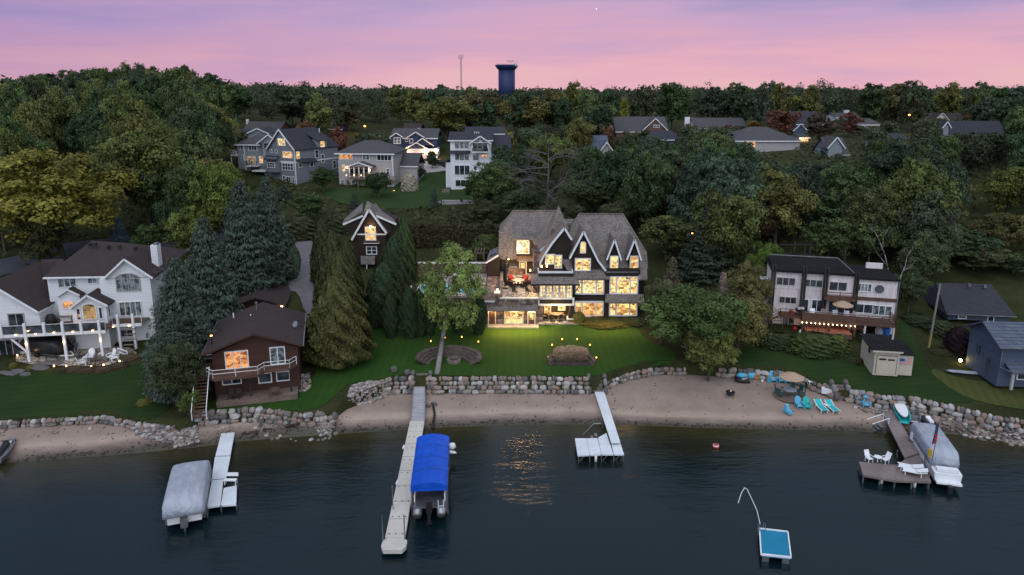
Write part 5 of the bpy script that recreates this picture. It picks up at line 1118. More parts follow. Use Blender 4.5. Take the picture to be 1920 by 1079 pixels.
W((365,635),(445,733),0,MT['glasscurt'],2,1,.09,wh,name='patio_door'); W((545,680),(585,745),0,MT['glasscurt'],1,1,.08,wh,name='patio_door'); W((700,690),(828,765),0,MT['glass'],3,1,.1,MT['deckbrown'],name='patio_door')
h.part('trim_band', MB().box(xm,X1+.05,-.2,-.1,f(0,520,-.1).z-.1,f(0,500,-.1).z), dk)
h.part('band', MB().box(X0,xm,-.06,0,f(0,470).z-.05,f(0,462).z), su)
# decks
def deck(c0,c1,yl_,y1,m=dk,nm='deck_floor',hh=.28): a = f(*c0,yl_); b = f(*c1,yl_); zz = (a.z+b.z)/2; h.part(nm, MB().box(a.x,b.x,yl_,y1,zz-hh,zz), m); return a.x,b.x,zz
xa,xb,z2 = deck((690,492),(930,508),-1.3,-.01); rail(h.root,[(xa,-.1,z2),(xa,-1.25,z2),(xb,-1.25,z2)],.75,dk,1.5,.08,3)
xa,xb,z1 = deck((512,660),(1240,700),-2.6,-.12,hh=.35); rail(h.root,[(xa,-.1,z1),(xa,-2.55,z1),(xb,-2.55,z1),(xb,-.15,z1)],.9,dk,1.5,.09,4)
h.part('deck_lattice', MB().box(xa,f(925,690,-2.6).x,-2.66,-2.6,z1-.5,z1+.8), dk)
for cx in (515,720,925): x = f(cx,740,-2.5).x; h.part('deck_post', MB().box(x-.1,x+.1,-2.58,-2.4,-.4,z1-.35), dk)
for cx in (1000,1225): x = f(cx,760,-2.4).x; h.part('deck_post', MB().box(x-.1,x+.1,-2.5,-2.3,-.4,z1-.35), su)
xa2 = f(345,580,-1.6).x; h.part('deck_floor', MB().box(xa2,xa,-1.9,-.12,z1-.3,z1-.02), dk); rail(h.root,[(xa,-1.85,z1),(xa2,-1.85,z1),(xa2-1.5,-1.85,z1-1.1)],.85,dk,1.4,.08,3)
m = MB(); xs0 = xa2-1.6
for i in range(7): m.box(xs0+i*.0-.1-i*.3,xs0+.25-i*.3,-1.9,-.8,z1-.3-i*.2,z1-.24-i*.2)
m.bar((xs0+1.4,-1.9,z1-.2),(xs0-2,-1.9,z1-1.8),.07,.3); h.part('stairs', m, dk)
rail(h.root,[(xs0-1.8,-2.2,z1-1.5),(xs0+1.9,-2.6,.1)],.85,dk,1.2,.08,2,'stair_railing')
h.part('terrace', MB().box(f(540,760,-3).x,f(900,790,-3).x,-3.3,-.05,-.5,.06), MT['brick']); xa,xb = f(545,770,-2.9).x,f(900,790,-2.9).x; rail(h.root,[(xa,-2.9,.06),(xb-2.5,-2.9,.06)],.75,dk,1.4,.08,2)
sl_ = thing('string_lights', 'string of warm bulbs hung along the edge of the brown deck', 'string lights', h.m @ V3(f(515,680,-2.7).x,-2.8,z1-.35), h.root.rotation_euler[2])
L = (f(925,712,-2.7).x - f(515,680,-2.7).x); part('cable', MB().path([(L*i/24,0,-.12*abs(math.sin(i*math.pi/2.2))) for i in range(25)],.015,4), MT['dark'], sl_)
for i in range(13): x = L*i/12; part('bulb', MB().lathe([(.02,-.17),(.055,-.11),(.03,-.03)],7,(x,0,0)), MT['bulbhot'], sl_, smooth=True)
for k in (.12,.38,.62,.88): lamp(h.m @ V3(f(515,680,-2.7).x+L*k,-2.2,z1-.8), 26, (1,.48,.24), .3)
u = thing('deck_parasol', 'fringed straw-coloured parasol open on the brown deck', 'parasol', h.m @ V3(f(828,600,-1.9).x,-1.8,z1)); part('pole', MB().tube((0,0,0),(0,0,2.3),.03), MT['wood'], u); part('canopy', MB().lathe([(1.15,1.75),(1.2,1.85),(.75,2.12),(.3,2.3),(.05,2.38)],12), MT['tan'], u)
for cx,lb in ((600,'reclined white lounge chair on the brown deck'),(780,'pale cushioned chair left of the straw parasol pole'),(870,'pale cushioned chair under the right side of the straw parasol')):
    c = thing('deck_chair', lb, 'chair', h.m @ V3(f(cx,600,-1.6).x,-1.5,z1), h.root.rotation_euler[2]); part('seat', MB().box(-.3,.3,-.5,.3,.3,.38), MT['plastwhite'], c); part('backrest', MB().obox((0,.42,.62),(.6,.06,.6),rx=-.45), MT['plastwhite'], c); legs(c,.25,.3,.3,.05,'plastwhite')
t = thing('grill', 'black barbecue at the left end of the brown deck', 'barbecue', h.m @ V3(f(500,590,-1.4).x,-1.4,z1)); part('body', MB().box(-.5,.5,-.28,.28,.55,.85), MT['dark'], t); part('lid', MB().prismx([(-.28,.86),(.28,.86),(.2,1.1),(-.15,1.12)],-.4,.4), MT['metal'], t); legs(t,.42,.22,.55,.05)
solo('red_cooler', 'small red box on the landing rail of the modern house', 'box', MB().box(-.22,.22,-.2,.2,0,.55), MT['red'], h.m @ V3(f(432,600,-1.6).x,-1.5,z1))
b_ = thing('recycling_bin', 'blue wheeled bin under the deck at the right', 'bin', h.m @ V3(f(1162,800,-2).x,-2.2,-.1)); part('body', MB().add([(-.22,-.25,0),(.22,-.25,0),(.22,.25,0),(-.22,.25,0),(-.29,-.34,.95),(.29,-.34,.95),(.29,.32,.95),(-.29,.32,.95)],[(0,3,2,1),(4,5,6,7),(0,1,5,4),(1,2,6,5),(2,3,7,6),(3,0,4,7)]), MT['blueplastic'], b_); part('lid', MB().box(-.31,.31,-.36,.34,.955,1.02), MT['blueplastic'], b_)
for cx,cy,w_,m_,lb,nm in ((945,760,.9,'wood','stacked wooden bench stored under the right deck','bench'),(1130,760,1.1,'covergrey','covered load of stored things beside the blue bin','covered_pile')):
    k = thing(nm, lb, nm.replace('_',' '), h.m @ V3(f(cx,cy,-1.5).x,-1.3,-.1)); part('body', MB().lathe([(w_*.6,0),(w_*.62,.5),(w_*.4,.85),(.05,.9)],8) if nm != 'bench' else MB().box(-.6,.6,-.3,.3,.4,.5).box(-.6,.6,.25,.33,.5,.9).box(-.6,.6,-.2,.2,.6,.7), MT[m_], k); legs(k,.5,.22,.4,.07,'wood') if nm == 'bench' else None
for cx,cy,lb,m_ in ((455,748,'red garden ball on the paving by the modern house','red'),(503,775,'small white garden statue by the terrace steps','plastwhite'),(720,808,'white garden ornament in front of the lit terrace','plastwhite'),(885,800,'round white lantern at the right of the lit terrace','plastwhite')):
    p = gp(1380+cx/4.15, 440+cy/4.15); solo('garden_ornament', lb, 'ornament', MB().lathe([(.12,0),(.24,.15),(.26,.32),(.15,.5),(.04,.6)],8), MT[m_], p, smooth=True)
# annex left of it
h2 = House('annex', 'low white annex half hidden by trees, left of the modern house', 'house', 1436, 600, 4.6, Y=84, rz=R(-14), crop=(1380,440,4.15)); f = h2.f
h2.part('wall', MB().box(f(60,500).x,0.35,0,6,-1,f(0,430).z), su); h2.part('roof', MB().box(f(50,500).x,.45,-.3,6,f(0,428).z,f(0,418).z), wh); h2.win((150,458),(238,515),0,MT['glass'],2,1,.1); h2.win((35,530),(88,600),0,MT['glass'],1,1,.14,name='door'); 
# pergola / timber frame behind
fr_ = thing('timber_pergola', 'dark timber frame behind the flat roof of the modern house', 'pergola', (P(1500,470,97).x, 97, H(P(1500,470,97).x,97)))
zz = P(1500,458,97).z - fr_.location.z
m = MB(); m.box(-4,3,-.1,.1,zz-.15,zz); part('beam', m, dw, fr_); part('beam', MB().box(-4.2,3.3,-.1,.1,zz-1.7,zz-1.5), dw, fr_); part('brace', MB().bar((-1.6,-.15,zz-.9),(1.6,-.15,zz-2.4),.16), dw, fr_)
for x in (-3.8,-.9,1.4): part('post', MB().box(x-.13,x+.13,-.13,.13,-1,zz+.4), dw, fr_)
ch = solo('stone_chimney', 'freestanding fieldstone chimney poking out of the trees left of the modern house', 'chimney', MB().lathe([(.9,0),(.8,2.0),(.6,3.6),(.42,4.6),(.38,5.0)],8), MT['stone'], (P(1356,530,88).x,88,P(1356,512,88).z-5))
# ================================================================ shed
h = House('shed', 'small beige storage shed with a dark roof and a flag on its side', 'shed', 1620+42, 700, 2.5, rz=R(-9), crop=(1380,440,4.15)); f = h.f; h.ref = 1170
xa, xb, xc = f(1075,980).x, f(1272,980).x, f(1378,990,.4).x; bg_ = MT['beigewall']
h.part('wall', MB().box(xa,xb,0,4.2,-.3,f(0,905).z), bg_); h.part('lean_to', MB().box(xb,xc,.4,3.6,-.3,f(1330,935,.4).z), bg_)
zf = f(0,905).z; zb_ = zf+.35; r = MB(); r.slab([(xa-.35,-.3,zf+.05),(xb+.15,-.3,zf+.05),(xb+.15,4.4,zb_),(xa-.35,4.4,zb_)],.12); z3 = f(1330,935,.4).z; r.slab([(xb+.16,.2,z3+.05),(xc+.1,.2,z3+.05),(xc+.1,3.8,z3+.45),(xb+.16,3.8,z3+.45)],.1); h.part('roof', r, MT['flatroof'])
h.part('fascia', MB().box(xa-.36,xb+.16,-.36,-.3,zf-.12,zf+.06), bg_); h.part('door_surround', MB().box(xa+.22,xa+.26,-.05,.0,-.1,f(0,945).z).box(xb-.26,xb-.22,-.05,.0,-.1,f(0,945).z).box(xa+.22,xb-.22,-.05,.0,f(0,945).z,f(0,941).z), MT['wood']); d = h.part('overhead_door', MB().box(xa+.28,xb-.28,-.04,.02,-.1,f(0,950).z), bg_)
for c0,c1 in (((1116,963),(1168,980)),((1182,970),(1236,985))): a = f(*c0,-.05); b = f(*c1,-.05); h.part('door_window', MB().box(a.x,b.x,-.06,-.035,b.z,a.z), MT['dark'], parent=d)
a = h.s_(1040,895,xa); h.part('side_window', MB().box(xa-.04,xa+.02,a.y-.25,a.y+.25,a.z-.35,a.z+.3), MT['dark'])
# flag: stripes and canton
a = f(1275,962,.4); b = f(1360,1010,.4); W_, H_ = b.x-a.x, a.z-b.z; fl = h.part('flag', MB().box(a.x,b.x,.36,.4,b.z,a.z), MT['plastwhite'])
m = MB()
for i in range(0,13,2): zz = a.z-H_*(i+1)/13; m.box(a.x,b.x,.345,.36,zz,zz+H_/13)
h.part('stripes', m, MT['redp'], parent=fl); h.part('canton', MB().box(a.x,a.x+W_*.42,.33,.35,a.z-H_*7/13,a.z+.002), MT['blueplastic'], parent=fl)
# ================================================================ blue houses on the right
h = House('blue_house', 'slate blue house at the right edge with a grey-blue shingle roof', 'house', 1600+1115/4.15, 500+890/4.15, 2.9, rz=R(-4), crop=(1600,500,4.15)); f = h.f
bs = MT['bluesiding']; xL = 0.0; xR = 9.5; ze = f(1175,612).z; bk = h.s_(950,640,0)
depth = 5.6
h.part('wall', MB().box(xL,xR,0,depth,-.6,ze), bs); h.part('side_gable', MB().prismx([(0,ze),(depth,ze),(depth/2,ze+1.5)],xL,xR), bs)
r = MB(); r.slab([(xL-.6,-.6,ze-.05),(xR,-.6,ze-.05),(xR,depth/2,ze+1.65),(xL-.6,depth/2,ze+1.65)],.18); r.slab([(xR,depth+.6,ze-.05),(xL-.6,depth+.6,ze-.05),(xL-.6,depth/2,ze+1.65),(xR,depth/2,ze+1.65)],.18); h.part('roof', r, MT['blueroof'])
h.part('gutter', MB().bar((xL-.6,-.68,ze-.08),(xR,-.68,ze-.08),.12), MT['metal']); h.part('downpipe', MB().path([(xL+.1,-.6,ze-.15),(xL+.05,-.1,ze-.5),(xL+.05,-.1,1.6),(xL+.6,-1.3,1.5)],.05), MT['metal'])
r = MB(); zp = f(1200,745).z; r.slab([(xL+.5,-1.5,zp-.6),(xR,-1.5,zp-.6),(xR,0,zp),(xL+.5,0,zp)],.12); h.part('porch_roof', r, MT['blueroof']); x = xL+.7; h.part('porch_post', MB().box(x-.12,x+.12,-1.4,-1.2,-.4,zp-.7), MT['tansiding']); window(h.root,xL+2.6,xL+5,2.5,3.8,0,MT['glasscurt'],2,1,.1); window(h.root,xL+2,xL+4.4,.3,1.9,0,MT['glass'],2,1,.1)
for y_,z0_,z1_ in ((1.6,.2,1.8),(3.6,1.5,2.6)): window(h.root,y_-.4,y_+.4,z0_,z1_,xL,MT['glass'],2,1,.08,bs,face='W')
h = House('blue_cottage', 'dark blue cottage with a charcoal roof tucked behind the blue house', 'house', 1785, 612, 5.0, Y=84, rz=R(-6), crop=(1600,500,4.15)); f = h.f
xL, xR = f(735,400).x, f(1215,400).x; ze = f(960,365).z; h.part('wall', MB().box(xL,xR,0,8,-1,ze), bs)
r = MB(); r.slab([(xL-.5,-.5,ze),(xR+.5,-.5,ze-.1),(xR-.2,4.5,ze+2.7),(xL+.3,4.5,ze+2.7)],.16); r.slab([(xR-.2,4.5,ze+2.7),(xR+.5,8.6,ze),(xL-.5,8.6,ze),(xL+.3,4.5,ze+2.7)],.16); r.slab([(xL-.5,-.5,ze),(xL+.3,4.5,ze+2.7),(xL-.5,8.6,ze)],.16); r.slab([(xR+.5,-.5,ze-.1),(xR+.5,8.6,ze),(xR-.2,4.5,ze+2.7)],.16); h.part('roof', r, MT['darkroof'])
h.win((822,372),(872,402),0,MT['glasscurt'],1,2,.1); h.win((1050,385),(1085,425),0,MT['glass'],1,1,.08); h.part('gutter', MB().bar((xL-.5,-.56,ze-.06),(xR+.5,-.56,ze-.14),.1), MT['metal'])
for cx,cy in ((900,140),(1020,150)): p = f(cx,cy,3.6); h.part('roof_vent', MB().box(p.x-.15,p.x+.15,3.4,3.8,p.z-.25,p.z+.12), MT['metal'])

# ================================================================ the row of houses on the hill
def gable_roof_y(hh, x0,x1,y0,y1,ze,zr,m,o=.35,th=.2,name='roof',trim=True,wm=None,label=None):   # ridge runs front to back
    xm = (x0+x1)/2; A = V3(xm,y0-o,zr); B = V3(x0-o,y0-o,ze); C = V3(x1+o,y0-o,ze); r = MB(); r.slab([B,A,V3(xm,y1,zr),V3(x0-o,y1,ze)],th); r.slab([A,C,V3(x1+o,y1,ze),V3(xm,y1,zr)],th); ob = hh.part(name,r,m,label)
    if wm: hh.part('gable_wall', MB().prism([(x0,ze),(x1,ze),(xm,zr-.15)],y0,y1-.2), wm)
    if trim: t = MB(); t.bar(B+V3(0,-.06,-.1),A+V3(0,-.06,-.1),.1,.25); t.bar(A+V3(0,-.06,-.1),C+V3(0,-.06,-.1),.1,.25); hh.part('barge_board',t,MT['white'])
def gable_roof_x(hh, x0,x1,y0,y1,ze,zr,m,o=.4,th=.2,hip=0,name='roof',wm=None):   # ridge runs left to right
    ym = (y0+y1)/2; r = MB(); a,b = x0-o+hip, x1+o-hip
    r.slab([(x0-o,y0-o,ze),(x1+o,y0-o,ze),(b,ym,zr),(a,ym,zr)],th); r.slab([(x1+o,y1+o,ze),(x0-o,y1+o,ze),(a,ym,zr),(b,ym,zr)],th)
    if hip: r.slab([(x0-o,y0-o,ze),(a,ym,zr),(x0-o,y1+o,ze)],th); r.slab([(x1+o,y0-o,ze),(x1+o,y1+o,ze),(b,ym,zr)],th)
    hh.part(name,r,m)
    if not hip and wm: hh.part('side_gable', MB().prismx([(y0,ze),(y1,ze),(ym,zr-.15)],x0,x1), wm)
    hh.part('fascia', MB().box(x0-o,x1+o,y0-o-.06,y0-o,ze-.28,ze-.02), MT['white'])
# slate grey house (gable front plus long side)
h = House('grey_house', 'big slate grey house on the hill with a steep front gable and charcoal roof', 'house', 420+690/5.053, 200+755/5.053, 12.0, rz=R(-28), crop=(420,200,5.053)); f = h.f; s_ = h.s_
gs = MT['greysiding']; x0 = f(398,600).x; ze = f(660,412).z; D = s_(1085,560,0).y
h.part('wall', MB().box(x0,0,0,D,-1.5,ze), gs)
xg0, xg1 = f(428,395).x, 0.0; xgm = f(530,215).x; zr = f(530,215).z
A = V3(xgm,-.4,zr); B = V3(xgm-(0.3-xgm),-.4,ze); C = V3(.4,-.4,ze); r = MB(); r.slab([B,A,V3(xgm,D-3,zr),V3(B.x,D,ze)],.2); r.slab([A,C,V3(C.x,D+.5,ze),V3(xgm,D-3,zr)],.2); r.slab([V3(xgm,D-3,zr),V3(C.x,D+.5,ze),V3(B.x,D+.5,ze)],.2); h.part('roof', r, MT['darkroof']); h.part('gable_wall', MB().prism([(B.x+.5,ze),(0,ze),(xgm,zr-.2)],0,D-3.4), gs)
t = MB(); t.bar(B+V3(0,-.06,-.1),A+V3(0,-.06,-.1),.1,.28); t.bar(A+V3(0,-.06,-.1),C+V3(0,-.06,-.1),.1,.28); t.box(x0,.05,-.1,0,f(0,535).z-.15,f(0,525).z); t.box(-.15,.06,-.1,.05,-.6,ze); t.box(x0-.05,x0+.12,-.1,.05,-.6,ze); t.box(.0,.08,0,D,-.05,.15); t.box(.0,.08,0,D,s_(800,520,0).z-.1,s_(800,520,0).z+.12); h.part('trim', t, wh)
h.win((512,305),(580,370),0,MT['lit1'],3,3,.14); h.win((558,428),(648,488),0,MT['lit2'],4,2,.14); h.win((553,538),(658,603),0,MT['glass'],4,2,.14); h.win((437,412),(455,438),0,MT['glass'],1,1,.12); h.win((487,414),(506,440),0,MT['glass'],1,1,.12)
h.win((558,658),(582,715),0,MT['glass'],1,2,.12); h.win((595,665),(635,735),0,MT['glass'],2,1,.12,name='patio_door'); h.win((648,668),(668,722),0,MT['glass'],1,2,.12)
b0, b1 = f(400,520,-1.2), f(498,580,-1.2); h.part('bay', MB().box(b0.x,b1.x,-1.2,.1,f(0,640,-1.2).z,f(0,500,-1.2).z), gs); r = MB(); r.slab([f(378,502,-1.6),f(500,508,-1.6),f(525,470,0),f(400,462,0)],.15); h.part('bay_roof', r, MT['darkroof']); h.win((412,530),(480,578),-1.2,MT['glass'],3,2,.12)
h.swin((682,430),(715,492),0,MT['lit2'],1,2); h.swin((862,418),(895,482),0,MT['glass'],1,2); h.swin((920,458),(950,525),0,MT['glass'],1,2); h.swin((1030,515),(1060,582),0,MT['glass'],1,2); h.swin((708,545),(738,572),0,MT['glass'],1,1); h.swin((812,535),(845,565),0,MT['glass'],1,1)
p0, p1 = s_(690,525,.05), s_(865,515,.05); r = MB(); r.slab([(.9,p0.y,p0.z),(.9,p1.y,p1.z-.1),(0,p1.y,p1.z+.7),(0,p0.y,p0.z+.7)],.14); h.part('pent_roof', r, MT['darkroof'])
sd_ = s_(925,400,0); h.part('shed_dormer', MB().box(-2.5,.3,sd_.y-1.5,sd_.y+1.5,ze-.2,ze+1.9), gs); r = MB(); r.slab([(.7,sd_.y-2,ze+1.7),(.7,sd_.y+2,ze+1.7),(-4.2,sd_.y+2,ze+4),(-4.2,sd_.y-2,ze+4)],.14); h.part('dormer_roof', r, MT['darkroof']); window(h.root, sd_.y-.6, sd_.y+.6, ze+.1, ze+1.4, .3, MT['lit2'], 1, 1, .12, wh, face='E')
for cx,cy in ((795,318),(902,222)): p = s_(cx,cy,-2.2); h.part('vent_pipe', MB().tube(p-V3(0,0,.6),p+V3(0,0,.4),.1), wh)
# sage house attached on its left
h = House('sage_house', 'pale sage house on the hill with balconies, left of the slate grey house', 'house', 420+200/5.053, 200+640/5.053, 12.6, Y=158, rz=R(-8), crop=(420,200,5.053)); f = h.f; s_ = h.s_
sg = MT['sagesiding']; x0, x1 = f(125,400).x, f(410,400).x; ze = f(0,358).z; h.part('wall', MB().box(x0,x1,0,12,-3,ze), sg)
gable_roof_x(h, x0, x1, 0, 12, ze, f(0,265,6).z, MT['greyroof'], hip=2.2); gable_roof_y(h, f(360,360).x, f(560,360).x, -1.5, 8, f(0,350,-1.5).z, f(0,262,-1.5).z, MT['greyroof'], wm=sg)
h.part('wall', MB().box(f(365,400,-1.4).x, x1, -1.4, .1, -3, f(0,352,-1.4).z), sg); h.part('corner_trim', MB().box(f(192,400).x-.1,f(192,400).x+.1,-.08,0,-2,ze), wh)
h.win((235,368),(310,415),0,MT['glass'],3,1,.13); h.win((222,475),(300,538),0,MT['litdim'],3,1,.13,name='patio_door'); h.win((335,475),(370,535),0,MT['lit2'],2,1,.13); h.win((160,370),(182,410),0,MT['glass'],1,1,.1); h.win((170,460),(188,515),0,MT['glass'],1,1,.1)
for c0,c1,yy in (((205,560),(310,560),-2.0),((265,605),(392,605),-2.6)):
    a = f(*c0,yy); b = f(*c1,yy); h.part('balcony', MB().box(a.x,b.x,yy,0,a.z-.3,a.z), wh); rail(h.root,[(a.x,-.1,a.z),(a.x,yy,a.z),(b.x,yy,b.z)],1.0,MT['dark'],1.5,.07,4)
a = f(60,460,-.5); rail(h.root,[(x0,-.5,a.z),(a.x,-.5,a.z),(a.x,2,a.z)],1.0,wh,1.2,.1,3); h.part('side_balcony', MB().box(a.x,x0,-.5,2.5,a.z-.25,a.z), wh); h.part('balcony_post', MB().box(a.x,a.x+.15,-.4,-.25,-3,a.z-.25), wh)
h = House('light_blue_house', 'light blue gable end rising behind the sage house roof', 'house', 420+320/5.053, 262, 15, Y=172, crop=(420,200,5.053)); f = h.f; x0,x1 = f(220,265).x, f(420,265).x; h.part('wall', MB().box(x0-3,x1,0,9,-3,f(0,262).z), sg); gable_roof_y(h, x0,x1,0,9,f(0,258).z,f(0,205).z,MT['darkroof'],wm=sg)
r = MB(); r.slab([f(118,262,1),f(225,262,1),f(330,215,6),f(130,215,6)],.2); h.part('side_roof', r, MT['darkroof'])
# tan house
h = House('greige_house', 'greige hip-roofed house on the hill with a white-columned balcony at its centre', 'house', 420+1610/5.053, 200+780/5.053, 11.2, rz=R(-6), crop=(420,200,5.053)); f = h.f; s_ = h.s_
h.ref = 1300; tn = MT['tansiding']; x0 = f(1085,600).x; ze = f(1300,442).z; h.part('wall', MB().box(x0,0,0,11,-1.5,ze), tn); gable_roof_x(h,x0,0,0,11,ze,f(1400,318,5.5).z,MT['greyroof'],o=.6,hip=5.2)
h.win((1095,445),(1215,497),0,MT['lit3'],3,1,.14); h.win((1316,452),(1375,505),0,MT['glasscurt'],2,2,.13); h.win((1452,462),(1585,512),0,MT['glass'],4,1,.13); h.win((1122,556),(1148,612),0,MT['lit2'],1,1,.13); h.win((1540,592),(1565,640),0,MT['glass'],1,2,.12); h.win((1108,695),(1138,742),0,MT['glasscurt'],1,2,.12); h.win((1210,700),(1242,748),0,MT['glasscurt'],1,2,.12)
y_ = -2.6; a, b = f(1178,580,y_), f(1372,680,y_); h.part('balcony', MB().box(f(1145,0,y_).x-0, f(1410,0,y_).x, y_, 0, b.z-.35, b.z), MT['wood']); pr = MB(); [pr.box(f(c,600,y_).x-.12,f(c,600,y_).x+.12,y_+.1,y_+.3,b.z,f(0,575,y_).z) for c in (1185,1230,1275,1322,1370)]
for c in (1185,1230,1275,1322,1370): x = f(c,600,y_).x; h.part('column', MB().box(x-.12,x+.12,y_+.1,y_+.3,b.z,f(0,575,y_).z), wh)
gable_roof_y(h, f(1168,575,y_).x, f(1395,575,y_).x, y_, 1, f(0,572,y_).z, f(0,528,y_).z, MT['greyroof'], wm=tn, name='porch_roof'); rail(h.root,[(f(1147,0,y_).x,y_+.05,b.z),(f(1408,0,y_).x,y_+.05,b.z)],1.0,MT['wood'],2,.09,3)
for c in (1165,1270): x = f(c,760,y_).x; h.part('balcony_post', MB().box(x-.12,x+.12,y_+.1,y_+.3,-1.5,b.z-.35), MT['wood'])
h.win((1190,590),(1365,660),-.02,MT['glass'],4,1,.1)
for cx,cy in ((1165,578),(1380,603)): p = f(cx,cy,y_-.1); h.part('wall_lamp', MB().box(p.x-.14,p.x+.14,y_-.2,y_,p.z-.14,p.z+.14), MT['bulbhot']); lamp(p+V3(0,-.5,0), 30, (1,.45,.18), .2, parent=h.root)
for cx in (1160,1230,1300): p = f(cx,652,y_-.1); h.part('rail_lamp', MB().box(p.x-.08,p.x+.08,y_-.14,y_-.05,p.z-.08,p.z+.08), MT['bulb'])
h.part('corner_trim', MB().box(-.15,.05,-.08,.05,-1,ze), wh); m_ = MB(); rail(h.root,[(f(1545,0,-1.2).x,-1.2,f(0,700,-1.2).z),(f(1610,0,-1.2).x,-1.2,f(0,700,-1.2).z)],1,MT['wood'],1,.1,3); h.part('balcony', MB().box(f(1545,0,-1.2).x,f(1610,0,-1.2).x,-1.2,0,f(0,712,-1.2).z,f(0,700,-1.2).z), MT['wood'])
h.part('garage_wing', MB().box(.02,4.2,5,12,-1.5,ze-3.3), tn); gable_roof_x(h,0.6,4.2,5,12,ze-3.3,ze-.6,MT['greyroof'],o=.3,name='garage_roof')
# navy house with lit garage
h = House('navy_house', 'navy blue house with white gables and a brightly lit white garage door', 'house', 700+430/5.393, 200+590/5.393, 14.2, Y=186, crop=(700,200,5.393)); f = h.f
nv = MT['navysiding']; x0, x1 = f(185,350,3).x, f(640,350,3).x; h.part('wall', MB().box(x0,x1,3,14,-2,f(0,315,3).z), nv); gable_roof_x(h,x0,x1,3,14,f(0,318,3).z,f(0,222,8.5).z,MT['greyroof'])
for a_, b_, k_, y__ in ((178,292,265,2.2),(355,505,255,2.0)): gable_roof_y(h,f(a_,310,y__).x,f(b_,310,y__).x,y__,7,f(0,310,y__).z,f(0,k_,y__).z,MT['greyroof'],wm=nv); h.part('wall', MB().box(f(a_+8,310,y__).x,f(b_-8,310,y__).x,y__+.02,3.1,-1,f(0,312,y__).z), nv)
gable_roof_y(h,f(400,390,.8).x,f(600,390,.8).x,.8,6,f(0,395,.8).z,f(0,318,.8).z,MT['greyroof'],wm=nv,label='garage gable roof'); gable_roof_y(h,f(335,425,0).x,f(540,425,0).x,0,6,f(0,425,0).z,f(0,362,0).z,MT['greyroof'],wm=nv)
h.part('garage_wall', MB().box(f(338,430).x,f(645,430).x,.05,6,-2,f(0,428).z), wh); a,b = f(360,465), f(518,590); d=h.part('garage_door', MB().box(a.x,b.x,-.06,.06,b.z,a.z), wh)
for i in range(8): x = a.x+(b.x-a.x)*(i+.5)/8; h.part('door_window', MB().box(x-.2,x+.2,-.08,-.055,a.z-.5,a.z-.15), MT['glass'], parent=d)
h.win((210,318),(272,372),2.2,MT['glasscurt'],2,2,.16); h.win((325,318),(348,352),3,MT['glass'],1,1,.14); h.win((370,330),(398,368),2,MT['glass'],1,1,.14)
for cx,cy in ((330,432),(530,442),(650,442)): p = f(cx,cy,-.2); h.part('wall_lamp', MB().box(p.x-.2,p.x+.2,-.35,-.1,p.z-.2,p.z+.2), MT['bulbhot']); lamp(p+V3(0,-1.2,.1), 260, (1,.52,.24), .25, parent=h.root)
h.part('trim', MB().box(f(330,0).x,f(545,0).x,-.12,-.02,f(0,436).z,f(0,428).z), wh)
# white four storey house
h = House('tall_white_house', 'tall white four-storey house on the hill with a charcoal roof and a braced gable balcony', 'house', 700+790/5.393, 200+830/5.393, 11.6, crop=(700,200,5.393)); f = h.f; s_ = h.s_
x1 = f(1190,500).x; x0 = f(780,500).x; ze = f(0,338).z; h.part('wall', MB().box(x0,x1,0,9,-1.5,ze), ws); gable_roof_x(h,x0,x1,0,9,ze,f(0,255,4.5).z,MT['darkroof'],o=.5,wm=ws)
h.part('wall', MB().box(x0+2.5,x1+2.6,9,17,-1,ze+.8), ws); gable_roof_x(h,x0+3,x1+2.6,9,17,ze+.8,f(0,205,13).z,MT['darkroof'],o=.4,wm=ws)
gable_roof_y(h,f(985,380,-1.6).x,f(1178,380,-1.6).x,-1.6,5,f(0,372,-1.6).z,f(0,295,-1.6).z,MT['darkroof'],name='gable_roof'); t = MB(); a,b,c = f(1005,365,-1.6), f(1160,365,-1.6), f(1080,300,-1.6); t.bar(a,b,.14); t.bar(c,V3(c.x,-1.6,a.z),.14); t.bar(V3(c.x,-1.6,a.z),a.lerp(c,.55),.1); t.bar(V3(c.x,-1.6,a.z),b.lerp(c,.55),.1); h.part('gable_truss', t, wh)
h.part('gable_wall', MB().prism([(a.x,a.z),(b.x,b.z),(c.x,c.z-.3)],-.4,0), MT['sagesiding']); h.win((1003,370),(1155,452),0,MT['glass'],3,1,.13,name='patio_door'); a,b = f(1000,455,-1.5), f(1160,455,-1.5); h.part('balcony', MB().box(a.x,b.x,-1.5,0,a.z-.25,a.z), wh)
for xx in (a.x,b.x): h.part('column', MB().box(xx-.12,xx+.12,-1.5,-1.3,a.z,f(0,372,-1.6).z), wh)
h.part('balcony', MB().box(a.x,b.x,-1.55,-1.5,a.z,a.z+.8), MT['glass'])
h.win((822,352),(965,425),0,MT['glasscurt'],3,1,.13); h.win((826,478),(966,542),0,MT['glasscurt'],3,1,.13); h.win((824,598),(972,690),0,MT['glass'],3,1,.13); h.win((832,745),(985,806),0,MT['glass'],3,1,.13); h.win((1005,485),(1065,540),0,MT['glasscurt'],1,1,.12); h.win((1095,488),(1150,510),0,MT['lit3'],2,1,.1)
r = MB(); r.slab([f(762,470,-.7),f(980,470,-.7),f(980,445,0),f(775,445,0)],.15); h.part('pent_roof', r, MT['darkroof'])
h.part('side_wing', MB().box(x0-1.3,x0,2,8,-1.5,f(0,575).z), ws); r = MB(); r.slab([(x0-1.6,1.6,f(0,578).z),(x0,1.6,f(0,470).z-1),(x0,8,f(0,470).z-1),(x0-1.6,8,f(0,578).z)],.15); h.part('side_roof', r, MT['darkroof'])
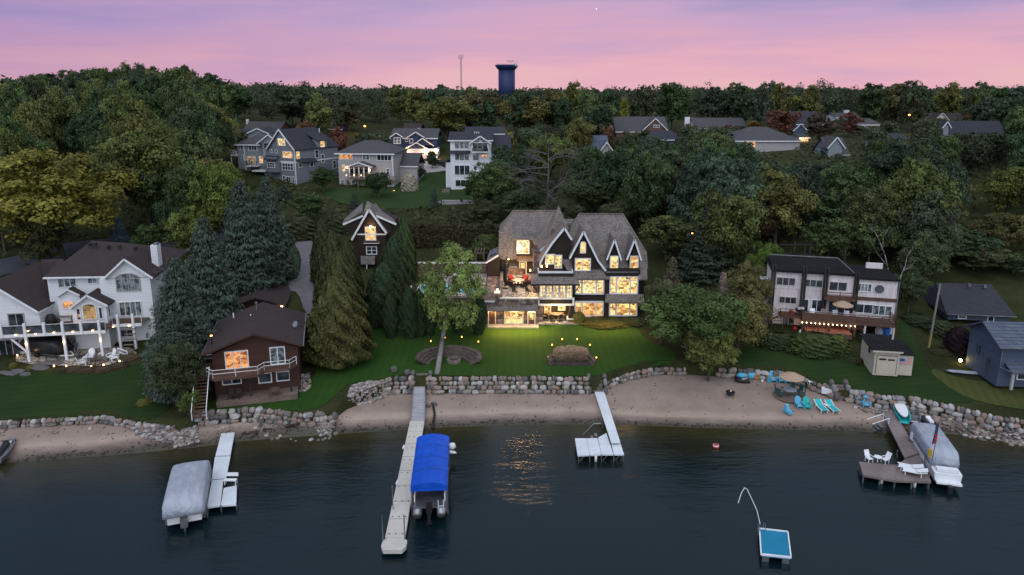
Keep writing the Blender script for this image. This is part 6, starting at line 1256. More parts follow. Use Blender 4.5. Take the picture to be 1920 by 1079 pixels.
h.part('side_wall', MB().box(x1,x1+4.2,2.5,9,-1.5,f(0,480).z), ws); r = MB(); r.slab([(x1,2,f(0,478).z),(x1+4.8,2,f(0,478).z),(x1+4.2,6.5,f(0,285,6.5).z),(x1,6.5,f(0,285,6.5).z)],.18); r.slab([(x1+4.8,11,f(0,478).z),(x1,11,f(0,478).z),(x1,6.5,f(0,285,6.5).z),(x1+4.2,6.5,f(0,285,6.5).z)],.18); h.part('side_roof', r, MT['darkroof']); h.win((1200,490),(1270,540),2.5,MT['glasscurt'],2,1,.12)
for cx in (1025,1045,1065): p = f(cx,270,3.5); h.part('vent_pipe', MB().tube(p-V3(0,0,.5),p+V3(0,0,.3),.1), wh)
for i in range(4): pass
h.part('garden_steps', MB().box(x0-1.8,x0-.1,-1.8,-.9,-1.5,.1).box(x0-1.8,x0-.1,-2.7,-1.8,-1.5,-.25).box(x0-1.8,x0-.1,-3.6,-2.7,-1.5,-.6), MT['limestone'])
c = thing('parked_car', 'dark car parked beyond the lawn, left of the tall white house', 'car', (P(826,318,176).x,176,H(P(826,318,176).x,176)+.15)); part('body', MB().prism([(-2.3,.3),(2.3,.3),(2.3,.8),(1.3,.95),(.8,1.42),(-1.2,1.45),(-2,.95),(-2.3,.85)],-.85,.85), MT['dark'], c); part('window', MB().prism([(-1.7,.95),(1.2,.97),(.75,1.36),(-1.15,1.38)],-.87,.87), MT['glasscurt'], c)
for xx in (-1.4,1.45): part('wheel', MB().tube((xx,-.9,.33),(xx,-.6,.33),.33,n=10), MT['dark'], c)
w = thing('retaining_wall', 'pale block retaining wall at the foot of the hill lawn', 'retaining wall', (P(838,385,139).x,139,H(P(838,385,139).x,139)-.3)); xw = P(878,385,139).x-w.location.x+1.5
part('wall', MB().box(-1,xw,0,.6,-1,1.2), MT['block'], w)
solo('retaining_wall', 'short curved end of the pale block wall, left of the small spruce', 'retaining wall', MB().box(-2.2,0,0,.5,-1,.9), MT['block'], (w.location.x-1.3,140,w.location.z), R(25))
# houses half hidden in the trees
def simple_house(label, px0, px1, pe, pr_, Y, wall, roof, hip=0, gables=(), wins=(), drop=4, depth=10, name='house', rz=0, chim=None):
    xm_ = (px0+px1)/2; z0 = P(xm_,pe,Y).z-drop; hh = House(name, label, 'house', xm_, pe, z0, Y=Y, rz=rz); ff = hh.f
    a, b = ff(px0,pe), ff(px1,pe); hh.part('wall', MB().box(a.x,b.x,0,depth,-3,a.z), wall); gable_roof_x(hh,a.x,b.x,0,depth,a.z,ff(xm_,pr_,depth/2).z,roof,o=.4,hip=hip,wm=wall)
    for g0,g1,gt,ge in gables: gable_roof_y(hh,ff(g0,ge,-.8).x,ff(g1,ge,-.8).x,-.8,depth*.5,ff(0,ge,-.8).z,ff(0,gt,-.8).z,roof,wm=wall); hh.part('wall', MB().box(ff(g0+1,ge,-.8).x,ff(g1-1,ge,-.8).x,-.78,.1,-3,ff(0,ge,-.8).z), wall)
    for w0,w1,w2,w3,pn,yy in wins: q0=ff(w0,w1,yy); q1=ff(w2,w3,yy); window(hh.root,q0.x,q1.x,q1.z,q0.z,yy,MT[pn],2,1,.12,wh)
    if chim: q0=ff(chim[0],chim[1],depth/2); q1=ff(chim[2],chim[3],depth/2); hh.part('chimney', MB().box(q0.x,q1.x,depth/2,depth/2+1,q1.z-1,q0.z), wh)
    return hh
gr_, dr_ = MT['greyroof'], MT['darkroof']
simple_house('long low brick house with lit porch at the top of the frame left of centre', 459,524,243,228,205,MT['brick'],gr_,0,wins=[(462,243.5,470,247,'litdim',0),(476,243.5,485,247,'lit2',0)],chim=(461,224,465,230))
simple_house('dark roof with a white chimney just visible behind the reddish maple', 598,640,242,233,225,MT['bluesiding'],gr_,chim=(622,227,629,236))
simple_house('brown-roofed house glowing warm behind the navy house', 757,787,244,231,228,MT['brownwall'],MT['brownroof'],wins=[(765,242,778,246,'lit3',0),(784,241,788,245,'lit2',0)])
simple_house('grey-roofed house with a white A-shaped gable and small balcony window, right of centre', 1156,1252,247,219,222,MT['brick'],gr_,0,gables=[(1206,1250,222,245)],wins=[(1226,235,1236,239,'glasscurt',-.82)],depth=14)
simple_house('low dark hip roof directly below the A-shaped gable', 1212,1282,262,245,200,MT['bluesiding'],dr_,3)
simple_house('small bluish house half buried in trees, right of the dead tree', 1104,1140,282,254,168,MT['tansiding'],MT['blueroof'],0,gables=[(1128,1146,266,282)])
simple_house('wide grey-roofed house with a white end wall and chimney', 1303,1398,241,221,235,MT['whitesiding'],gr_,0,chim=(1285,220,1293,240))
simple_house('grey hip-roofed house with amber windows among the trees', 1372,1500,264,238,178,MT['tansiding'],gr_,7,wins=[(1398,264,1415,276,'lit2',0)],depth=13)
simple_house('dark-roofed house with a white trimmed bay behind the autumn trees', 1494,1542,233,209,230,MT['bluesiding'],dr_,0,gables=[(1488,1512,232,246)],wins=[(1511,238,1521,248,'glasscurt',0)],depth=12)
simple_house('pale-roofed house with a white chimney peeping between reddish trees', 1568,1612,220,212,262,wh,gr_,0,chim=(1584,207,1592,216))
simple_house('grey-roofed bungalow at the upper right, left of the orange lamp', 1608,1652,234,222,232,MT['tansiding'],gr_,2,wins=[(1623,235,1634,240,'glasscurt',0)])
simple_house('narrow pale sage gable house rising from the trees at the right', 1555,1590,290,258,163,MT['sagesiding'],gr_,0,gables=[(1553,1581,257,278)],depth=9,drop=9)
simple_house('dark grey roof seen between trees right of the sage gable house', 1662,1712,266,250,172,MT['tansiding'],dr_,1)
simple_house('pale pink house with a brown roof below the far treeline', 1752,1812,228,212,260,MT['trimwarm'],MT['brownroof'],0,gables=[(1752,1778,212,226)])
simple_house('long navy-roofed house with blue gable ends at the upper right', 1776,1890,258,227,186,MT['sagesiding'],dr_,0,gables=[(1768,1780,228,240)])
simple_house('lit orange garage partly hidden behind the dark round tree', 1500,1516,258,250,200,MT['trimwarm'],gr_)
l_ = P(1508,262,198); lamp(l_+V3(0,0,0), 500, (1,.45,.2), .3)
# lower walls, pool terrace and hedge of the estate
pt = thing('pool_terrace', 'raised stone pool terrace with the lit swimming pool behind the pale green tree', 'terrace', (P(800,600,86.5).x, 86.5, 3.0)); xx = P(912,560,86.5).x-pt.location.x-.3
part('retaining_wall', MB().box(0,xx,0,.6,-.8,3.1), MT['stone'], pt); part('paving', MB().box(0,xx,.6,12.5,2.6,3.1), MT['paver'], pt); part('coping', MB().box(-.1,xx,-.1,.7,3.105,3.22), MT['limestone'], pt)
pa, pb_ = G(787,541,6.12), G(908,557,6.12); xw0 = pa.x-pt.location.x; part('pool_water', MB().box(xw0,xw0+8.3,2.2,6.4,3.0,3.12), MT['pool'], pt); part('pool_coping', MB().box(xw0-.3,xw0+8.6,1.9,2.2,3.1,3.18).box(xw0-.3,xw0+8.6,6.4,6.7,3.1,3.18).box(xw0-.3,xw0,2.2,6.4,3.1,3.18).box(xw0+8.3,xw0+8.6,2.2,6.4,3.1,3.18), MT['trimwarm'], pt)
sw_ = thing('garden_wall', 'fieldstone garden wall with pale coping behind the pool', 'garden wall', (P(770,520,99.5).x,99.5,5.6)); part('wall', MB().box(0,P(912,520,99.5).x-P(770,520,99.5).x,0,.5,-1,1.9), MT['stone'], sw_); part('coping', MB().box(-.1,P(912,520,99.5).x-P(770,520,99.5).x,-.1,.6,1.9,2.0), MT['trimwarm'], sw_)
for px_,py_,lb in ((765,548,'brick pillar with pale cap left of the pool'),(854,524,'brick pillar with pale cap behind the pool'),(762,535,'taller brick pillar near the dark cypresses')):
    k = thing('brick_pillar', lb, 'pillar', (P(px_,py_,90).x,90,4.5)); zz = P(px_,py_-8,90).z-4.5; part('shaft', MB().box(-.4,.4,-.4,.4,-1,zz), MT['brick'], k); part('cap', MB().box(-.52,.52,-.52,.52,zz,zz+.16), MT['trimwarm'], k)
for a_,b_,Y_,lb in ((826,868,101,'pergola of grey slats behind the pale green tree'),(890,908,101,'small slatted pergola beside the mansion lean-to')):
    x0_,x1_ = P(a_,490,Y_).x,P(b_,490,Y_).x; z_ = 6.3; k = thing('slatted_pergola', lb, 'pergola', (x0_,Y_,z_)); Wd = x1_-x0_
    part('slats', MB().arr(*(lambda mb:(mb.v,mb.f))((lambda mb:[mb.box(i*.45,i*.45+.1,-.4,3.4,2.5,2.65) for i in range(int(Wd/.45)+1)] and mb)(MB()))), MT['wood'], k); part('beam', MB().box(-.1,Wd+.1,0,.15,2.3,2.5), MT['wood'], k); part('beam', MB().box(-.1,Wd+.1,2.9,3.05,2.3,2.5), MT['wood'], k); legs(k,Wd/2-.1,1.4,2.3,.16,'wood',Wd/2,1.5)
for px_,py_,lb in ((745,618,'stone steps between the two clipped cypress hedges'),(876,612,'stone steps left of the lit stone wing')):
    p = gp(px_,py_); m = MB()
    for i in range(7): m.box(-.9,.9,i*.35,i*.35+.36,-.4,.15+i*.17)
    solo('stone_steps', lb, 'steps', m, MT['limestone'], p)
# ================================================================ docks
def slabs(root, quads, z, m, th=.14, name='deck_section', base=None):
    for q in quads:
        pts = [G(a, b, z) - root.location for a, b in q]; mb = MB(); mb.slab([V3(p.x,p.y,0+z-root.location.z) for p in pts], th); part(name, mb, m, root)
def posts(root, pts, z0, z1, r=.05, m=None, name='post'):
    for a, b in pts: p = G(a, b, z1) - root.location; part(name, MB().tube((p.x,p.y,z0-root.location.z),(p.x,p.y,z1-root.location.z),r,n=6), m or MT['metal'], root)
def lerp2(a, b, t): return (a[0]+(b[0]-a[0])*t, a[1]+(b[1]-a[1])*t)
def strip(L0, L1, R0, R1, n, gap=.006, z=.5):      # quads between two edges, far to near, divided evenly in space
    out = []
    A, B, C, D = (G(*p, z) for p in (L0, L1, R0, R1))
    for i in range(n):
        t0, t1 = i/n+gap/2, (i+1)/n-gap/2; out.append([A.lerp(B,t0), C.lerp(D,t0), C.lerp(D,t1), A.lerp(B,t1)])
    return out
def slabsw(root, quads, z, m, th=.14, name='deck_section'):
    for q in quads: part(name, MB().slab([V3(p.x-root.location.x,p.y-root.location.y,z-root.location.z) for p in q][::-1], th), m, root)
# left white dock
d = thing('dock', 'short white L-shaped dock with a bench, beside the grey covered boat lift', 'dock', G(425,880,0))
slabsw(d, strip((415,813),(404,856),(440,812),(432,855),1)+strip((403,858),(397,900),(432,857),(424,898),1)+strip((397,902),(388,953),(419,900),(413,949),1), .55, MT['dockwhite'])
slabsw(d, [[G(419.5,916,.5),G(444,911,.5),G(443,947,.5),G(414,949,.5)]], .54, MT['dockwhite'])
posts(d, [(415,818),(440,818),(398,880),(428,878),(389,950),(443,944),(414,948),(445,905)], -1.5, .6, .05)
b = thing('dock_bench', 'white bench seat and backrest at the end of the short white dock', 'bench', G(433,908,.56)); part('seat', MB().box(-.55,.5,-.2,.15,.38,.44), MT['plastwhite'], b); part('backrest', MB().obox((0,.32,.72),(1.1,.05,.3),rx=-.2), MT['plastwhite'], b); legs(b,.45,.14,.38,.06,'plastwhite')
# long beige dock
d = thing('long_dock', 'long pale dock of beige sections running from the stairs far into the lake', 'dock', G(770,850,0))
far_l, far_r, n_l, n_r = (769,790), (796,789), (722,1010), (759,1010)
slabsw(d, strip(far_l, n_l, far_r, n_r, 8, .004), .55, MT['dockbeige'], .3)
mb = MB(); c = G(740,1016,.55)-d.location; A_ = G(717,1016,.55)-d.location; W_ = abs(A_.x-c.x); mb.prismz([(c.x-W_,c.y-.5),(c.x-W_*.75,c.y-.95),(c.x+W_*.75,c.y-.95),(c.x+W_,c.y-.5),(c.x+W_,c.y+.15),(c.x+W_*.6,c.y+.45),(c.x-W_*.6,c.y+.45),(c.x-W_,c.y+.15)],.25,.556); part('end_platform', mb, MT['dockbeige'], d)
for t in np.linspace(.06,.97,9):
    for k in (.15,.5,.85):
        p = G(*far_l,.56).lerp(G(*n_l,.56),t).lerp(G(*far_r,.56).lerp(G(*n_r,.56),t),k)-d.location; part('socket', MB().lathe([(.06,0),(.06,.02)],6,(p.x,p.y,.552)), MT['dark'], d)
for px,py,py1 in ((737,955,910),(718,1015,966),(759,1012,968)):
    p = G(px,py,.55)-d.location; part('mooring_pole', MB().tube((p.x,p.y,-2),(p.x,p.y,2.6),.045,n=6), MT['metal'], d)
for px,py in ((757,836),(745,902),(737,950)): p = G(px,py,.6)-d.location; part('bumper', MB().tube((p.x,p.y-.25,.45),(p.x,p.y+.25,.45),.12), MT['plastwhite'], d, smooth=True)
g = thing('gangway', 'grey plank gangway from the stone stairs down to the long beige dock', 'gangway', G(785,765,.8))
A,B,C,D = gp(776,727), gp(797,727), G(797,788,.62), G(770,788,.62)
part('planks', MB().slab([p-g.location+V3(0,0,.12 if i<2 else 0) for i,p in enumerate([A,B,C,D])][::-1],.1), MT['dockgrey'], g)
for a_,b_ in ((A,D),(B,C)): part('side_rail', MB().bar(a_-g.location+V3(0,0,.17),b_-g.location+V3(0,0,.05),.07,.1), MT['metal'], g)
def shore_steps(label, px0, px1, pyt, pyb, n=5):
    a = gp((px0+px1)/2, pyt+1); b = gp((px0+px1)/2, pyb+4); w = (px1-px0)/FPX*77/2; m = MB(); t = thing('shore_steps', label, 'steps', (b.x, b.y, b.z)); L = a.y-b.y+.3; Hh = max(1.1, a.z-b.z)
    for i in range(n): part('step', MB().box(-w,w,L*i/n,L,Hh*i/n-.2,Hh*(i+1)/n), MT['limestone'], t)
    for k in (-1,1): part('cheek_stones', MB().rock((k*(w+.3),0,.3),(.5,.8,.8),1).rock((k*(w+.3),.7,.9),(.5,.8,.8),2).rock((k*(w+.3),1.3,1.3),(.5,.7,.7),3), MT['rock'], t)
shore_steps('stone steps at the top of the grey gangway, left of the leaning trunk', 777, 799, 703, 727)
shore_steps('stone steps at the top of the white gangway, right end of the long boulder wall', 1111, 1130, 708, 733)
shore_steps('small pale sand steps through the boulders, near the beach loungers', 1573, 1588, 728, 745, 4)
# white L dock
d = thing('white_dock', 'white L-shaped dock in the centre with a narrow gangway to the stone steps', 'dock', G(1140,840,0))
slabsw(d, strip((1113,731),(1146,831),(1131,730),(1163,831),5,.003,1.0), 1.08, MT['dockwhite'], .12)
slabsw(d, [[G(1146,832,.7),G(1163,832,.7),G(1170,853,.7),G(1151,853,.7)],[G(1121,822,.7),G(1137,813,.7),G(1150,853,.7),G(1128,853,.7)],[G(1100,823,.7),G(1120,822.5,.7),G(1127.5,853,.7),G(1106,854,.7)],[G(1078,823,.7),G(1099.5,823,.7),G(1105.5,854,.7),G(1083,855,.7)]], .75, MT['dockwhite'])
posts(d, [(1085,853),(1106,853),(1128,852),(1151,852),(1169,851),(1079,824),(1146,828),(1130,790)], -1.6, .74, .06)
for a_,b_ in ((1085,853),(1128,852),(1151,852)): p = G(a_,b_,.6)-d.location; part('brace', MB().bar((p.x,p.y,-.2),(p.x+.6,p.y,.6),.06), MT['metal'], d)
part('bumper', (lambda p: MB().tube((p.x,p.y-.1,-.1),(p.x,p.y-.1,.6),.12))(G(1117,855,.5)-d.location), MT['plastwhite'], d, smooth=True)
p = G(1118,818,.5)-d.location; part('water_stairs', MB().arr(*(lambda m:(m.v,m.f))((lambda m:[m.box(p.x-1.2+i*.35,p.x-.95+i*.35,p.y,p.y+.6,-.3+i*.25,-.26+i*.25) for i in range(4)] and m)(MB()))), MT['metal'], d); part('handrail', MB().path([(p.x-1.2,p.y+.65,.3),(p.x-.2,p.y+.65,1.45),(p.x+.5,p.y+.65,1.5)],.035), MT['metal'], d)
# brown dock on the right
d = thing('brown_dock', 'taupe L-shaped dock at the right with white folding chairs and loungers', 'dock', G(1690,850,0))
slabsw(d, strip((1644,755),(1696,861),(1664,755),(1723,852),4,.003,.8), .92, MT['dockbrown'])
slabsw(d, [[G(1611,867,.7),G(1682,873,.7),G(1678,902,.7),G(1618,891,.7)],[G(1682.3,873,.7),G(1697,862,.7),G(1724,853,.7),G(1746,904,.7),G(1678.3,902,.7)]], .75, MT['dockbrown'], .2)
posts(d, [(1612,868),(1619,891),(1650,895),(1678,900),(1710,902),(1742,902),(1683,845),(1700,842),(1660,800)], -1.6, .72, .07)
for a_,b_ in ((1652,893),(1714,900)): p = G(a_,b_,.6)-d.location; part('bumper', MB().tube((p.x,p.y-.15,0),(p.x,p.y-.15,.65),.13), MT['plastwhite'], d, smooth=True)
p = G(1648,790,.7)-d.location
part('water_stairs', MB().arr(*(lambda m:(m.v,m.f))((lambda m:[m.box(p.x-.3-i*.3,p.x-.02-i*.3,p.y-1.0,p.y,.5-i*.2,.56-i*.2) for i in range(5)] and m)(MB()))), MT['metal'], d)
for k in (0,-1.0): part('handrail', MB().path([(p.x+.4,p.y+k,.7),(p.x+.4,p.y+k,1.5),(p.x-1.2,p.y+k,.9)],.04), MT['plastwhite'], d)
# ================================================================ boats and lifts
def cover_mesh(L, W, Hh, flare=.0, n=14, crown=.25, sag=.0, sq=5):
    """fabric cover: rounded box, slightly crowned, skirts a little wider below"""
    v = []; f_ = []; ys = np.linspace(-L/2, L/2, n); prof = [(-.5,0),(-.5,.4),(-.495,.74),(-.47,.9),(-.42,.97),(-.2,1.02),(0,1.04),(.2,1.02),(.42,.97),(.47,.9),(.495,.74),(.5,.4),(.5,0)]; m = len(prof); rr = random.Random(int(L*100))
    for y in ys:
        e = 1-abs(2*y/L)**(sq*3)*.06; hz = 1-abs(2*y/L)**(sq*2)*.42
        for x, z in prof: v.append((x*W*e*(1+flare*(1-z))+rr.uniform(-.015,.015), y, (z*hz*Hh if z > .05 else 0)+rr.uniform(-.02,.02)-sag*math.sin((y/L+.5)*math.pi)*(z > .8)))
    for i in range(n-1):
        for k in range(m-1): f_.append((i*m+k, i*m+k+1, (i+1)*m+k+1, (i+1)*m+k))
    f_ += [tuple(range(m))[::-1], tuple(range((n-1)*m, n*m))]; f_ += [tuple([(n-1-i)*m+m-1 for i in range(n)] + [i*m for i in range(n)])]
    return MB().add(v, f_)
def frame_at(pf, pn):     # position and heading from a far and a near pixel on the water plane
    a, b = G(*pf, 0), G(*pn, 0); dv = a-b; return (a+b)/2, math.atan2(-dv.x, dv.y), dv.length
# grey covered boat lift (left)
def place(corners, z):    # far-left, far-right, near-right, near-left on plane z
    q = [G(a,b,z) for a,b in corners]; c = sum(q, Vector())/4; ax = ((q[0]+q[1])-(q[2]+q[3]))/2; return Vector((c.x,c.y,0)), math.atan2(-ax.x, ax.y), ax.length, ((q[1]-q[0]).length+(q[2]-q[3]).length)/2
c, rz, L, W = place([(331,886),(391,881),(385,962),(303,969)], 1.3)
b = thing('covered_boat', 'boat under a pale grey fabric cover on a lift beside the short white dock', 'boat', c, rz)
part('cover', cover_mesh(L*1.03, W*1.02, 1.25, .05, 18), MT['covergrey'], b, smooth=True, loc=(0,0,1.2)); part('hull', MB().prismx([(-L/2+.2,.5),(L/2-.6,.5),(L/2-.1,1.3),(-L/2+.1,1.3)],-W*.42,W*.42), MT['plastwhite'], b); part('outboard_motor', MB().box(-.25,.25,-L/2-.3,-L/2+.2,.35,1.1).tube((0,-L/2-.1,-.1),(0,-L/2-.1,.4),.08), MT['metal'], b)
l = thing('boat_lift', 'metal lift frame carrying the grey covered boat', 'boat lift', c, rz)
for sx in (-1,1):
    for sy in (-1,1): part('post', MB().tube((sx*(W/2+.05),sy*L*.32,-2),(sx*(W/2+.05),sy*L*.32,1.5),.06,n=6), MT['metal'], l)
    part('side_beam', MB().bar((sx*(W/2-.1),-L*.4,.4),(sx*(W/2-.1),L*.4,.4),.12), MT['metal'], l)
for sy in (-1,1): part('cross_beam', MB().bar((-W/2,sy*L*.3,.3),(W/2,sy*L*.3,.3),.12), MT['metal'], l)
# blue canopy lift with a pontoon boat
c, rz, L, W = place([(782,818),(842,817),(839,909),(769,910)], 3.0)
l = thing('canopy_lift', 'boat lift with a bright blue canvas canopy beside the long beige dock', 'boat lift', c, rz)
v = []; prof = [(-.5,-.42),(-.5,0),(-.42,.16),(-.22,.33),(0,.40),(.22,.33),(.42,.16),(.5,0),(.5,-.42)]; mb = MB(); n_ = 9
for i in range(n_):
    y = -L/2+L*i/(n_-1); e = .9 if i in (0,n_-1) else 1
    for x,z in prof: v.append((x*W*(1 if z<0 or 1 else e), y, 2.85+z*(1 if i not in (0,n_-1) else .92)))
k = len(prof); mb.add(v, [(i*k+j, i*k+j+1, (i+1)*k+j+1, (i+1)*k+j) for i in range(n_-1) for j in range(k-1)]+[tuple(range(k))[::-1], tuple(range((n_-1)*k, n_*k))]); part('canopy', mb, MT['canvasblue'], l)
for i in (2,4,6): part('seam', MB().path([(x*W*1.002, -L/2+L*i/8, 2.862+z) for x,z in prof], .018, 4), MT['navysiding'], l)
for sx in (-1,1):
    for sy in (-1,1): part('post', MB().tube((sx*(W/2-.03),sy*L*.42,-2.2),(sx*(W/2-.03),sy*L*.42,2.6),.06,n=6), MT['metal'], l)
    part('side_beam', MB().bar((sx*(W/2-.15),-L*.42,.2),(sx*(W/2-.15),L*.42,.2),.12), MT['metal'], l)
b = thing('pontoon_boat', 'pontoon boat with two silver tubes and an outboard motor under the blue canopy', 'boat', c, rz)
for sx in (-1,1): part('pontoon', MB().tube((sx*W*.32,-L/2-.5,.75),(sx*W*.32,L/2-.5,.75),.34,n=12).tube((sx*W*.32,L/2-.5,.75),(sx*W*.32,L/2+.1,.9),.34,.05,12), MT['metal'], b, smooth=True)
part('deck', MB().box(-W*.43,W*.43,-L/2-.2,L/2-.2,1.1,1.22), MT['metal'], b); part('railing', MB().box(-W*.43,-W*.4,-L/2+.5,L/2-.3,1.22,1.9).box(W*.4,W*.43,-L/2+.5,L/2-.3,1.22,1.9), MT['plastwhite'], b); part('outboard_motor', MB().obox((0,-L/2-.55,1.35),(.45,.5,.7)).box(-.12,.12,-L/2-.75,-L/2-.4,.1,1.0).box(-.22,.22,-L/2-.85,-L/2-.35,.1,.16), MT['dark'], b); part('ladder', MB().bar((.7,-L/2-.25,.6),(.7,-L/2-.25,1.8),.05).bar((1.1,-L/2-.25,.6),(1.1,-L/2-.25,1.8),.05).bar((.7,-L/2-.25,.9),(1.1,-L/2-.25,.9),.04).bar((.7,-L/2-.25,1.3),(1.1,-L/2-.25,1.3),.04), MT['plastwhite'], b)
w = thing('winch_motor', 'white lift motor and winch at the right side of the blue canopy', 'winch', G(846,845,1.0)); part('motor', MB().rock((0,.25,.3),(.8,.7,.5),2), MT['plastwhite'], w, smooth=True); part('arm', MB().rock((0.05,-.3,0),(1.0,.3,.25),3), MT['plastwhite'], w, smooth=True)
# covered cruiser on the right
c, rz, L, W = place([(1707,800),(1754,803),(1801,866),(1745,862)], 2.0)
b = thing('covered_cruiser', 'white motorboat under a long pale grey cover, moored at the right dock', 'boat', c, rz)
part('cover', cover_mesh(L*1.0, W*1.0, 1.25, .02, 16, sq=6), MT['covergrey'], b, smooth=True, loc=(0,0,1.45)); part('hull', MB().add([(-W*.42,-L/2-1.0,.5),(W*.42,-L/2-1.0,.5),(W*.45,L*.3,.5),(0,L/2+.3,.7),(-W*.45,L*.3,.5),(-W*.46,-L/2-1.0,1.3),(W*.46,-L/2-1.0,1.3),(W*.48,L*.3,1.5),(0,L/2+.5,1.7),(-W*.48,L*.3,1.5)],[(4,3,2,1,0),(5,6,7,8,9),(0,1,6,5),(1,2,7,6),(2,3,8,7),(3,4,9,8),(4,0,5,9)]), MT['plastwhite'], b); part('swim_platform', MB().box(-W*.42,W*.42,-L/2-1.5,-L/2-.95,.55,.7), MT['plastwhite'], b); part('stern_seat', MB().box(-W*.36,W*.36,-L/2-.8,-L/2-.3,1.35,1.6), MT['plastwhite'], b); part('stern_drive', MB().box(-.18,.18,-L/2-1.9,-L/2-1.4,.0,.6), MT['dark'], b)
l = thing('cruiser_lift', 'metal lift frame beneath the covered motorboat at the right', 'boat lift', c, rz)
for sx in (-1,1):
    for sy in (-1,1): part('post', MB().tube((sx*(W/2+.12),sy*L*.36,-2),(sx*(W/2+.12),sy*L*.36,1.9),.07,n=6), MT['metal'], l)
    part('side_beam', MB().bar((sx*(W/2),-L*.42,.35),(sx*(W/2),L*.42,.35),.14), MT['metal'], l)
s = thing('lift_motor', 'white electric lift motor between the brown dock and the covered motorboat', 'motor', G(1712,835,.6)); part('case', MB().obox((0,0,.9),(.5,.45,.7)), MT['plastwhite'], s); part('post', MB().tube((0,0,-1.5),(0,0,.6),.05), MT['metal'], s)
fp = thing('flagpole', 'thin pole with a furled striped flag at the end of the brown dock', 'flagpole', G(1741,896,.75)); part('pole', MB().tube((0,0,-1),(.25,0,5.2),.035), MT['metal'], fp); part('flag', MB().add([(.25,0,5.1),(.05,.05,4.4),(-.12,.0,3.2),(.0,.05,3.0),(.22,.05,3.9),(.3,.05,4.8),(.25,.08,5.1)],[(0,1,2,3,4,5)]).prismx([(-.03,3.2),(.03,3.2),(.03,5),(-.03,5)],.0,.22), MT['navysiding'], fp)
for i in range(3): part('stripe', MB().box(-.02,.24,-.05,.09,3.3+i*.3,3.42+i*.3), MT['redp'], fp)
part('pennant', MB().prismx([(-.02,1.9),(.02,1.9),(.02,2.7),(-.02,2.6)],-.3,.0), MT['yellow'], fp)
# small craft on the right beach
def hullmesh(L, W, Hh, open_=True, n=10):
    v = []; f_ = []; ts = np.linspace(-1,1,n)
    for t in ts:
        w = W/2*max(.03,(1-abs(t)**2.6)) if t > 0 else W/2*(1-.25*abs(t)**3); k = Hh*(1+.18*max(0,t)**2)
        v += [(-w,t*L/2,k),(-w*.72,t*L/2,.05+.1*max(0,t)),(w*.72,t*L/2,.05+.1*max(0,t)),(w,t*L/2,k)]
        if open_: v += [(w*.88,t*L/2*.97,k-.02),(w*.6,t*L/2*.95,.14),(-w*.6,t*L/2*.95,.14),(-w*.88,t*L/2*.97,k-.02)]
    m = 8 if open_ else 4
    for i in range(n-1):
        for j in range(m): f_.append((i*m+j, i*m+(j+1)%m, (i+1)*m+(j+1)%m, (i+1)*m+j))
    if open_: f_ += [(0,1,2,3,4,5,6,7)[::-1] if 0 else (0,7,6,1),(1,6,5,2),(2,5,4,3)]
    else: f_ += [(3,2,1,0)]
    f_ += [tuple((n-1)*m+j for j in ((0,1,2,3) if not open_ else (0,1,6,7))), ] 
    return MB().add(v, f_)
def craft(name, label, cat, pf, pn, z, W, Hh, m, open_=True, extra=None):
    a, b = G(*pf,z), G(*pn,z); dv = a-b; c = (a+b)/2; o = thing(name, label, cat, (c.x,c.y,max(-.05,H(c.x,c.y))+.02), math.atan2(-dv.x,dv.y)); part('hull', hullmesh(dv.length,W,Hh,open_), m, o); 
    if extra: extra(o, dv.length)
    return o
def ped(o, L): part('board', MB().prismz([(.62*math.cos(t)*.85,.05+.48*L*math.sin(t)) for t in np.linspace(0,2*math.pi,20)[:-1]],.62,.72), MT['plastwhite'], o)
craft('dinghy', 'turquoise rowing boat with a white paddle board on top, right of the brown dock', 'boat', (1680,766), (1695,802), .4, 1.35, .55, MT['turq'], True, ped)
def bench3(o, L):
    for k in (-.3,0,.28): part('thwart', MB().box(-.48,.48,k*L-.12,k*L+.12,.34,.38), MT['metal'], o)
craft('rowing_boat', 'bare aluminium rowing boat on the sand, right of the turquoise boat', 'boat', (1703,770), (1714,800), .4, 1.3, .5, MT['metal'], True, bench3)
craft('jet_ski', 'black and white jet ski beached behind the covered motorboat', 'jet ski', (1730,789), (1748,805), .4, 1.1, .5, MT['dark'], False, lambda o, L: part('seat', MB().prismx([(-L*.4,.5),(L*.15,.55),(L*.1,.85),(-.1,.75),(-L*.4,.7)],-.2,.2), MT['plastwhite'], o))
def jet(o, L):
    part('seat', MB().prismx([(-L*.42,.5),(L*.2,.5),(L*.12,1.0),(-.05,.8),(-L*.4,.85)],-.22,.22), MT['dark'], o); part('handlebar', MB().bar((-.4,L*.12,1.05),(.4,L*.12,1.05),.06), MT['dark'], o); part('nose_cowl', MB().prismx([(L*.1,.5),(L*.45,.55),(L*.2,.85)],-.34,.34), MT['metal'], o)
craft('jet_ski', 'grey and black jet ski nosed onto the sand at the left edge of the frame', 'jet ski', (26,832), (-6,872), .3, 1.2, .55, MT['metal'], False, jet)
solo('paddle_board', 'long pale upturned board resting on stones beside the blue house', 'paddle board', MB().rock((0,0,.25),(4.0,.9,.35),4), MT['covergrey'], gp(1806,702), R(-6), smooth=True)
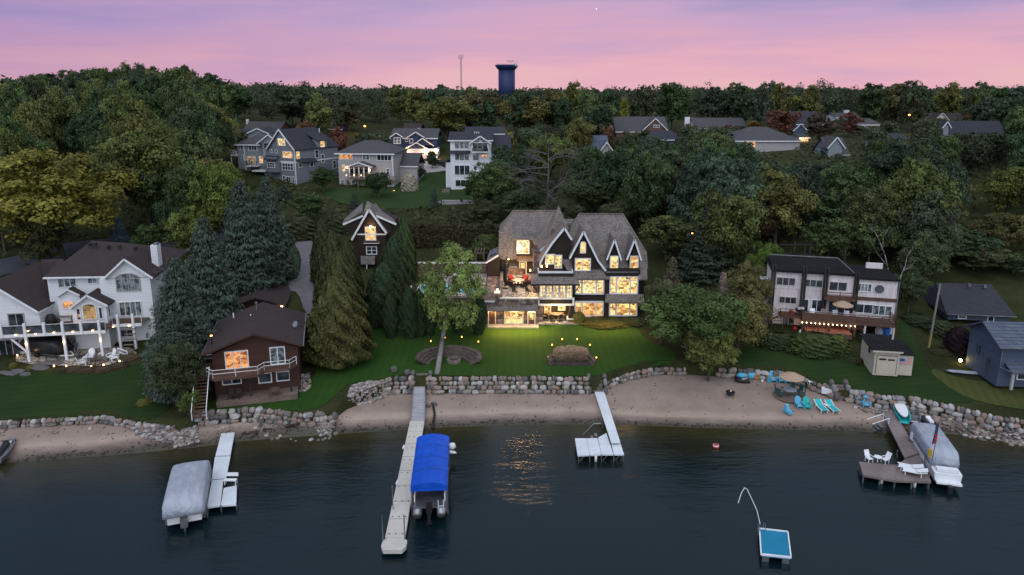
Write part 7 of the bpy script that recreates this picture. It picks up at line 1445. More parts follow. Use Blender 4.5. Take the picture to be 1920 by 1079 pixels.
# swim raft
q = [G(1424,992,.55),G(1477,998,.55),G(1483,1046,.55),G(1427,1040,.55)]; c = sum(q,Vector())/4
r = thing('swim_raft', 'floating swim raft with a bright blue top and white rim', 'raft', (c.x,c.y,0)); part('deck', MB().slab([p-Vector((c.x,c.y,0)) for p in q][::-1],.16), MT['raftblue'], r); rim = MB()
for i in range(4): a, b = q[i]-Vector((c.x,c.y,0)), q[(i+1)%4]-Vector((c.x,c.y,0)); rim.bar(a+V3(0,0,.01), b+V3(0,0,.01), .09, .14)
part('rim', rim, MT['plastwhite'], r)
for k0,k1 in ((.05,.28),(.72,.95)):
    a0_,a1_ = q[3].lerp(q[2],k0)-Vector((c.x,c.y,0)), q[3].lerp(q[2],k1)-Vector((c.x,c.y,0)); b0_,b1_ = q[0].lerp(q[1],k0)-Vector((c.x,c.y,0)), q[0].lerp(q[1],k1)-Vector((c.x,c.y,0)); part('float', MB().slab([V3(p.x,p.y,.38) for p in (a0_,a1_,b1_,b0_)],.6), MT['metal'], r)
p = q[0]-Vector((c.x,c.y,0)); lad = MB()
for k in (-.12,.28): lad.path([(p.x+k,p.y+.05,-.3),(p.x+k,p.y+.05,1.0),(p.x+k,p.y-.3,1.15),(p.x+k,p.y-.4,.55)],.03)
for zz in (0,.3): lad.bar((p.x-.12,p.y+.05,zz),(p.x+.28,p.y+.05,zz),.04)
part('ladder', lad, MT['metal'], r)
pts = [G(1384,944,.02),G(1390,925,.02),G(1396,915,.02),G(1401,918,.02),G(1410,937,.02),G(1419,957,.02),G(1425,982,.02),q[0]-V3(0,0,.2)]
solo('mooring_rope', 'pale floating rope bending from the swim raft out over the water', 'rope', MB().path([p-pts[0] for p in pts],.03,5), MT['plastwhite'], pts[0])
bz_ = G(1342,839,0); b = solo('buoy', 'small red and white buoy floating right of the white dock', 'buoy', MB().lathe([(.05,-.2),(.24,-.1),(.3,.08),(.26,.26),(.12,.36),(.03,.4)],12), MT['redp'], bz_, smooth=True); part('band', MB().lathe([(.285,.16),(.27,.27)],12), MT['plastwhite'], b)
h_ = [gp(810,758),gp(813,766),gp(815,778),G(813,792,.3),G(811,806,.1)]; hs = thing('drain_hose', 'black ribbed hose curving over the sand to the blue canopy lift', 'hose', h_[0]); part('hose', MB().path([p-h_[0]+V3(0,0,.1) for p in h_],.11,8), MT['dark'], hs, smooth=True)
for i,(a_,b_) in enumerate(((803,763),(815,759))): solo('boulder', ['small pale stone left of the hose end on the sand','small pale stone right of the hose end on the sand'][i], 'boulder', MB().rock((0,0,.15),(.5,.4,.35),i), MT['rock'], gp(a_,b_))
# ================================================================ beach furniture
def adirondack(label, px, py, rz, m, group=None, loc=None, grp='plastic adirondack chairs on the sand', wide=1.0):
    o = thing('adirondack_chair', label, 'chair', loc or gp(px, py), rz, grp); s = MB(); s.obox((0,-.05,.33),(.55,.6,.04),rx=.15); part('seat', s, m, o)
    b = MB(); b.prism([(-.26,.25),(.26,.25),(.33,.85),(.2,1.05),(0,1.12),(-.2,1.05),(-.33,.85)],-.02,.02); b.v = [(x,.26+(z-.25)*.32+y,z) for x,y,z in b.v]; part('backrest', b, m, o)
    for k in (-1,1): part('armrest', MB().box(k*.33-.07,k*.33+.07,-.38,.34,.56,.6), m, o)
    for a,bb,hh in ((-.33,-.33,.56),(.33,-.33,.56),(-.3,.3,.5),(.3,.3,.5)): part('leg', MB().box(a-.035,a+.035,bb-.05,bb+.05,0,hh), m, o)
    return o
SB, TQ, PWm = MT['skyblue'], MT['turq'], MT['plastwhite']
adirondack('light blue adirondack chair with a towel over its arm, by the boulders', 1449, 716, 0, SB)
adirondack('light blue adirondack chair by the boulders, right of the one with the towel', 1464, 717, 0, SB)
adirondack('light blue adirondack chair half hidden behind the tan beach parasol', 1477, 718, 0, SB)
adirondack('light blue adirondack chair facing the lake, left of a turquoise one', 1498, 765, .05, SB)
adirondack('turquoise adirondack chair facing the lake between blue chair and loungers', 1513, 766, -.05, TQ)
adirondack('light blue adirondack chair turned left, near the brown dock', 1614, 757, -.6, SB)
adirondack('light blue adirondack chair beside the brown dock, right of its turned partner', 1624, 763, -.35, SB)
for px,py,rz,lb in ((154,686,2.2,'white adirondack chair at the left front of the fire ring'),(171,673,.25,'white adirondack chair behind the left of the fire ring'),(209,673,-.5,'white adirondack chair behind the right of the fire ring'),(217,676,-1.2,'white adirondack chair at the right of the fire ring, turned to the fire')): adirondack(lb, px, py, rz, PWm, grp='white adirondack chairs round the fire ring')
def side_table(label, loc, m=PWm, k=.24): o = thing('side_table', label, 'table', loc); part('table_top', MB().box(-k,k,-k,k,.4,.44), m, o); legs(o,k-.04,k-.04,.4,.05,'plastwhite'); return o
side_table('small white side table between the two beach loungers', gp(1549,766)); side_table('small white plastic table alone in front of the boulders', gp(1519,722)); side_table('small white table between white chairs left of the fire ring', gp(161,676)); side_table('small white table behind the fire ring', gp(190,669))
def lounger(label, px, py, rz, m, loc=None, fold=.55, grp='turquoise loungers on the sand'):
    o = thing('beach_lounger', label, 'lounger', loc or gp(px, py), rz, grp); part('sling_seat', MB().box(-.3,.3,-.75,.35,.33,.37), m, o); part('sling_back', MB().obox((0,.68,.56),(.6,.85,.04),rx=fold), m, o)
    for k in (-1,1): part('side_rail', MB().bar((k*.35,-.85,.36),(k*.35,.35,.36),.06).bar((k*.35,.35,.36),(k*.35,1.05,.36+.7*math.tan(fold)),.06), PWm, o)
    legs(o,.33,.6,.34,.06,'plastwhite'); return o
lounger('turquoise beach lounger in a white frame, left of the small white table', 1540, 770, .05, TQ); lounger('turquoise beach lounger in a white frame, right of the small white table', 1561, 771, .12, TQ)
o = thing('beach_parasol', 'tan octagonal parasol over the round glass table on the sand', 'parasol', gp(1481,741)); part('pole', MB().tube((0,0,0),(0,0,2.6),.03), MT['metal'], o); part('canopy', MB().lathe([(1.35,2.05),(1.36,2.1),(.75,2.4),(.1,2.6),(.04,2.64)],8), MT['tan'], o)
t = thing('glass_table', 'round glass-topped table under the tan parasol', 'table', gp(1480,742)); part('table_top', MB().lathe([(.68,.68),(.68,.72)],20), MT['covergrey'], t); legs(t,.42,.42,.68,.05,'teal')
solo('parasol_mat', 'round tan mat on the sand beneath the glass table', 'mat', MB().lathe([(1.7,.03),(1.7,.05)],20), MT['wood'], gp(1479,743))
for i,(a_,lb) in enumerate([(200,'dark teal mesh chair at the near left of the glass table'),(150,'dark teal mesh chair at the far left of the glass table'),(60,'dark teal mesh chair behind the glass table'),(20,'dark teal mesh chair at the far right of the glass table'),(-20,'dark teal mesh chair at the near right of the glass table')]):
    a = R(a_); c = thing('mesh_chair', lb, 'chair', t.location+V3(1.25*math.cos(a),1.1*math.sin(a),0), a-math.pi/2, 'mesh chairs round the glass table'); part('seat', MB().box(-.27,.27,-.27,.27,.4,.45), MT['teal'], c); part('backrest', MB().obox((0,.3,.75),(.54,.04,.62),rx=-.15), MT['teal'], c); legs(c,.25,.25,.4,.04,'teal')
b = thing('toy_boat', 'large black and blue inflatable boat by the boulders at the left of the beach', 'inflatable', gp(1391,716)); part('hull', MB().rock((0,-.2,.25),(1.9,.9,.5),3), MT['dark'], b, smooth=True); part('cushion', MB().rock((0,.25,.65),(1.2,.8,.6),5), SB, b, smooth=True); part('trim', MB().rock((0,-.2,.42),(1.3,.5,.25),6), MT['metal'], b, smooth=True)
solo('inflatable_ring', 'light blue inflatable bag leaning on the boulders beside the black boat', 'inflatable', MB().rock((0,0,.4),(1.0,.7,.8),8), SB, gp(1408,711), smooth=True)
solo('toy_truck', 'orange plastic toy truck by the boulders', 'toy', MB().box(-.25,.25,-.2,.2,.1,.4).box(-.25,.0,-.18,.18,.4,.62), MT['orangep'], gp(1418,712)); solo('toy_bucket', 'green plastic sand toy right of the orange truck', 'toy', MB().box(-.3,.3,-.2,.2,.05,.3).box(.1,.3,-.15,.15,.3,.45), MT['greenp'], gp(1428,713))
solo('beach_ball', 'small white ball on the sand by the green toy', 'ball', MB().lathe([(.03,0),(.12,.06),(.15,.15),(.12,.24),(.03,.3)],8), PWm, gp(1429,717), smooth=True); solo('beach_towel', 'blue towel hanging beside the first blue adirondack chair', 'towel', MB().obox((0,0,.45),(.35,.12,.8),rx=.2), SB, gp(1442,718))
o = thing('kettle_grill', 'round black fire bowl alone on the open sand', 'fire bowl', gp(1369,743)); part('bowl', MB().lathe([(.1,.1),(.42,.3),(.5,.5),(.44,.5)],14), MT['dark'], o, smooth=True); part('knob', MB().lathe([(.02,.5),(.11,.58),(.02,.68)],8,(.05,0,0)), PWm, o); legs(o,.25,.25,.25,.04)
solo('ride_on_toy', 'blue plastic ride-on toy standing alone on the sand near the water', 'toy', MB().box(-.22,.22,-.5,.4,.15,.45).prismx([(-.1,.45),(.35,.45),(.25,1.0),(.05,.9)],-.16,.16), SB, gp(1476,776), .3); 
o = thing('storage_box', 'white storage chest lying against the flat boulder near the sand steps', 'chest', gp(1551,738), -.5); part('body', MB().box(-.55,.55,-.3,.3,0,.5), PWm, o); part('lid', MB().box(-.58,.58,-.33,.33,.505,.58), PWm, o)
solo('sand_toys', 'small orange and white toys beside the white chest', 'toy', MB().rock((0,0,.12),(.3,.25,.22),1).rock((.35,-.3,.15),(.35,.3,.3),2), MT['orangep'], gp(1538,726))
# ================================================================ fire pits, seating arc, planter, garden lights
def arc(label, name, c, rx, ry, a0, a1, n, rows_, sz, cat, m='limestone', stepback=.5, rise=.4, zoff=0):
    o = thing(name, label, cat, c)
    for r_ in range(rows_):
        mb = MB()
        for i in range(n):
            a = R(a0+(a1-a0)*(i+.5)/n); rr = random.Random(i*7+r_); X_, Y_ = (rx+r_*stepback)*math.cos(a), (ry+r_*stepback)*math.sin(a); zz = H(c.x+X_,c.y+Y_)-c.z
            mb.obox((X_+rr.uniform(-.08,.08),Y_,max(zz,zoff)+rise*(r_+.5)-.05),(sz[0]*rr.uniform(.85,1.05)*(1+r_*.08),sz[1]*rr.uniform(.9,1.2),rise*1.05),rz=a+math.pi/2,rx=rr.uniform(-.04,.04),ry=rr.uniform(-.03,.03))
        part('stone_course', mb, MT[m], o)
    return o
ca = gp(842,683); s = arc('curved three-tier stone seating bank on the lawn beside the leaning tree', 'stone_seating', ca, 2.45, 2.1, -5, 185, 11, 4, (.85,.5), 'stone bench', 'darkstone', rise=.22, stepback=.36)
fr2 = thing('fire_ring', 'low round fire pit of flat stones inside the stone seating arc', 'fire pit', gp(851,679)); mb = MB()
for i in range(10): a = i*math.pi/5; mb.obox((.65*math.cos(a),.65*math.sin(a),.2),(.42,.3,.35),rz=a+math.pi/2)
part('stone_ring', mb, MT['limestone'], fr2); part('ash', MB().lathe([(.5,.1),(.5,.16)],12), MT['soil'], fr2)
cb = gp(1071,684); pl = arc('horseshoe stone planter on the lawn filled with tawny ornamental grass', 'stone_planter', cb, 2.3, 2.1, -8, 188, 13, 3, (.68,.45), 'planter', 'darkstone', rise=.24, stepback=.08); part('soil_bed', MB().prismz([(2.2*math.cos(math.pi*i/14),2.0*math.sin(math.pi*i/14)-.4) for i in range(15)],-.1,.14), MT['soil'], pl)
rg = np.random.default_rng(5); n_ = 5200; a = rg.uniform(0,math.pi,n_); rr_ = np.sqrt(rg.random(n_))*1.95; hgt = rg.random(n_)*1.45
pos = np.stack([rr_*np.cos(a), .55+rr_*np.sin(a)*.7, .15+hgt],1); me = leafmesh('grass', pos, np.tile([0.,-1,.3],(n_,1)), rg.uniform(.05,.10,n_), rg.uniform(.7,1.3,n_)*(.35+.6*hgt), 5, up=np.tile([1.,0,0.2],(n_,1)), jit=.5)
def grassob(name, parent, me, loc, col, label=None, cat=None):
    o = bpy.data.objects.new(name, me); COL.objects.link(o); o.parent = parent; o.location = loc; o.color = (*col,1); return tagit(o, label, cat)
grassob('ornamental_grass', pl, me, (0,0,0), (.34,.25,.15))
def path_light(label, px, py, e=5, grp='small orange garden lights', z=.55, ember=True):
    p = gp(px, py+3); o = thing('garden_light', label, 'garden light', p, 0, grp); part('stake', MB().tube((0,0,0),(0,0,z-.1),.03,n=6), MT['dark'], o); part('lantern', MB().lathe([(.03,z-.10),(.07,z-.06),(.07,z+.06),(.02,z+.10)],8), MT['ember' if ember else 'bulb'], o); lamp(p+V3(0,-.15,z+.1), e, (1,.42,.12), .08); return o
for px,py,lb in [(794,670,'orange lantern at the left tip of the stone seating arc'),(808,645,'orange lantern on the back of the seating arc, left of the tree trunk'),(834,638,'orange lantern behind the seating arc, just right of the tree trunk'),(866,637,'orange lantern behind the middle of the seating arc'),(897,646,'orange lantern behind the right shoulder of the seating arc'),(900,670,'orange lantern at the right tip of the stone seating arc')]: path_light(lb, px, py, 4, 'orange lanterns round the stone seating arc')
for px,py,lb in [(1028,675,'orange lantern at the left tip of the grass planter'),(1035,652,'orange lantern at the left shoulder of the grass planter'),(1054,641,'left of the two orange lanterns behind the grass planter'),(1082,641,'right of the two orange lanterns behind the grass planter'),(1106,652,'orange lantern at the right shoulder of the grass planter'),(1118,676,'orange lantern at the right tip of the grass planter')]: path_light(lb, px, py, 4, 'orange lanterns round the grass planter')
for i,(px,py) in enumerate([(102,689),(125,689),(148,691),(172,690),(195,687),(225,680)]): path_light(['leftmost amber light on the curved patio edge','second amber light from the left on the curved patio edge','third amber light from the left on the patio edge, below the left chair','fourth amber light on the patio edge, below the fire ring','fifth amber light from the left on the curved patio edge','rightmost amber light on the curved patio edge, beyond the white chairs'][i], px, py, 3, 'amber lights along the patio edge', .35, False)
path_light('low amber light beside the glass doors under the deck', 33, 668, 4, z=.3, ember=False)
for px,py,lb,e in [(674,549,'bright orange lamp among the cypresses left of the pool',60),(731,549,'bright orange lamp on a post between cypress hedges',120),(732,515,'small orange lamp high among the cypresses',20),(790,549,'orange lamp on the pool terrace corner',80),(739,358,'red-orange light at the corner of the greige house',30),(709,383,'small orange light on the slope above the carriage house',20),(686,387,'tiny orange light beside the small spruce on the slope',6)]:
    p = P(px, py, 86.0 if py > 500 else 150 if py < 370 else 140); zg = H(p.x,p.y)
    if px in (674,731,732): p = P(px, py, 84.4)
    o = thing('lamp_post', lb, 'lamp', (p.x,p.y,H(p.x,p.y))); part('post', MB().tube((0,0,0),(0,0,p.z-o.location.z),.04,n=6), MT['dark'], o); part('lamp_head', MB().lathe([(.04,-.10),(.13,-.04),(.13,.08),(.04,.13)],8,(0,0,p.z-o.location.z)), MT['ember' if e < 50 else 'bulbhot'], o); lamp(p+V3(0,-.5,.1), e, (1,.45,.15), .15)
lq = gp(1800,682); o = thing('garden_light', 'yellow landscape light glowing among pale rocks by the upturned board', 'garden light', lq); part('lantern', MB().lathe([(.05,.2),(.16,.3),(.16,.5),(.03,.6)],8), MT['bulbhot'], o); part('stake', MB().tube((0,0,0),(0,0,.2),.04), MT['dark'], o); lamp(lq+V3(0,-.4,.7), 25, (1,.7,.2), .1)
for px,py,Y_,lb,e in [(684,237,222,'orange street lamp glowing in the trees behind the grey house',900),(1705,216,222,'orange street lamp glowing in the trees at the upper right',900),(1298,438,96,'small lit lantern in the trees right of the mansion',6),(1342,273,176,'orange porch lamp in the trees left of the grey hip roof',60),(1226,303,140,'small orange lamp deep in the dark trees, right of the dead tree',20),(1067,243,190,'amber window light in the trees above the dead tree',30),(1108,310,142,'amber cluster of garden lights behind the dark trees',40),(396,630,66,'small red light beside the brown cabin',3)]:
    p = P(px,py,Y_); o = thing('street_lamp', lb, 'lamp', (p.x,Y_,H(p.x,Y_))); part('post', MB().tube((0,0,0),(0,0,p.z-o.location.z),.07,n=6), MT['dark'], o); k = .34 if e > 500 else .12; part('lamp_head', MB().lathe([(k*.3,-k*.7),(k,-k*.2),(k,k*.4),(k*.2,k*.8)],10,(0,0,p.z-o.location.z)), MT['ember'], o); lamp(p+V3(0,-1.2,.2), e, (1,.36,.1), .4)
# fire ring of the white house and stones
c0 = gp(184,680); o = thing('fire_ring', 'round dark fire pit between the white adirondack chairs', 'fire pit', c0); mb = MB()
for i in range(12): a = i*math.pi/6; mb.rock((.9*math.cos(a),.9*math.sin(a),.2),(.5,.35,.4),i,a+math.pi/2)
part('stone_ring', mb, MT['limestone'], o); part('ash', MB().lathe([(.7,.1),(.7,.15)],12), MT['soil'], o)
c0 = G(495,795,.6); c0.z = H(c0.x,c0.y); mb = MB()
for i in range(13): a = i*math.pi/6.5; mb.rock((.75*math.cos(a),.75*math.sin(a),.08),(.38,.3,.25),i,a)
solo('beach_fire_ring', 'ring of small pale stones on the sand below the cabin', 'fire pit', mb, MT['rock'], c0)
for i,(px,py,a,b,lb) in enumerate([(18,702,2.0,1.0,'flat bluish slab stone at the left end of the garden bed'),(35,698,1.6,.9,'flat grey slab stone right of the bluish one'),(47,704,1.2,.8,'small squarish slab in the garden bed near a yellow shrub'),(75,690,2.4,1.6,'wide pale boulder slab by the trailer boat'),(100,682,2.4,1.8,'large tan flat boulder on the patio under the deck')]): solo('slab_stone', lb, 'stone', MB().rock((0,0,.1),(a,b,.4),i), MT['rock'], gp(px,py))
t = thing('covered_trailer_boat', 'dark covered boat on a white trailer under the raised deck', 'boat', gp(88,666), R(75)); part('cover', cover_mesh(5.6,2.1,1.5,0,12), MT['dark'], t, smooth=True, loc=(0,0,.6)); part('trailer', MB().bar((-.6,-3,.45),(-.6,2.6,.45),.12).bar((.6,-3,.45),(.6,2.6,.45),.12).bar((-.6,-3,.45),(0,-3.9,.4),.1).bar((.6,-3,.45),(0,-3.9,.4),.1), MT['plastwhite'], t)
for k in (-1,1): part('wheel', MB().tube((k*.8,.4,.33),(k*1.0,.4,.33),.33,n=10), MT['dark'], t)
for px,py,rz_,lb in ((120,662,.4,'grey patio chair in the shade under the white house deck, left'),(140,660,-.2,'grey patio chair in the shade under the white house deck, right')):
    c = thing('patio_chair', lb, 'chair', gp(px,py), rz_); part('seat', MB().box(-.28,.28,-.28,.28,.38,.45), MT['covergrey'], c); part('backrest', MB().obox((0,.3,.7),(.54,.05,.6),rx=-.2), MT['covergrey'], c); legs(c,.25,.25,.38,.05,'plastwhite')
# folding chairs and loungers on the brown dock
for px,py,rz_,lb in ((1629,866,.2,'white folding armchair at the left end of the brown dock'),(1659,868,-1.2,'reclined white folding chair on the back edge of the brown dock')):
    loc = G(px,py,.76); c = thing('folding_chair', lb, 'chair', loc, rz_); part('seat', MB().box(-.28,.28,-.3,.3,.4,.45), PWm, c); part('backrest', MB().obox((0,.42,.78),(.56,.05,.75),rx=-.45), PWm, c); part('armrest', MB().box(-.34,-.28,-.3,.4,.62,.66), PWm, c); part('armrest', MB().box(.28,.34,-.3,.4,.62,.66), PWm, c); legs(c,.26,.26,.4,.05,'plastwhite'); c.scale = (.82,.82,.82)
o = thing('round_table', 'small round white table between the folding chairs on the brown dock', 'table', G(1645,867,.76)); part('table_top', MB().lathe([(.33,.5),(.33,.54)],14), PWm, o); part('stem', MB().tube((0,0,0),(0,0,.5),.04), PWm, o)
lounger('white flat lounger on the brown dock, the one nearer the shore', 0, 0, R(-115), PWm, G(1703,882,.76), .3, 'white loungers on the brown dock'); lounger('white flat lounger on the brown dock, the one nearer the camera', 0, 0, R(-115), PWm, G(1711,890,.76), .3, 'white loungers on the brown dock')
bk = [p for p in (G(1722,878,.76),)]; 
solo('driftwood', 'long bleached driftwood branch on the cobbles left of the cabin stairs', 'driftwood', MB().path([(0,0,.1),(1.2,.35,.15),(2.4,.9,.12),(4.2,1.3,.1)],.05), MT['palebark'], G(290,827,.2)); solo('driftwood', 'thin dark stick lying flat on the left beach', 'driftwood', MB().path([(0,0,.05),(2.2,.1,.06),(3.2,.1,.05)],.035), MT['bark'], G(155,808,.6))
# utility pole, fence posts
pp = gp(1741,652); tp_ = P(1763,533,pp.y); o = thing('guyed_pole', 'leaning grey wooden pole with a yellow guard at its foot', 'pole', pp); part('pole', MB().tube((0,0,-.3),(tp_.x-pp.x,0,tp_.z-pp.z),.13,.1,n=8), MT['palebark'], o); part('yellow_guard', MB().tube((0,-.16,.1),((tp_.x-pp.x)*.22,-.16,(tp_.z-pp.z)*.22),.06), MT['yellow'], o)
for px,pt,pb,lb in ((1840,370,412,'pale utility pole standing in the dark gap at the right, the taller of two'),(1868,380,402,'shorter pale utility pole right of its neighbour')):
    a = P(px,pt,118); o = solo('utility_pole', lb, 'pole', MB().tube((0,0,-1),(0,0,a.z-H(a.x,118)),.16,.12), MT['palebark'], (a.x,118,H(a.x,118)))
# ================================================================ water tower, mast, evening star
Yt = 640; a = P(950,122,Yt); zb0 = H(a.x,Yt); sc = Yt/FPX/CP*1.0; k = sc
o = thing('water_tower', 'dark navy water tower with a wide flared top on the skyline', 'water tower', (a.x,Yt,zb0)); zt0 = a.z-zb0
part('shaft', MB().lathe([(14.8*k,0),(14.8*k,zt0-9*k)],32), MT['navy'], o, smooth=True); part('tank', MB().lathe([(14.8*k,zt0-9*k),(17.5*k,zt0-6*k),(20.4*k,zt0-2.5*k),(20.6*k,zt0-.3*k),(20*k,zt0),(.5,zt0+.6*k)],32), MT['navy'], o, smooth=True)
rl = MB()
for i in range(40): t_ = i*math.pi/20; rl.tube((17*k*math.cos(t_),17*k*math.sin(t_),zt0),(17*k*math.cos(t_),17*k*math.sin(t_),zt0+2.2*k),.08,n=4)
part('roof_rail', rl, MT['metal'], o)
def letters(root, text, x, y, z, h, m):
    G5 = {'P':['111','101','111','100','100'],'R':['110','101','110','101','101'],'I':['1','1','1','1','1'],'O':['111','101','101','101','111']}
    u = h/5; cx = x
    for ch in text:
        g = G5.get(ch); mb = MB()
        if not g: cx += 2*u; continue
        for r_, row in enumerate(g):
            for c_, q_ in enumerate(row):
                if q_ == '1': mb.box(cx+c_*u, cx+(c_+1)*u*1.0, y, y+.3, z+h-(r_+1)*u, z+h-r_*u)
        cx += (len(g[0])+1)*u; part('letter', mb, m, root)
letters(o, 'PRIOR', .5*k, -16.6*k, zt0+3.6*k, 4.6*k*.8, MT['metal'])
part('round_emblem', (lambda mb:mb)(MB().arr(*(lambda m:(m.v,m.f))((lambda m:[m.bar((17.2*k+3.4*k*math.cos(t)*.8,-13*k,zt0+2.2*k+4.6*k*math.sin(t)),(17.2*k+3.4*k*math.cos(t+.4)*.8,-13*k,zt0+2.2*k+4.6*k*math.sin(t+.4)),1.0*k) for t in np.arange(math.pi*1.02,math.pi*1.95,.4)] and m)(MB())))), MT['plastwhite'], o)
part('emblem_peak', MB().bar((14.8*k,-13*k,zt0+2*k),(16.9*k,-13*k,zt0+6.5*k),.5*k).bar((16.9*k,-13*k,zt0+6.5*k),(19.2*k,-13*k,zt0+2*k),.5*k), MT['metal'], o)
Ym = 520; a = P(864,102,Ym); o = thing('radio_mast', 'thin lattice radio mast on the skyline left of the water tower', 'mast', (a.x,Ym,H(a.x,Ym))); hh_ = a.z-H(a.x,Ym); mb = MB()
for kx,ky in ((-.45,-.3),(.45,-.3),(0,.5)): mb.tube((kx,ky,0),(kx,ky,hh_-3),.11,n=4)
for i in range(int(hh_/1.6)-2): z_ = i*1.6; mb.bar((-.45,-.3,z_),(.45,-.3,z_+1.6),.09); mb.bar((.45,-.3,z_),(0,.5,z_+1.6),.09)
part('lattice', mb, MT['metal'], o)
for kx in (-1.5,-.7,.7,1.5): part('antenna', MB().tube((kx,0,hh_-3.2),(kx,0,hh_-.4),.16,n=4), MT['metal'], o)
part('platform', MB().box(-1.7,1.7,-.2,.2,hh_-3.3,hh_-3.0), MT['metal'], o); part('tip', MB().tube((0,0,hh_-3),(0,0,hh_),.1,n=4), MT['metal'], o)
a = P(1118,17,9000); solo('evening_star', 'single bright star high in the pink sky', 'star', MB().lathe([(.5,-5),(5,0),(.5,5)],8), glow('star_glow',(1,.95,.85),3.5), a)
# ================================================================ trees and shrubs
DG=(.032,.056,.024); MG=(.048,.080,.028); LG=(.085,.115,.026); OL=(.085,.085,.028); YG=(.15,.14,.03); AU=(.17,.085,.045); BR=(.13,.085,.040); BLU=(.050,.070,.053); BGR=(.045,.062,.045); PALE=(.135,.185,.050)
KB = 1.22
T = tree
# --- in front
T('airy0','pale green feathery tree with a leaning bare trunk on the estate lawn',840,436,150,78.5,PALE,zb=None,name='locust_tree')
tk = gp(819,702); a = P(829,640,76.5); b_ = P(838,590,77.5); lt = [o for o in SC.objects if o.name == 'locust_tree'][0]; bpy.data.objects.remove([o for o in SC.objects if o.parent == lt and o.name.startswith('trunk')][0]); tr_ = part('trunk',MB().tube((0,0,-.2),a-tk,.33,.26,10).tube(a-tk,b_-tk,.26,.2,10).tube(b_-tk,P(842,520,78)-tk,.2,.1,8),MT['palebark'],lt,None,True,tk-lt.location)
for px,pt,w_,Y_,k,c,lb in [
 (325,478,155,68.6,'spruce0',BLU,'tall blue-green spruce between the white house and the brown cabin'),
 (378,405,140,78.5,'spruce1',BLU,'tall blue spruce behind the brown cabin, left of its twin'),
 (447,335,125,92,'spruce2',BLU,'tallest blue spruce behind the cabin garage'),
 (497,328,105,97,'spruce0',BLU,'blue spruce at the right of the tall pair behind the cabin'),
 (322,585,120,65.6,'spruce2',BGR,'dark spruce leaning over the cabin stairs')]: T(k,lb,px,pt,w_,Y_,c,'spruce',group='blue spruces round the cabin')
T('near2','bushy dark evergreen shrub spilling onto the cobbles by the water',326,640,112,62.6,(.042,.056,.024),'evergreen',name='juniper_shrub'); T('mid1','brighter green shrub at the foot of the cabin stairs',352,728,54,61.4,(.070,.100,.026),'shrub',name='leafy_shrub'); T('shrub0','yellow-green low shrub at the edge of the left lawn',271,756,26,64.2,YG,'shrub')
# tall arborvitae hedge
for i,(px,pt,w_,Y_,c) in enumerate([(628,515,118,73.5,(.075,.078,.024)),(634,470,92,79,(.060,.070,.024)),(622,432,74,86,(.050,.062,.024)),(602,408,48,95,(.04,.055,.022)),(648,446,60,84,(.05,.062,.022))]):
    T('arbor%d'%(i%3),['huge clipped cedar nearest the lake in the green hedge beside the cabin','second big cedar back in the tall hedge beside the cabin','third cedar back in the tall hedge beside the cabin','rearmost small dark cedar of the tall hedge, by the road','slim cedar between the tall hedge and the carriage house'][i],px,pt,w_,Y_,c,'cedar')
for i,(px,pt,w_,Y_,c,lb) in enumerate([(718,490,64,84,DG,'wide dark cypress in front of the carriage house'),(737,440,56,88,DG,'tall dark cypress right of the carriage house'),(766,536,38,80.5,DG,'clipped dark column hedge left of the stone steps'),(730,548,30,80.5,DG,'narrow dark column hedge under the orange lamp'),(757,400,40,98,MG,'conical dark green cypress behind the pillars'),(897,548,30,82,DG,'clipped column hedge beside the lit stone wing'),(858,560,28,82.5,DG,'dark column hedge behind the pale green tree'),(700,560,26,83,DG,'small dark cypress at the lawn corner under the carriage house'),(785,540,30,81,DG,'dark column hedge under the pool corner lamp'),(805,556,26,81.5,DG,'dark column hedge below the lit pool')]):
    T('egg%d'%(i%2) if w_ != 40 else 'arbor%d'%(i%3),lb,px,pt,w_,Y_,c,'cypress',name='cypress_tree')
# trees right of the big house
T('near0','wide leafy green tree between the mansion and the boulders',1298,528,190,74.5,(.055,.090,.026),name='maple_tree'); T('near3','tawny olive tree in front of the white annex',1388,552,125,76,(.12,.115,.038),name='willow_tree'); T('near1','yellow-green bushy tree drooping over the boulder wall',1335,600,100,72.0,(.11,.125,.035),name='willow_tree'); T('near2','grey-green tree touching the right end of the mansion',1245,520,88,79,(.075,.085,.035),name='willow_tree')
T('near1','olive tree with golden tints left of the modern house',1408,490,90,82,(.105,.10,.036),name='willow_tree'); T('fir0','reddish brown conifer rising behind the leafy green tree',1262,478,62,86,(.085,.075,.045),'conifer'); T('spruce1','dark drooping spruce right of the mansion roof',1330,385,120,98,(.035,.05,.03),'spruce')
T('mid2','broad green tree behind the mansion roof, beyond the dark spruce',1262,395,120,104,(.065,.085,.026)); T('mid0','light green tree close to the mansion hip roof',1338,365,120,112,(.065,.09,.028)); T('near3','bright green small tree behind the white annex',1436,447,68,92,(.07,.115,.022)); T('mid1','copper-brown tree on the slope left of the modern house',1455,335,100,112,AU); T('mid3','orange-brown tree below the grey hip-roofed house',1430,388,80,106,(.13,.08,.04))
T('near0','large yellow-green tree above the modern house',1745,305,150,104,(.085,.095,.026)); T('mid4','deep green tree behind the flat roof of the modern house',1560,350,120,108,MG); T('near2','tall olive green tree behind the octagonal window',1640,345,130,101,(.06,.075,.028)); T('near1','grey-green tree between the modern house and the blue cottage',1752,395,115,95,(.055,.072,.034)); T('mid5','yellow-green tree at the right edge of the frame',1900,310,100,110,(.10,.115,.026)); T('near3','olive leafy tree at the right edge, below the utility poles',1890,395,120,100,(.085,.085,.028))
T('mid2','dark green tree behind the blue cottage',1820,430,110,98,DG); T('egg1','deep purple-black rounded shrub beside the blue house',1802,612,46,76,(.018,.010,.014),'shrub',name='purple_shrub'); 
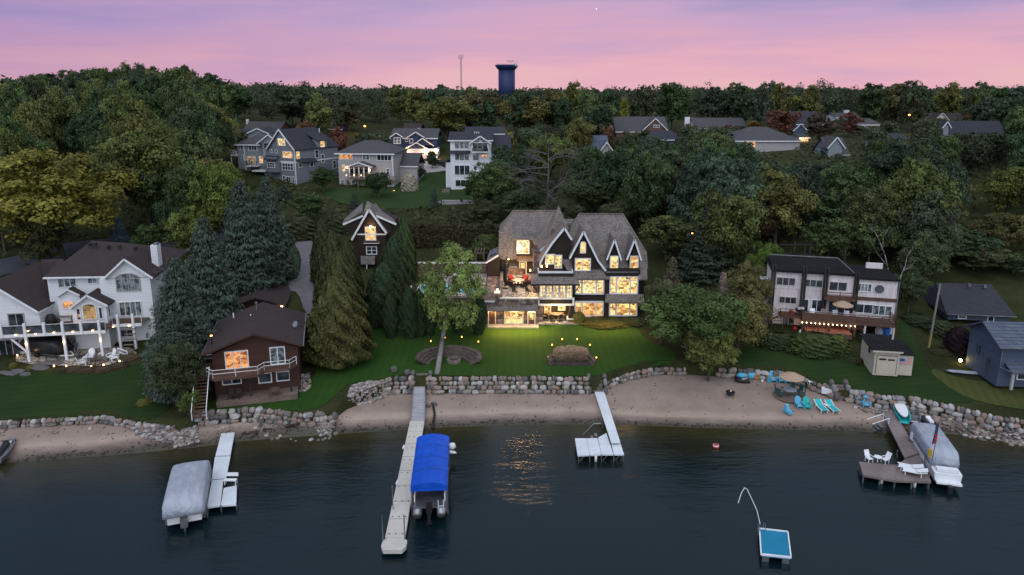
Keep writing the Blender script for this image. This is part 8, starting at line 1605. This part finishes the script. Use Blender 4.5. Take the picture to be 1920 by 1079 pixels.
def birch(label, Y_, lines):
    b0 = P(*lines[0][0], Y_); zg = H(b0.x, Y_); t = thing('birch_tree', label, 'birch', (b0.x,Y_,zg)); rr_ = random.Random(len(lines))
    for i,(pts,r0,r1) in enumerate([(l_[:-2],l_[-2],l_[-1]) for l_ in lines]):
        q = [P(a_,c_,Y_)-t.location for a_,c_ in pts]; mb = MB(); n = len(q)
        if i == 0: q.insert(0, V3(0,0,-.2))
        for k in range(len(q)-1): ra = r0+(r1-r0)*k/(len(q)-1); rb = r0+(r1-r0)*(k+1)/(len(q)-1); mb.tube(q[k], q[k+1], ra, rb, 6)
        for k in range(6 if i else 3): a_ = q[-1].lerp(q[-2], rr_.random()); mb.tube(a_, a_+V3(rr_.uniform(-.7,.7),rr_.uniform(-.4,.4),rr_.uniform(.2,.9)), r1*.6, .008, 4)
        part('trunk' if i == 0 else 'limb', mb, MT['birch'], t, smooth=True)
    return t
birch('bare white birch with several thin leaning limbs above the modern house', 95, [((1665,503),(1659,478),(1650,455),.11,.05),((1650,455),(1641,436),(1630,428),.05,.02),((1655,468),(1656,446),(1665,430),.05,.02),((1664,500),(1652,484),(1641,470),.07,.02)])
birch('slim white birch leaning right beside the octagonal window', 86, [((1683,545),(1690,515),(1697,500),.10,.05),((1697,500),(1700,484),(1707,470),.05,.015),((1694,508),(1702,503),(1712,503),.04,.015)])
T('near2','grey-green tree close beside the right end of the modern house',1738,440,105,92,(.055,.075,.032)); T('near0','deep green tree at the left end of the blue cottage roof',1712,500,70,86,(.045,.065,.028)); T('near1','olive green tree over the back of the blue cottage',1832,455,130,97,(.06,.07,.03)); T('near3','mid green tree at the right edge over the blue cottage',1905,470,110,96,(.05,.07,.028));
for a_ in [(1112,322,120,127,(.045,.065,.026),'deep green tree rising behind the valley between the two mansion roofs'),(1195,345,105,119,(.06,.085,.03),'mid green tree close behind the mansion right roof'),(975,348,95,126,(.04,.06,.026),'dark green tree behind the left end of the mansion roof'),(1052,372,80,121,(.05,.06,.03),'dull green tree low behind the mansion spire'),(1240,350,90,125,(.075,.085,.032),'olive tree beyond the mansion hip, left of the light green one'),(905,372,70,123,(.05,.065,.028),'green tree behind the hedge, left of the mansion roof'),(1150,378,70,116,(.06,.07,.03),'small olive tree directly behind the mansion ridge')]: T('near%d'%(a_[0]%4), a_[5], *a_[:5])
T('near2','tall dull green tree behind the cottage roof, above the leaning pole',1785,425,120,99,(.052,.068,.03)); T('shrub0','dark rounded bush at the foot of the slope behind the leaning pole',1722,590,60,84,(.035,.05,.022),'shrub'); T('shrub1','low green bush between the modern house and the blue cottage',1765,600,50,81,(.04,.055,.024),'shrub'); T('mid4','small dense green tree behind the flat roof, at its right end',1640,400,90,98,(.055,.08,.028)); T('mid1','green tree rising right behind the flat black roof',1560,405,100,98,(.05,.075,.026)); 
T('dead0','grey leafless tree standing in the dark wood behind the mansion',1028,262,125,128,(1,1,1),'dead tree'); T('dead1','small bare grey tree in the woods at the upper left',230,325,90,140,(1,1,1),'dead tree')
# left side
T('near3','big golden-tinted tree at the left edge behind the white house',88,262,275,101,(.155,.15,.028),name='maple_tree'); T('near0','tall green tree with yellowish top at the left, beyond the golden one',258,222,185,118,(.078,.095,.026),name='maple_tree'); T('near2','light yellow-green tree above the blue spruces',405,298,125,108,(.085,.12,.026)); T('mid0','round lime green tree in front of the blue spruces',352,382,95,100,(.095,.12,.028)); T('mid3','dark green tree between the white house roof and the road',318,360,60,106,DG); T('spruce2','small very blue spruce by the road behind the white house',218,402,46,107,(.055,.085,.10),'spruce'); T('mid1','loose green tree at the roadside bend',270,415,60,103,MG); T('near1','dark shaggy tree trunk group over the left driveway',60,380,120,97,(.05,.055,.02))
T('mid2','dark green tree in front of the grey house long wall',603,310,52,146,(.035,.06,.022)); T('mid4','dark green tree in front of the greige house balcony',708,317,56,144,(.035,.06,.022)); T('mid0','round dark shrub tree beside the greige house drive',785,311,26,160,(.035,.05,.022)); T('far1','small dark street tree before the lit garage',810,282,28,172,DG); T('fir1','small dark spruce on the slope beside the block wall',813,348,28,136,BGR,'spruce'); T('fir0','small spruce on the rough slope above the carriage house',664,360,34,134,BGR,'spruce'); T('fir2','short spruce below the slate grey house corner',532,345,42,140,BGR,'spruce'); T('mid1','feathery dark tree left of the small slope spruce',578,362,70,128,MG); T('mid5','green bushy tree at the foot of the block wall, right',890,330,60,138,(.05,.07,.024)); T('near2','broad green tree right of the tall white house',925,300,120,132,(.055,.085,.026)); T('mid3','dark tree covering the right corner of the tall white house',960,270,100,140,DG)
T('far0','orange-red autumn maple behind the grey house roof',572,220,46,190,AU,'autumn tree'); T('far3','dark red autumn maple right of the grey house roof',634,233,44,176,(.12,.05,.032),'autumn tree'); T('far0','large russet round tree among the right-hand roofs',1468,198,66,205,(.115,.055,.035),'autumn tree'); T('far3','round dark tree with reddish top right of the russet one',1542,208,60,190,(.055,.045,.028),'autumn tree'); T('far2','reddish tree left of the grey bungalow',1595,208,50,212,(.10,.045,.032),'autumn tree'); T('far4','orange-brown tree near the pink house',1830,208,60,236,(.115,.07,.035),'autumn tree'); T('far5','small red-brown tree right of the A-shaped gable',1288,232,38,205,(.11,.06,.035),'autumn tree'); T('far2','little maroon tree in front of the wide grey roof',1372,232,34,200,(.09,.04,.03),'autumn tree'); T('far1','yellow-orange tree beside the russet tree',1412,225,40,212,(.16,.095,.025),'autumn tree'); T('far4','brownish tree beside the small bluish house',1137,232,44,180,(.11,.065,.035),'autumn tree')
T('mid0','bright olive tree behind the tall white house roof',836,180,120,212,(.10,.105,.028)); T('mid4','wide brownish olive tree above the tall white house',895,163,110,228,(.085,.078,.035)); T('mid2','yellow-olive tree right of the tall white house roof',985,175,115,222,(.10,.095,.028)); T('mid5','tawny green tree left of the A-shaped gable house',1045,180,80,226,(.09,.08,.03)); T('far1','yellow round tree high in the right-centre wood',1171,180,22,240,(.15,.16,.025)); T('mid3','big dark green tree above the slate grey house',562,158,110,215,(.04,.055,.026)); T('mid1','large rounded dark tree left of the orange street lamp',652,180,76,228,(.042,.055,.028)); T('far3','brown-olive tree above the upper right street lamp',1690,150,74,255,(.095,.085,.035)); T('mid2','large dark tree left of the brown-olive one',1642,150,60,250,(.03,.045,.02))
# hedge behind the estate and shrubs
hx0, hx1 = P(765,420,114).x, P(940,420,114).x; rg = np.random.default_rng(9); n_ = 9000; X_ = rg.uniform(hx0,hx1,n_); sd = rg.random(n_); z0_ = H((hx0+hx1)/2,114); Hh_ = 3.6
top_ = sd > .62; Yh = np.where(top_, rg.uniform(112.8,115.4,n_), 112.8+rg.normal(0,.12,n_)); Zh = np.where(top_, Hh_+.25*np.sin(X_*1.1)+rg.normal(0,.12,n_), rg.uniform(0,Hh_,n_)); core = MB().box(hx0-hx0,hx1-hx0,.25,2.5,-1,Hh_-.15)
me = leafmesh('hedge', np.stack([X_-hx0,Yh-112.8,Zh],1), np.stack([np.zeros(n_),np.where(top_,-.2,-1.),np.where(top_,1.,.3)],1), rg.uniform(.3,.6,n_), rg.uniform(.6,1.3,n_), 1., extra=core); o = bpy.data.objects.new('hedge', me); COL.objects.link(o); o.location = (hx0,112.8,z0_-.3); o.color = (.045,.042,.018,1); tagit(o,'long brown-green clipped hedge behind the pool garden','hedge')
for i,(px,pt,w_,Y_,c,lb) in enumerate([(912,438,60,106,(.06,.08,.026),'rounded green shrub left of the mansion roof'),(767,326,30,150,(.40,.37,.28),'cream flowering hydrangea shrub beside the greige house'),(1085,585,26,85.5,(.16,.15,.03),'yellow-green shrub at the foot of the tapered pier'),(1135,598,90,85.5,(.085,.09,.025),'low shrub bed beneath the right bay windows'),(1185,596,60,85.5,(.06,.07,.024),'low dark shrub bed at the right end of the mansion'),(1530,625,100,76.5,(.05,.072,.022),'low green shrubs in front of the lit lower terrace'),(1572,628,44,76.2,(.09,.12,.03),'bright green shrub below the string lights'),(1460,625,75,78,(.035,.05,.02),'dark shrubs at the foot of the deck stairs'),(1632,630,40,78.5,(.03,.045,.02),'dark shrub behind the beige shed'),(1600,690,34,74,(.05,.055,.024),'small shrub by the rocks left of the shed'),(1765,665,40,76,(.05,.06,.026),'low shrub among pale rocks left of the purple shrub'),(640,398,60,122,(.05,.06,.026),'scrubby bush above the carriage house roof'),(560,405,70,118,(.05,.06,.026),'scrubby bush above the end of the road'),(700,405,70,122,(.055,.055,.028),'low tangle of scrub right of the carriage house roof'),(880,395,80,124,(.05,.055,.026),'scrub below the block retaining wall'),(1010,420,60,112,(.045,.06,.024),'dark bush behind the rear cedar roof'),(470,690,0,0,0,0)][:16]):
    T('shrub%d'%(i%3),lb,px,pt,w_,Y_,c,'shrub',dep=.7,name='hydrangea_shrub' if 'hydrangea' in lb else None)
for i,(px,pt,w_,Y_,c) in enumerate([(140,692,34,70.8,(.10,.07,.04)),(165,693,36,70.6,(.085,.06,.035)),(195,692,36,70.8,(.10,.07,.045)),(222,684,34,71.6,(.09,.07,.04)),(245,668,40,73.6,(.11,.085,.045)),(115,694,30,70.6,(.06,.055,.028))]): T('shrub%d'%(i%3),['brown seedhead shrub below the third patio light','brown shrub below the fourth patio light','pinkish brown shrub below the fifth patio light','tawny shrub under the rightmost patio light','dry bushy grass clump beside the big spruce','small dark shrub at the left of the patio edge planting'][i],px,pt,w_,Y_,c,'shrub',dep=.7)
for i,(px,pt,w_,Y_) in enumerate([(26,688,14,71.5),(57,690,14,71)]): T('shrub1',['yellow-green tuft between slabs at the far left','yellow-green tuft right of the small squarish slab'][i],px,pt,w_,Y_,YG,'shrub')
for i in range(26):
    px = [1100,1120,1145,1165,1190][i%5] if i < 0 else 0
# --- wooded hillsides: individual trees set out over the ground where the photograph shows wood
KEEP = [(430,215,665,352,152),(630,258,765,358,158),(728,228,840,330,184),(836,236,965,356,158),(1154,214,1256,243,220),(1212,240,1284,257,198),(1296,214,1400,235,233),(1376,234,1500,265,176),(1490,205,1545,242,228),(1562,205,1614,222,260),(1606,218,1654,235,230),(1556,254,1580,300,161),(1666,248,1696,256,171),(1750,208,1810,221,258),(1776,226,1888,248,184),(1500,242,1516,280,198),(455,222,526,244,203),(755,228,790,246,226),(1102,252,1148,272,166),
 (600,325,960,400,150),(740,312,842,330,176),(927,118,972,165,640),(858,100,870,160,520),(640,374,745,505,103),(880,380,1240,620,100),(765,418,945,470,113),(1436,480,1700,640,90),(1765,528,1925,615,88),(540,440,600,540,122),(470,436,600,456,122),(60,446,300,500,120),(0,455,300,690,90),(1695,210,1715,224,222),(672,230,696,248,222),(676,375,720,392,140),(566,215,660,262,190),(1028,262,1060,350,128),(990,290,1080,390,127),(1440,195,1620,300,204),(1500,185,1580,260,189),(830,185,1060,235,210),(500,385,680,440,118),(1830,365,1875,415,117),(1610,440,1720,520,95)]
GRP = {}
cols_far = [DG,(.04,.062,.024),MG,(.062,.09,.028),(.052,.068,.034),(.062,.088,.03),(.085,.11,.032),(.05,.072,.042),(.038,.06,.036),(.115,.12,.034)]
rr = random.Random(42); placed = []
LM = [(60,'above the golden tree'),(150,'behind the white house chimney'),(240,'at the left hill summit'),(330,'on the left hill shoulder'),(420,'left of the sage house'),(500,'around the sage and slate grey houses'),(590,'around the grey house roof ridge'),(680,'around the greige house'),(770,'around the navy house'),(850,'around the tall white house'),(930,'beside the line of the water tower'),(1010,'in line with the mansion spire'),(1090,'in line with the mansion right roof'),(1170,'below or beyond the A-shaped gable'),(1250,'right of the mansion hip roof'),(1330,'in line with the wide grey roof'),(1410,'left of the russet tree'),(1490,'above the modern house'),(1570,'in line with the sage gable house'),(1650,'in line with the octagonal window'),(1730,'in line with the leaning pole'),(1810,'in line with the navy-roofed house'),(1900,'at the right edge of the frame')]
USED = {}
def label_for(px, Y, ki, w_):
    tone = ['dark green','deep green','mid green','fresh green','dull grey-green','olive green','yellowish olive','blue-green','dark blue-green','golden olive'][ki]
    lm = min(LM, key=lambda q: abs(q[0]-px)); row = 'front slope' if Y < 122 else 'lower slope' if Y < 138 else 'middle slope' if Y < 160 else 'upper slope' if Y < 195 else 'plateau' if Y < 240 else 'skyline'
    for sz in ('', 'broad ' if w_ > 62 else 'narrow ', 'second ', 'third ', 'fourth '):
        lb = f'{sz}{tone} tree on the {row}, {lm[1]}'
        if lb not in USED: USED[lb] = 1; break
    return lb, f'{row} trees'
rowsY = [97,102,106,112,119,126,133,141,149,158,168,179,191,204,218,234,252,275]
cand = []
for Yr in rowsY:
    d0_ = Yr/.97; stepm = 7.2 if Yr < 150 else 9 if Yr < 200 else 12; xmax = 1010/FPX*d0_
    x = -xmax
    while x < xmax:
        X_ = x+rr.uniform(-2.5,2.5); Yj = Yr+rr.uniform(-3,3); x += stepm
        left = X_ < -58; z = H(X_,Yj); hgt = rr.uniform(11,16) if not left else rr.uniform(14,19); wd = rr.uniform(8,12)*(1 if Yj < 200 else 1.15)
        px, pt = proj(X_,Yj,z+hgt); _, pb = proj(X_,Yj,z); hw = wd/2/d0_*FPX
        if X_ > -50 and Yj < 122 and X_ < 22: continue
        if Yj < 105 and (X_ < 24 or (X_ < 52 and Yj < 97)): continue
        capY = np.interp(px,[0,120,250,300,400,440,640,900,1250,1650,1920],[150,128,112,104,128,158,156,160,156,150,154])
        if pt < capY:
            hgt *= max(.4, (pb-capY)/(pb-pt)); pt = capY+rr.uniform(0,8)
            px, pt = proj(X_,Yj,z+hgt)
        if Yj > 228 and px > 425: hgt = max(7, min(19, hgt*(pb-(capY+rr.uniform(-7,12)))/max(1,pb-pt))); px, pt = proj(X_,Yj,z+hgt)
        bad = False
        for a,b,c,d,Yh_ in KEEP:
            if abs(Yj-Yh_-5) < 8 and a-4 < px < c+4 and Yh_ < 300 and b > 200: bad = True; break
            if Yj < Yh_+1 and px+hw*.75 > a and px-hw*.75 < c and pt < d and pb > b:
                k_ = (pb-d-1)/max(1,pb-pt)
                if pb < d or hgt*k_ < 3: bad = True; break
                hgt *= k_; px, pt = proj(X_,Yj,z+hgt); wd = max(5, wd*max(.6,k_)); hw = wd/2/d0_*FPX
        if bad: continue
        cand.append((px,pt,hw*2,Yj,z,pb))
cand.sort(key=lambda c: -c[2]*(c[5]-c[1])); rest = cand[212:]; cand = cand[:212]
for px,pt,w_,Yj,z,pb in cand:
    ki = rr.randrange(10); lb, gpn = label_for(px,Yj,ki,w_); k = ('mid' if Yj < 175 else 'far')+str(rr.randrange(6)); b_ = rr.uniform(.8,1.25); c = tuple(v*rr.uniform(.93,1.07)*b_ for v in cols_far[ki])
    if Yj > 225: c = tuple(v*.95 for v in c)
    T(k, lb, px, pt, w_, Yj, c, 'tree', group=gpn)
# the distant wood, one mass
rg = np.random.default_rng(21); Pp,Nn,Ss,Tt = [],[],[],[]
for i in range(900):
    Yd = rg.uniform(285,900) if i < 620 else rg.uniform(900,2200); Xd = rg.uniform(-.85,.85)*Yd; z = H(Xd,Yd); h_ = rg.uniform(10,15)*(1 if Yd < 500 else 1); R_ = rg.uniform(5,9)*(1+Yd/1500)
    px,pt = proj(Xd,Yd,z+h_)
    cap = 159 if px > 430 else 150
    if 925 < px < 975 and Yd < 640: h_ = min(h_, 10)
    m = 260 if Yd < 500 else 130
    for _ in range(3):
        c = np.array([Xd+rg.normal(0,R_*.35), Yd+rg.normal(0,R_*.35), z+h_*rg.uniform(.45,.72)]); d = unit(rg, m//3); Pp.append(c+d*[R_*.65,R_*.65,h_*.36]*rg.uniform(.7,1.1,(m//3,1))); Nn.append(d+[0,0,.3]); Ss.append(rg.uniform(.8,1.6,m//3)*(1.1+Yd/600)); Tt.append(np.full(m//3, rg.uniform(.7,1.3))*rg.uniform(.8,1.2,m//3))
for px,pt,w_,Yj,z,pb in rest:
    X0_ = P(px,pt,Yj); R_ = w_/2*Yj/.97/FPX; h_ = X0_.z-z; tn_ = rg.uniform(.7,1.35)
    for _ in range(14):
        d0 = unit(rg,1)[0]; c = np.array([X0_.x,Yj,z+h_*.56])+d0*[R_*.62,R_*.62,h_*.30]; d = unit(rg, 110); Pp.append(c+d*[R_*.36,R_*.36,h_*.17]*rg.uniform(.6,1.1,(110,1))); Nn.append(d+[0,0,.3]); Ss.append(rg.uniform(.35,.75,110)); Tt.append(np.full(110, tn_*rg.uniform(.75,1.3))*rg.uniform(.8,1.2,110))
me = leafmesh('distant_wood', np.concatenate(Pp), np.concatenate(Nn), np.concatenate(Ss), np.concatenate(Tt), .8, rng=rg); o = bpy.data.objects.new('distant_wood', me); COL.objects.link(o); o.color = (.055,.07,.036,1); o['kind'] = 'stuff'; o['label'] = 'distant unbroken wood along the horizon'
# undergrowth where the slopes are bare between trees
rg = np.random.default_rng(33); n_ = 26000; X_ = rg.uniform(-130,130,n_); Y_ = rg.uniform(98,190,n_)
polys = LAWNS; ok = np.ones(n_, bool)
for i in range(n_):
    for pl_ in polys:
        if inpoly(pl_, X_[i], Y_[i]-.5) or inpoly(pl_, X_[i], Y_[i]+1): ok[i] = False; break
    if -18 < X_[i] < 24 and Y_[i] < 112: ok[i] = False
X_, Y_ = X_[ok], Y_[ok]; cl = (np.sin(X_*.35)+np.sin(Y_*.31+X_*.1)+rg.normal(0,.6,len(X_))) > -.3; X_, Y_ = X_[cl], Y_[cl]; n_ = len(X_)
me = leafmesh('undergrowth', np.stack([X_,Y_,Hn(X_,Y_)+rg.random(n_)*1.1],1), np.tile([0.,-.4,1.],(n_,1)), rg.uniform(.5,1.2,n_), rg.uniform(.6,1.3,n_), .8, rng=rg); o = bpy.data.objects.new('undergrowth', me); COL.objects.link(o); o.color = (.050,.056,.022,1); o['kind'] = 'stuff'; o['label'] = 'rough undergrowth covering the slopes between the trees'
print('trees', NTREE)
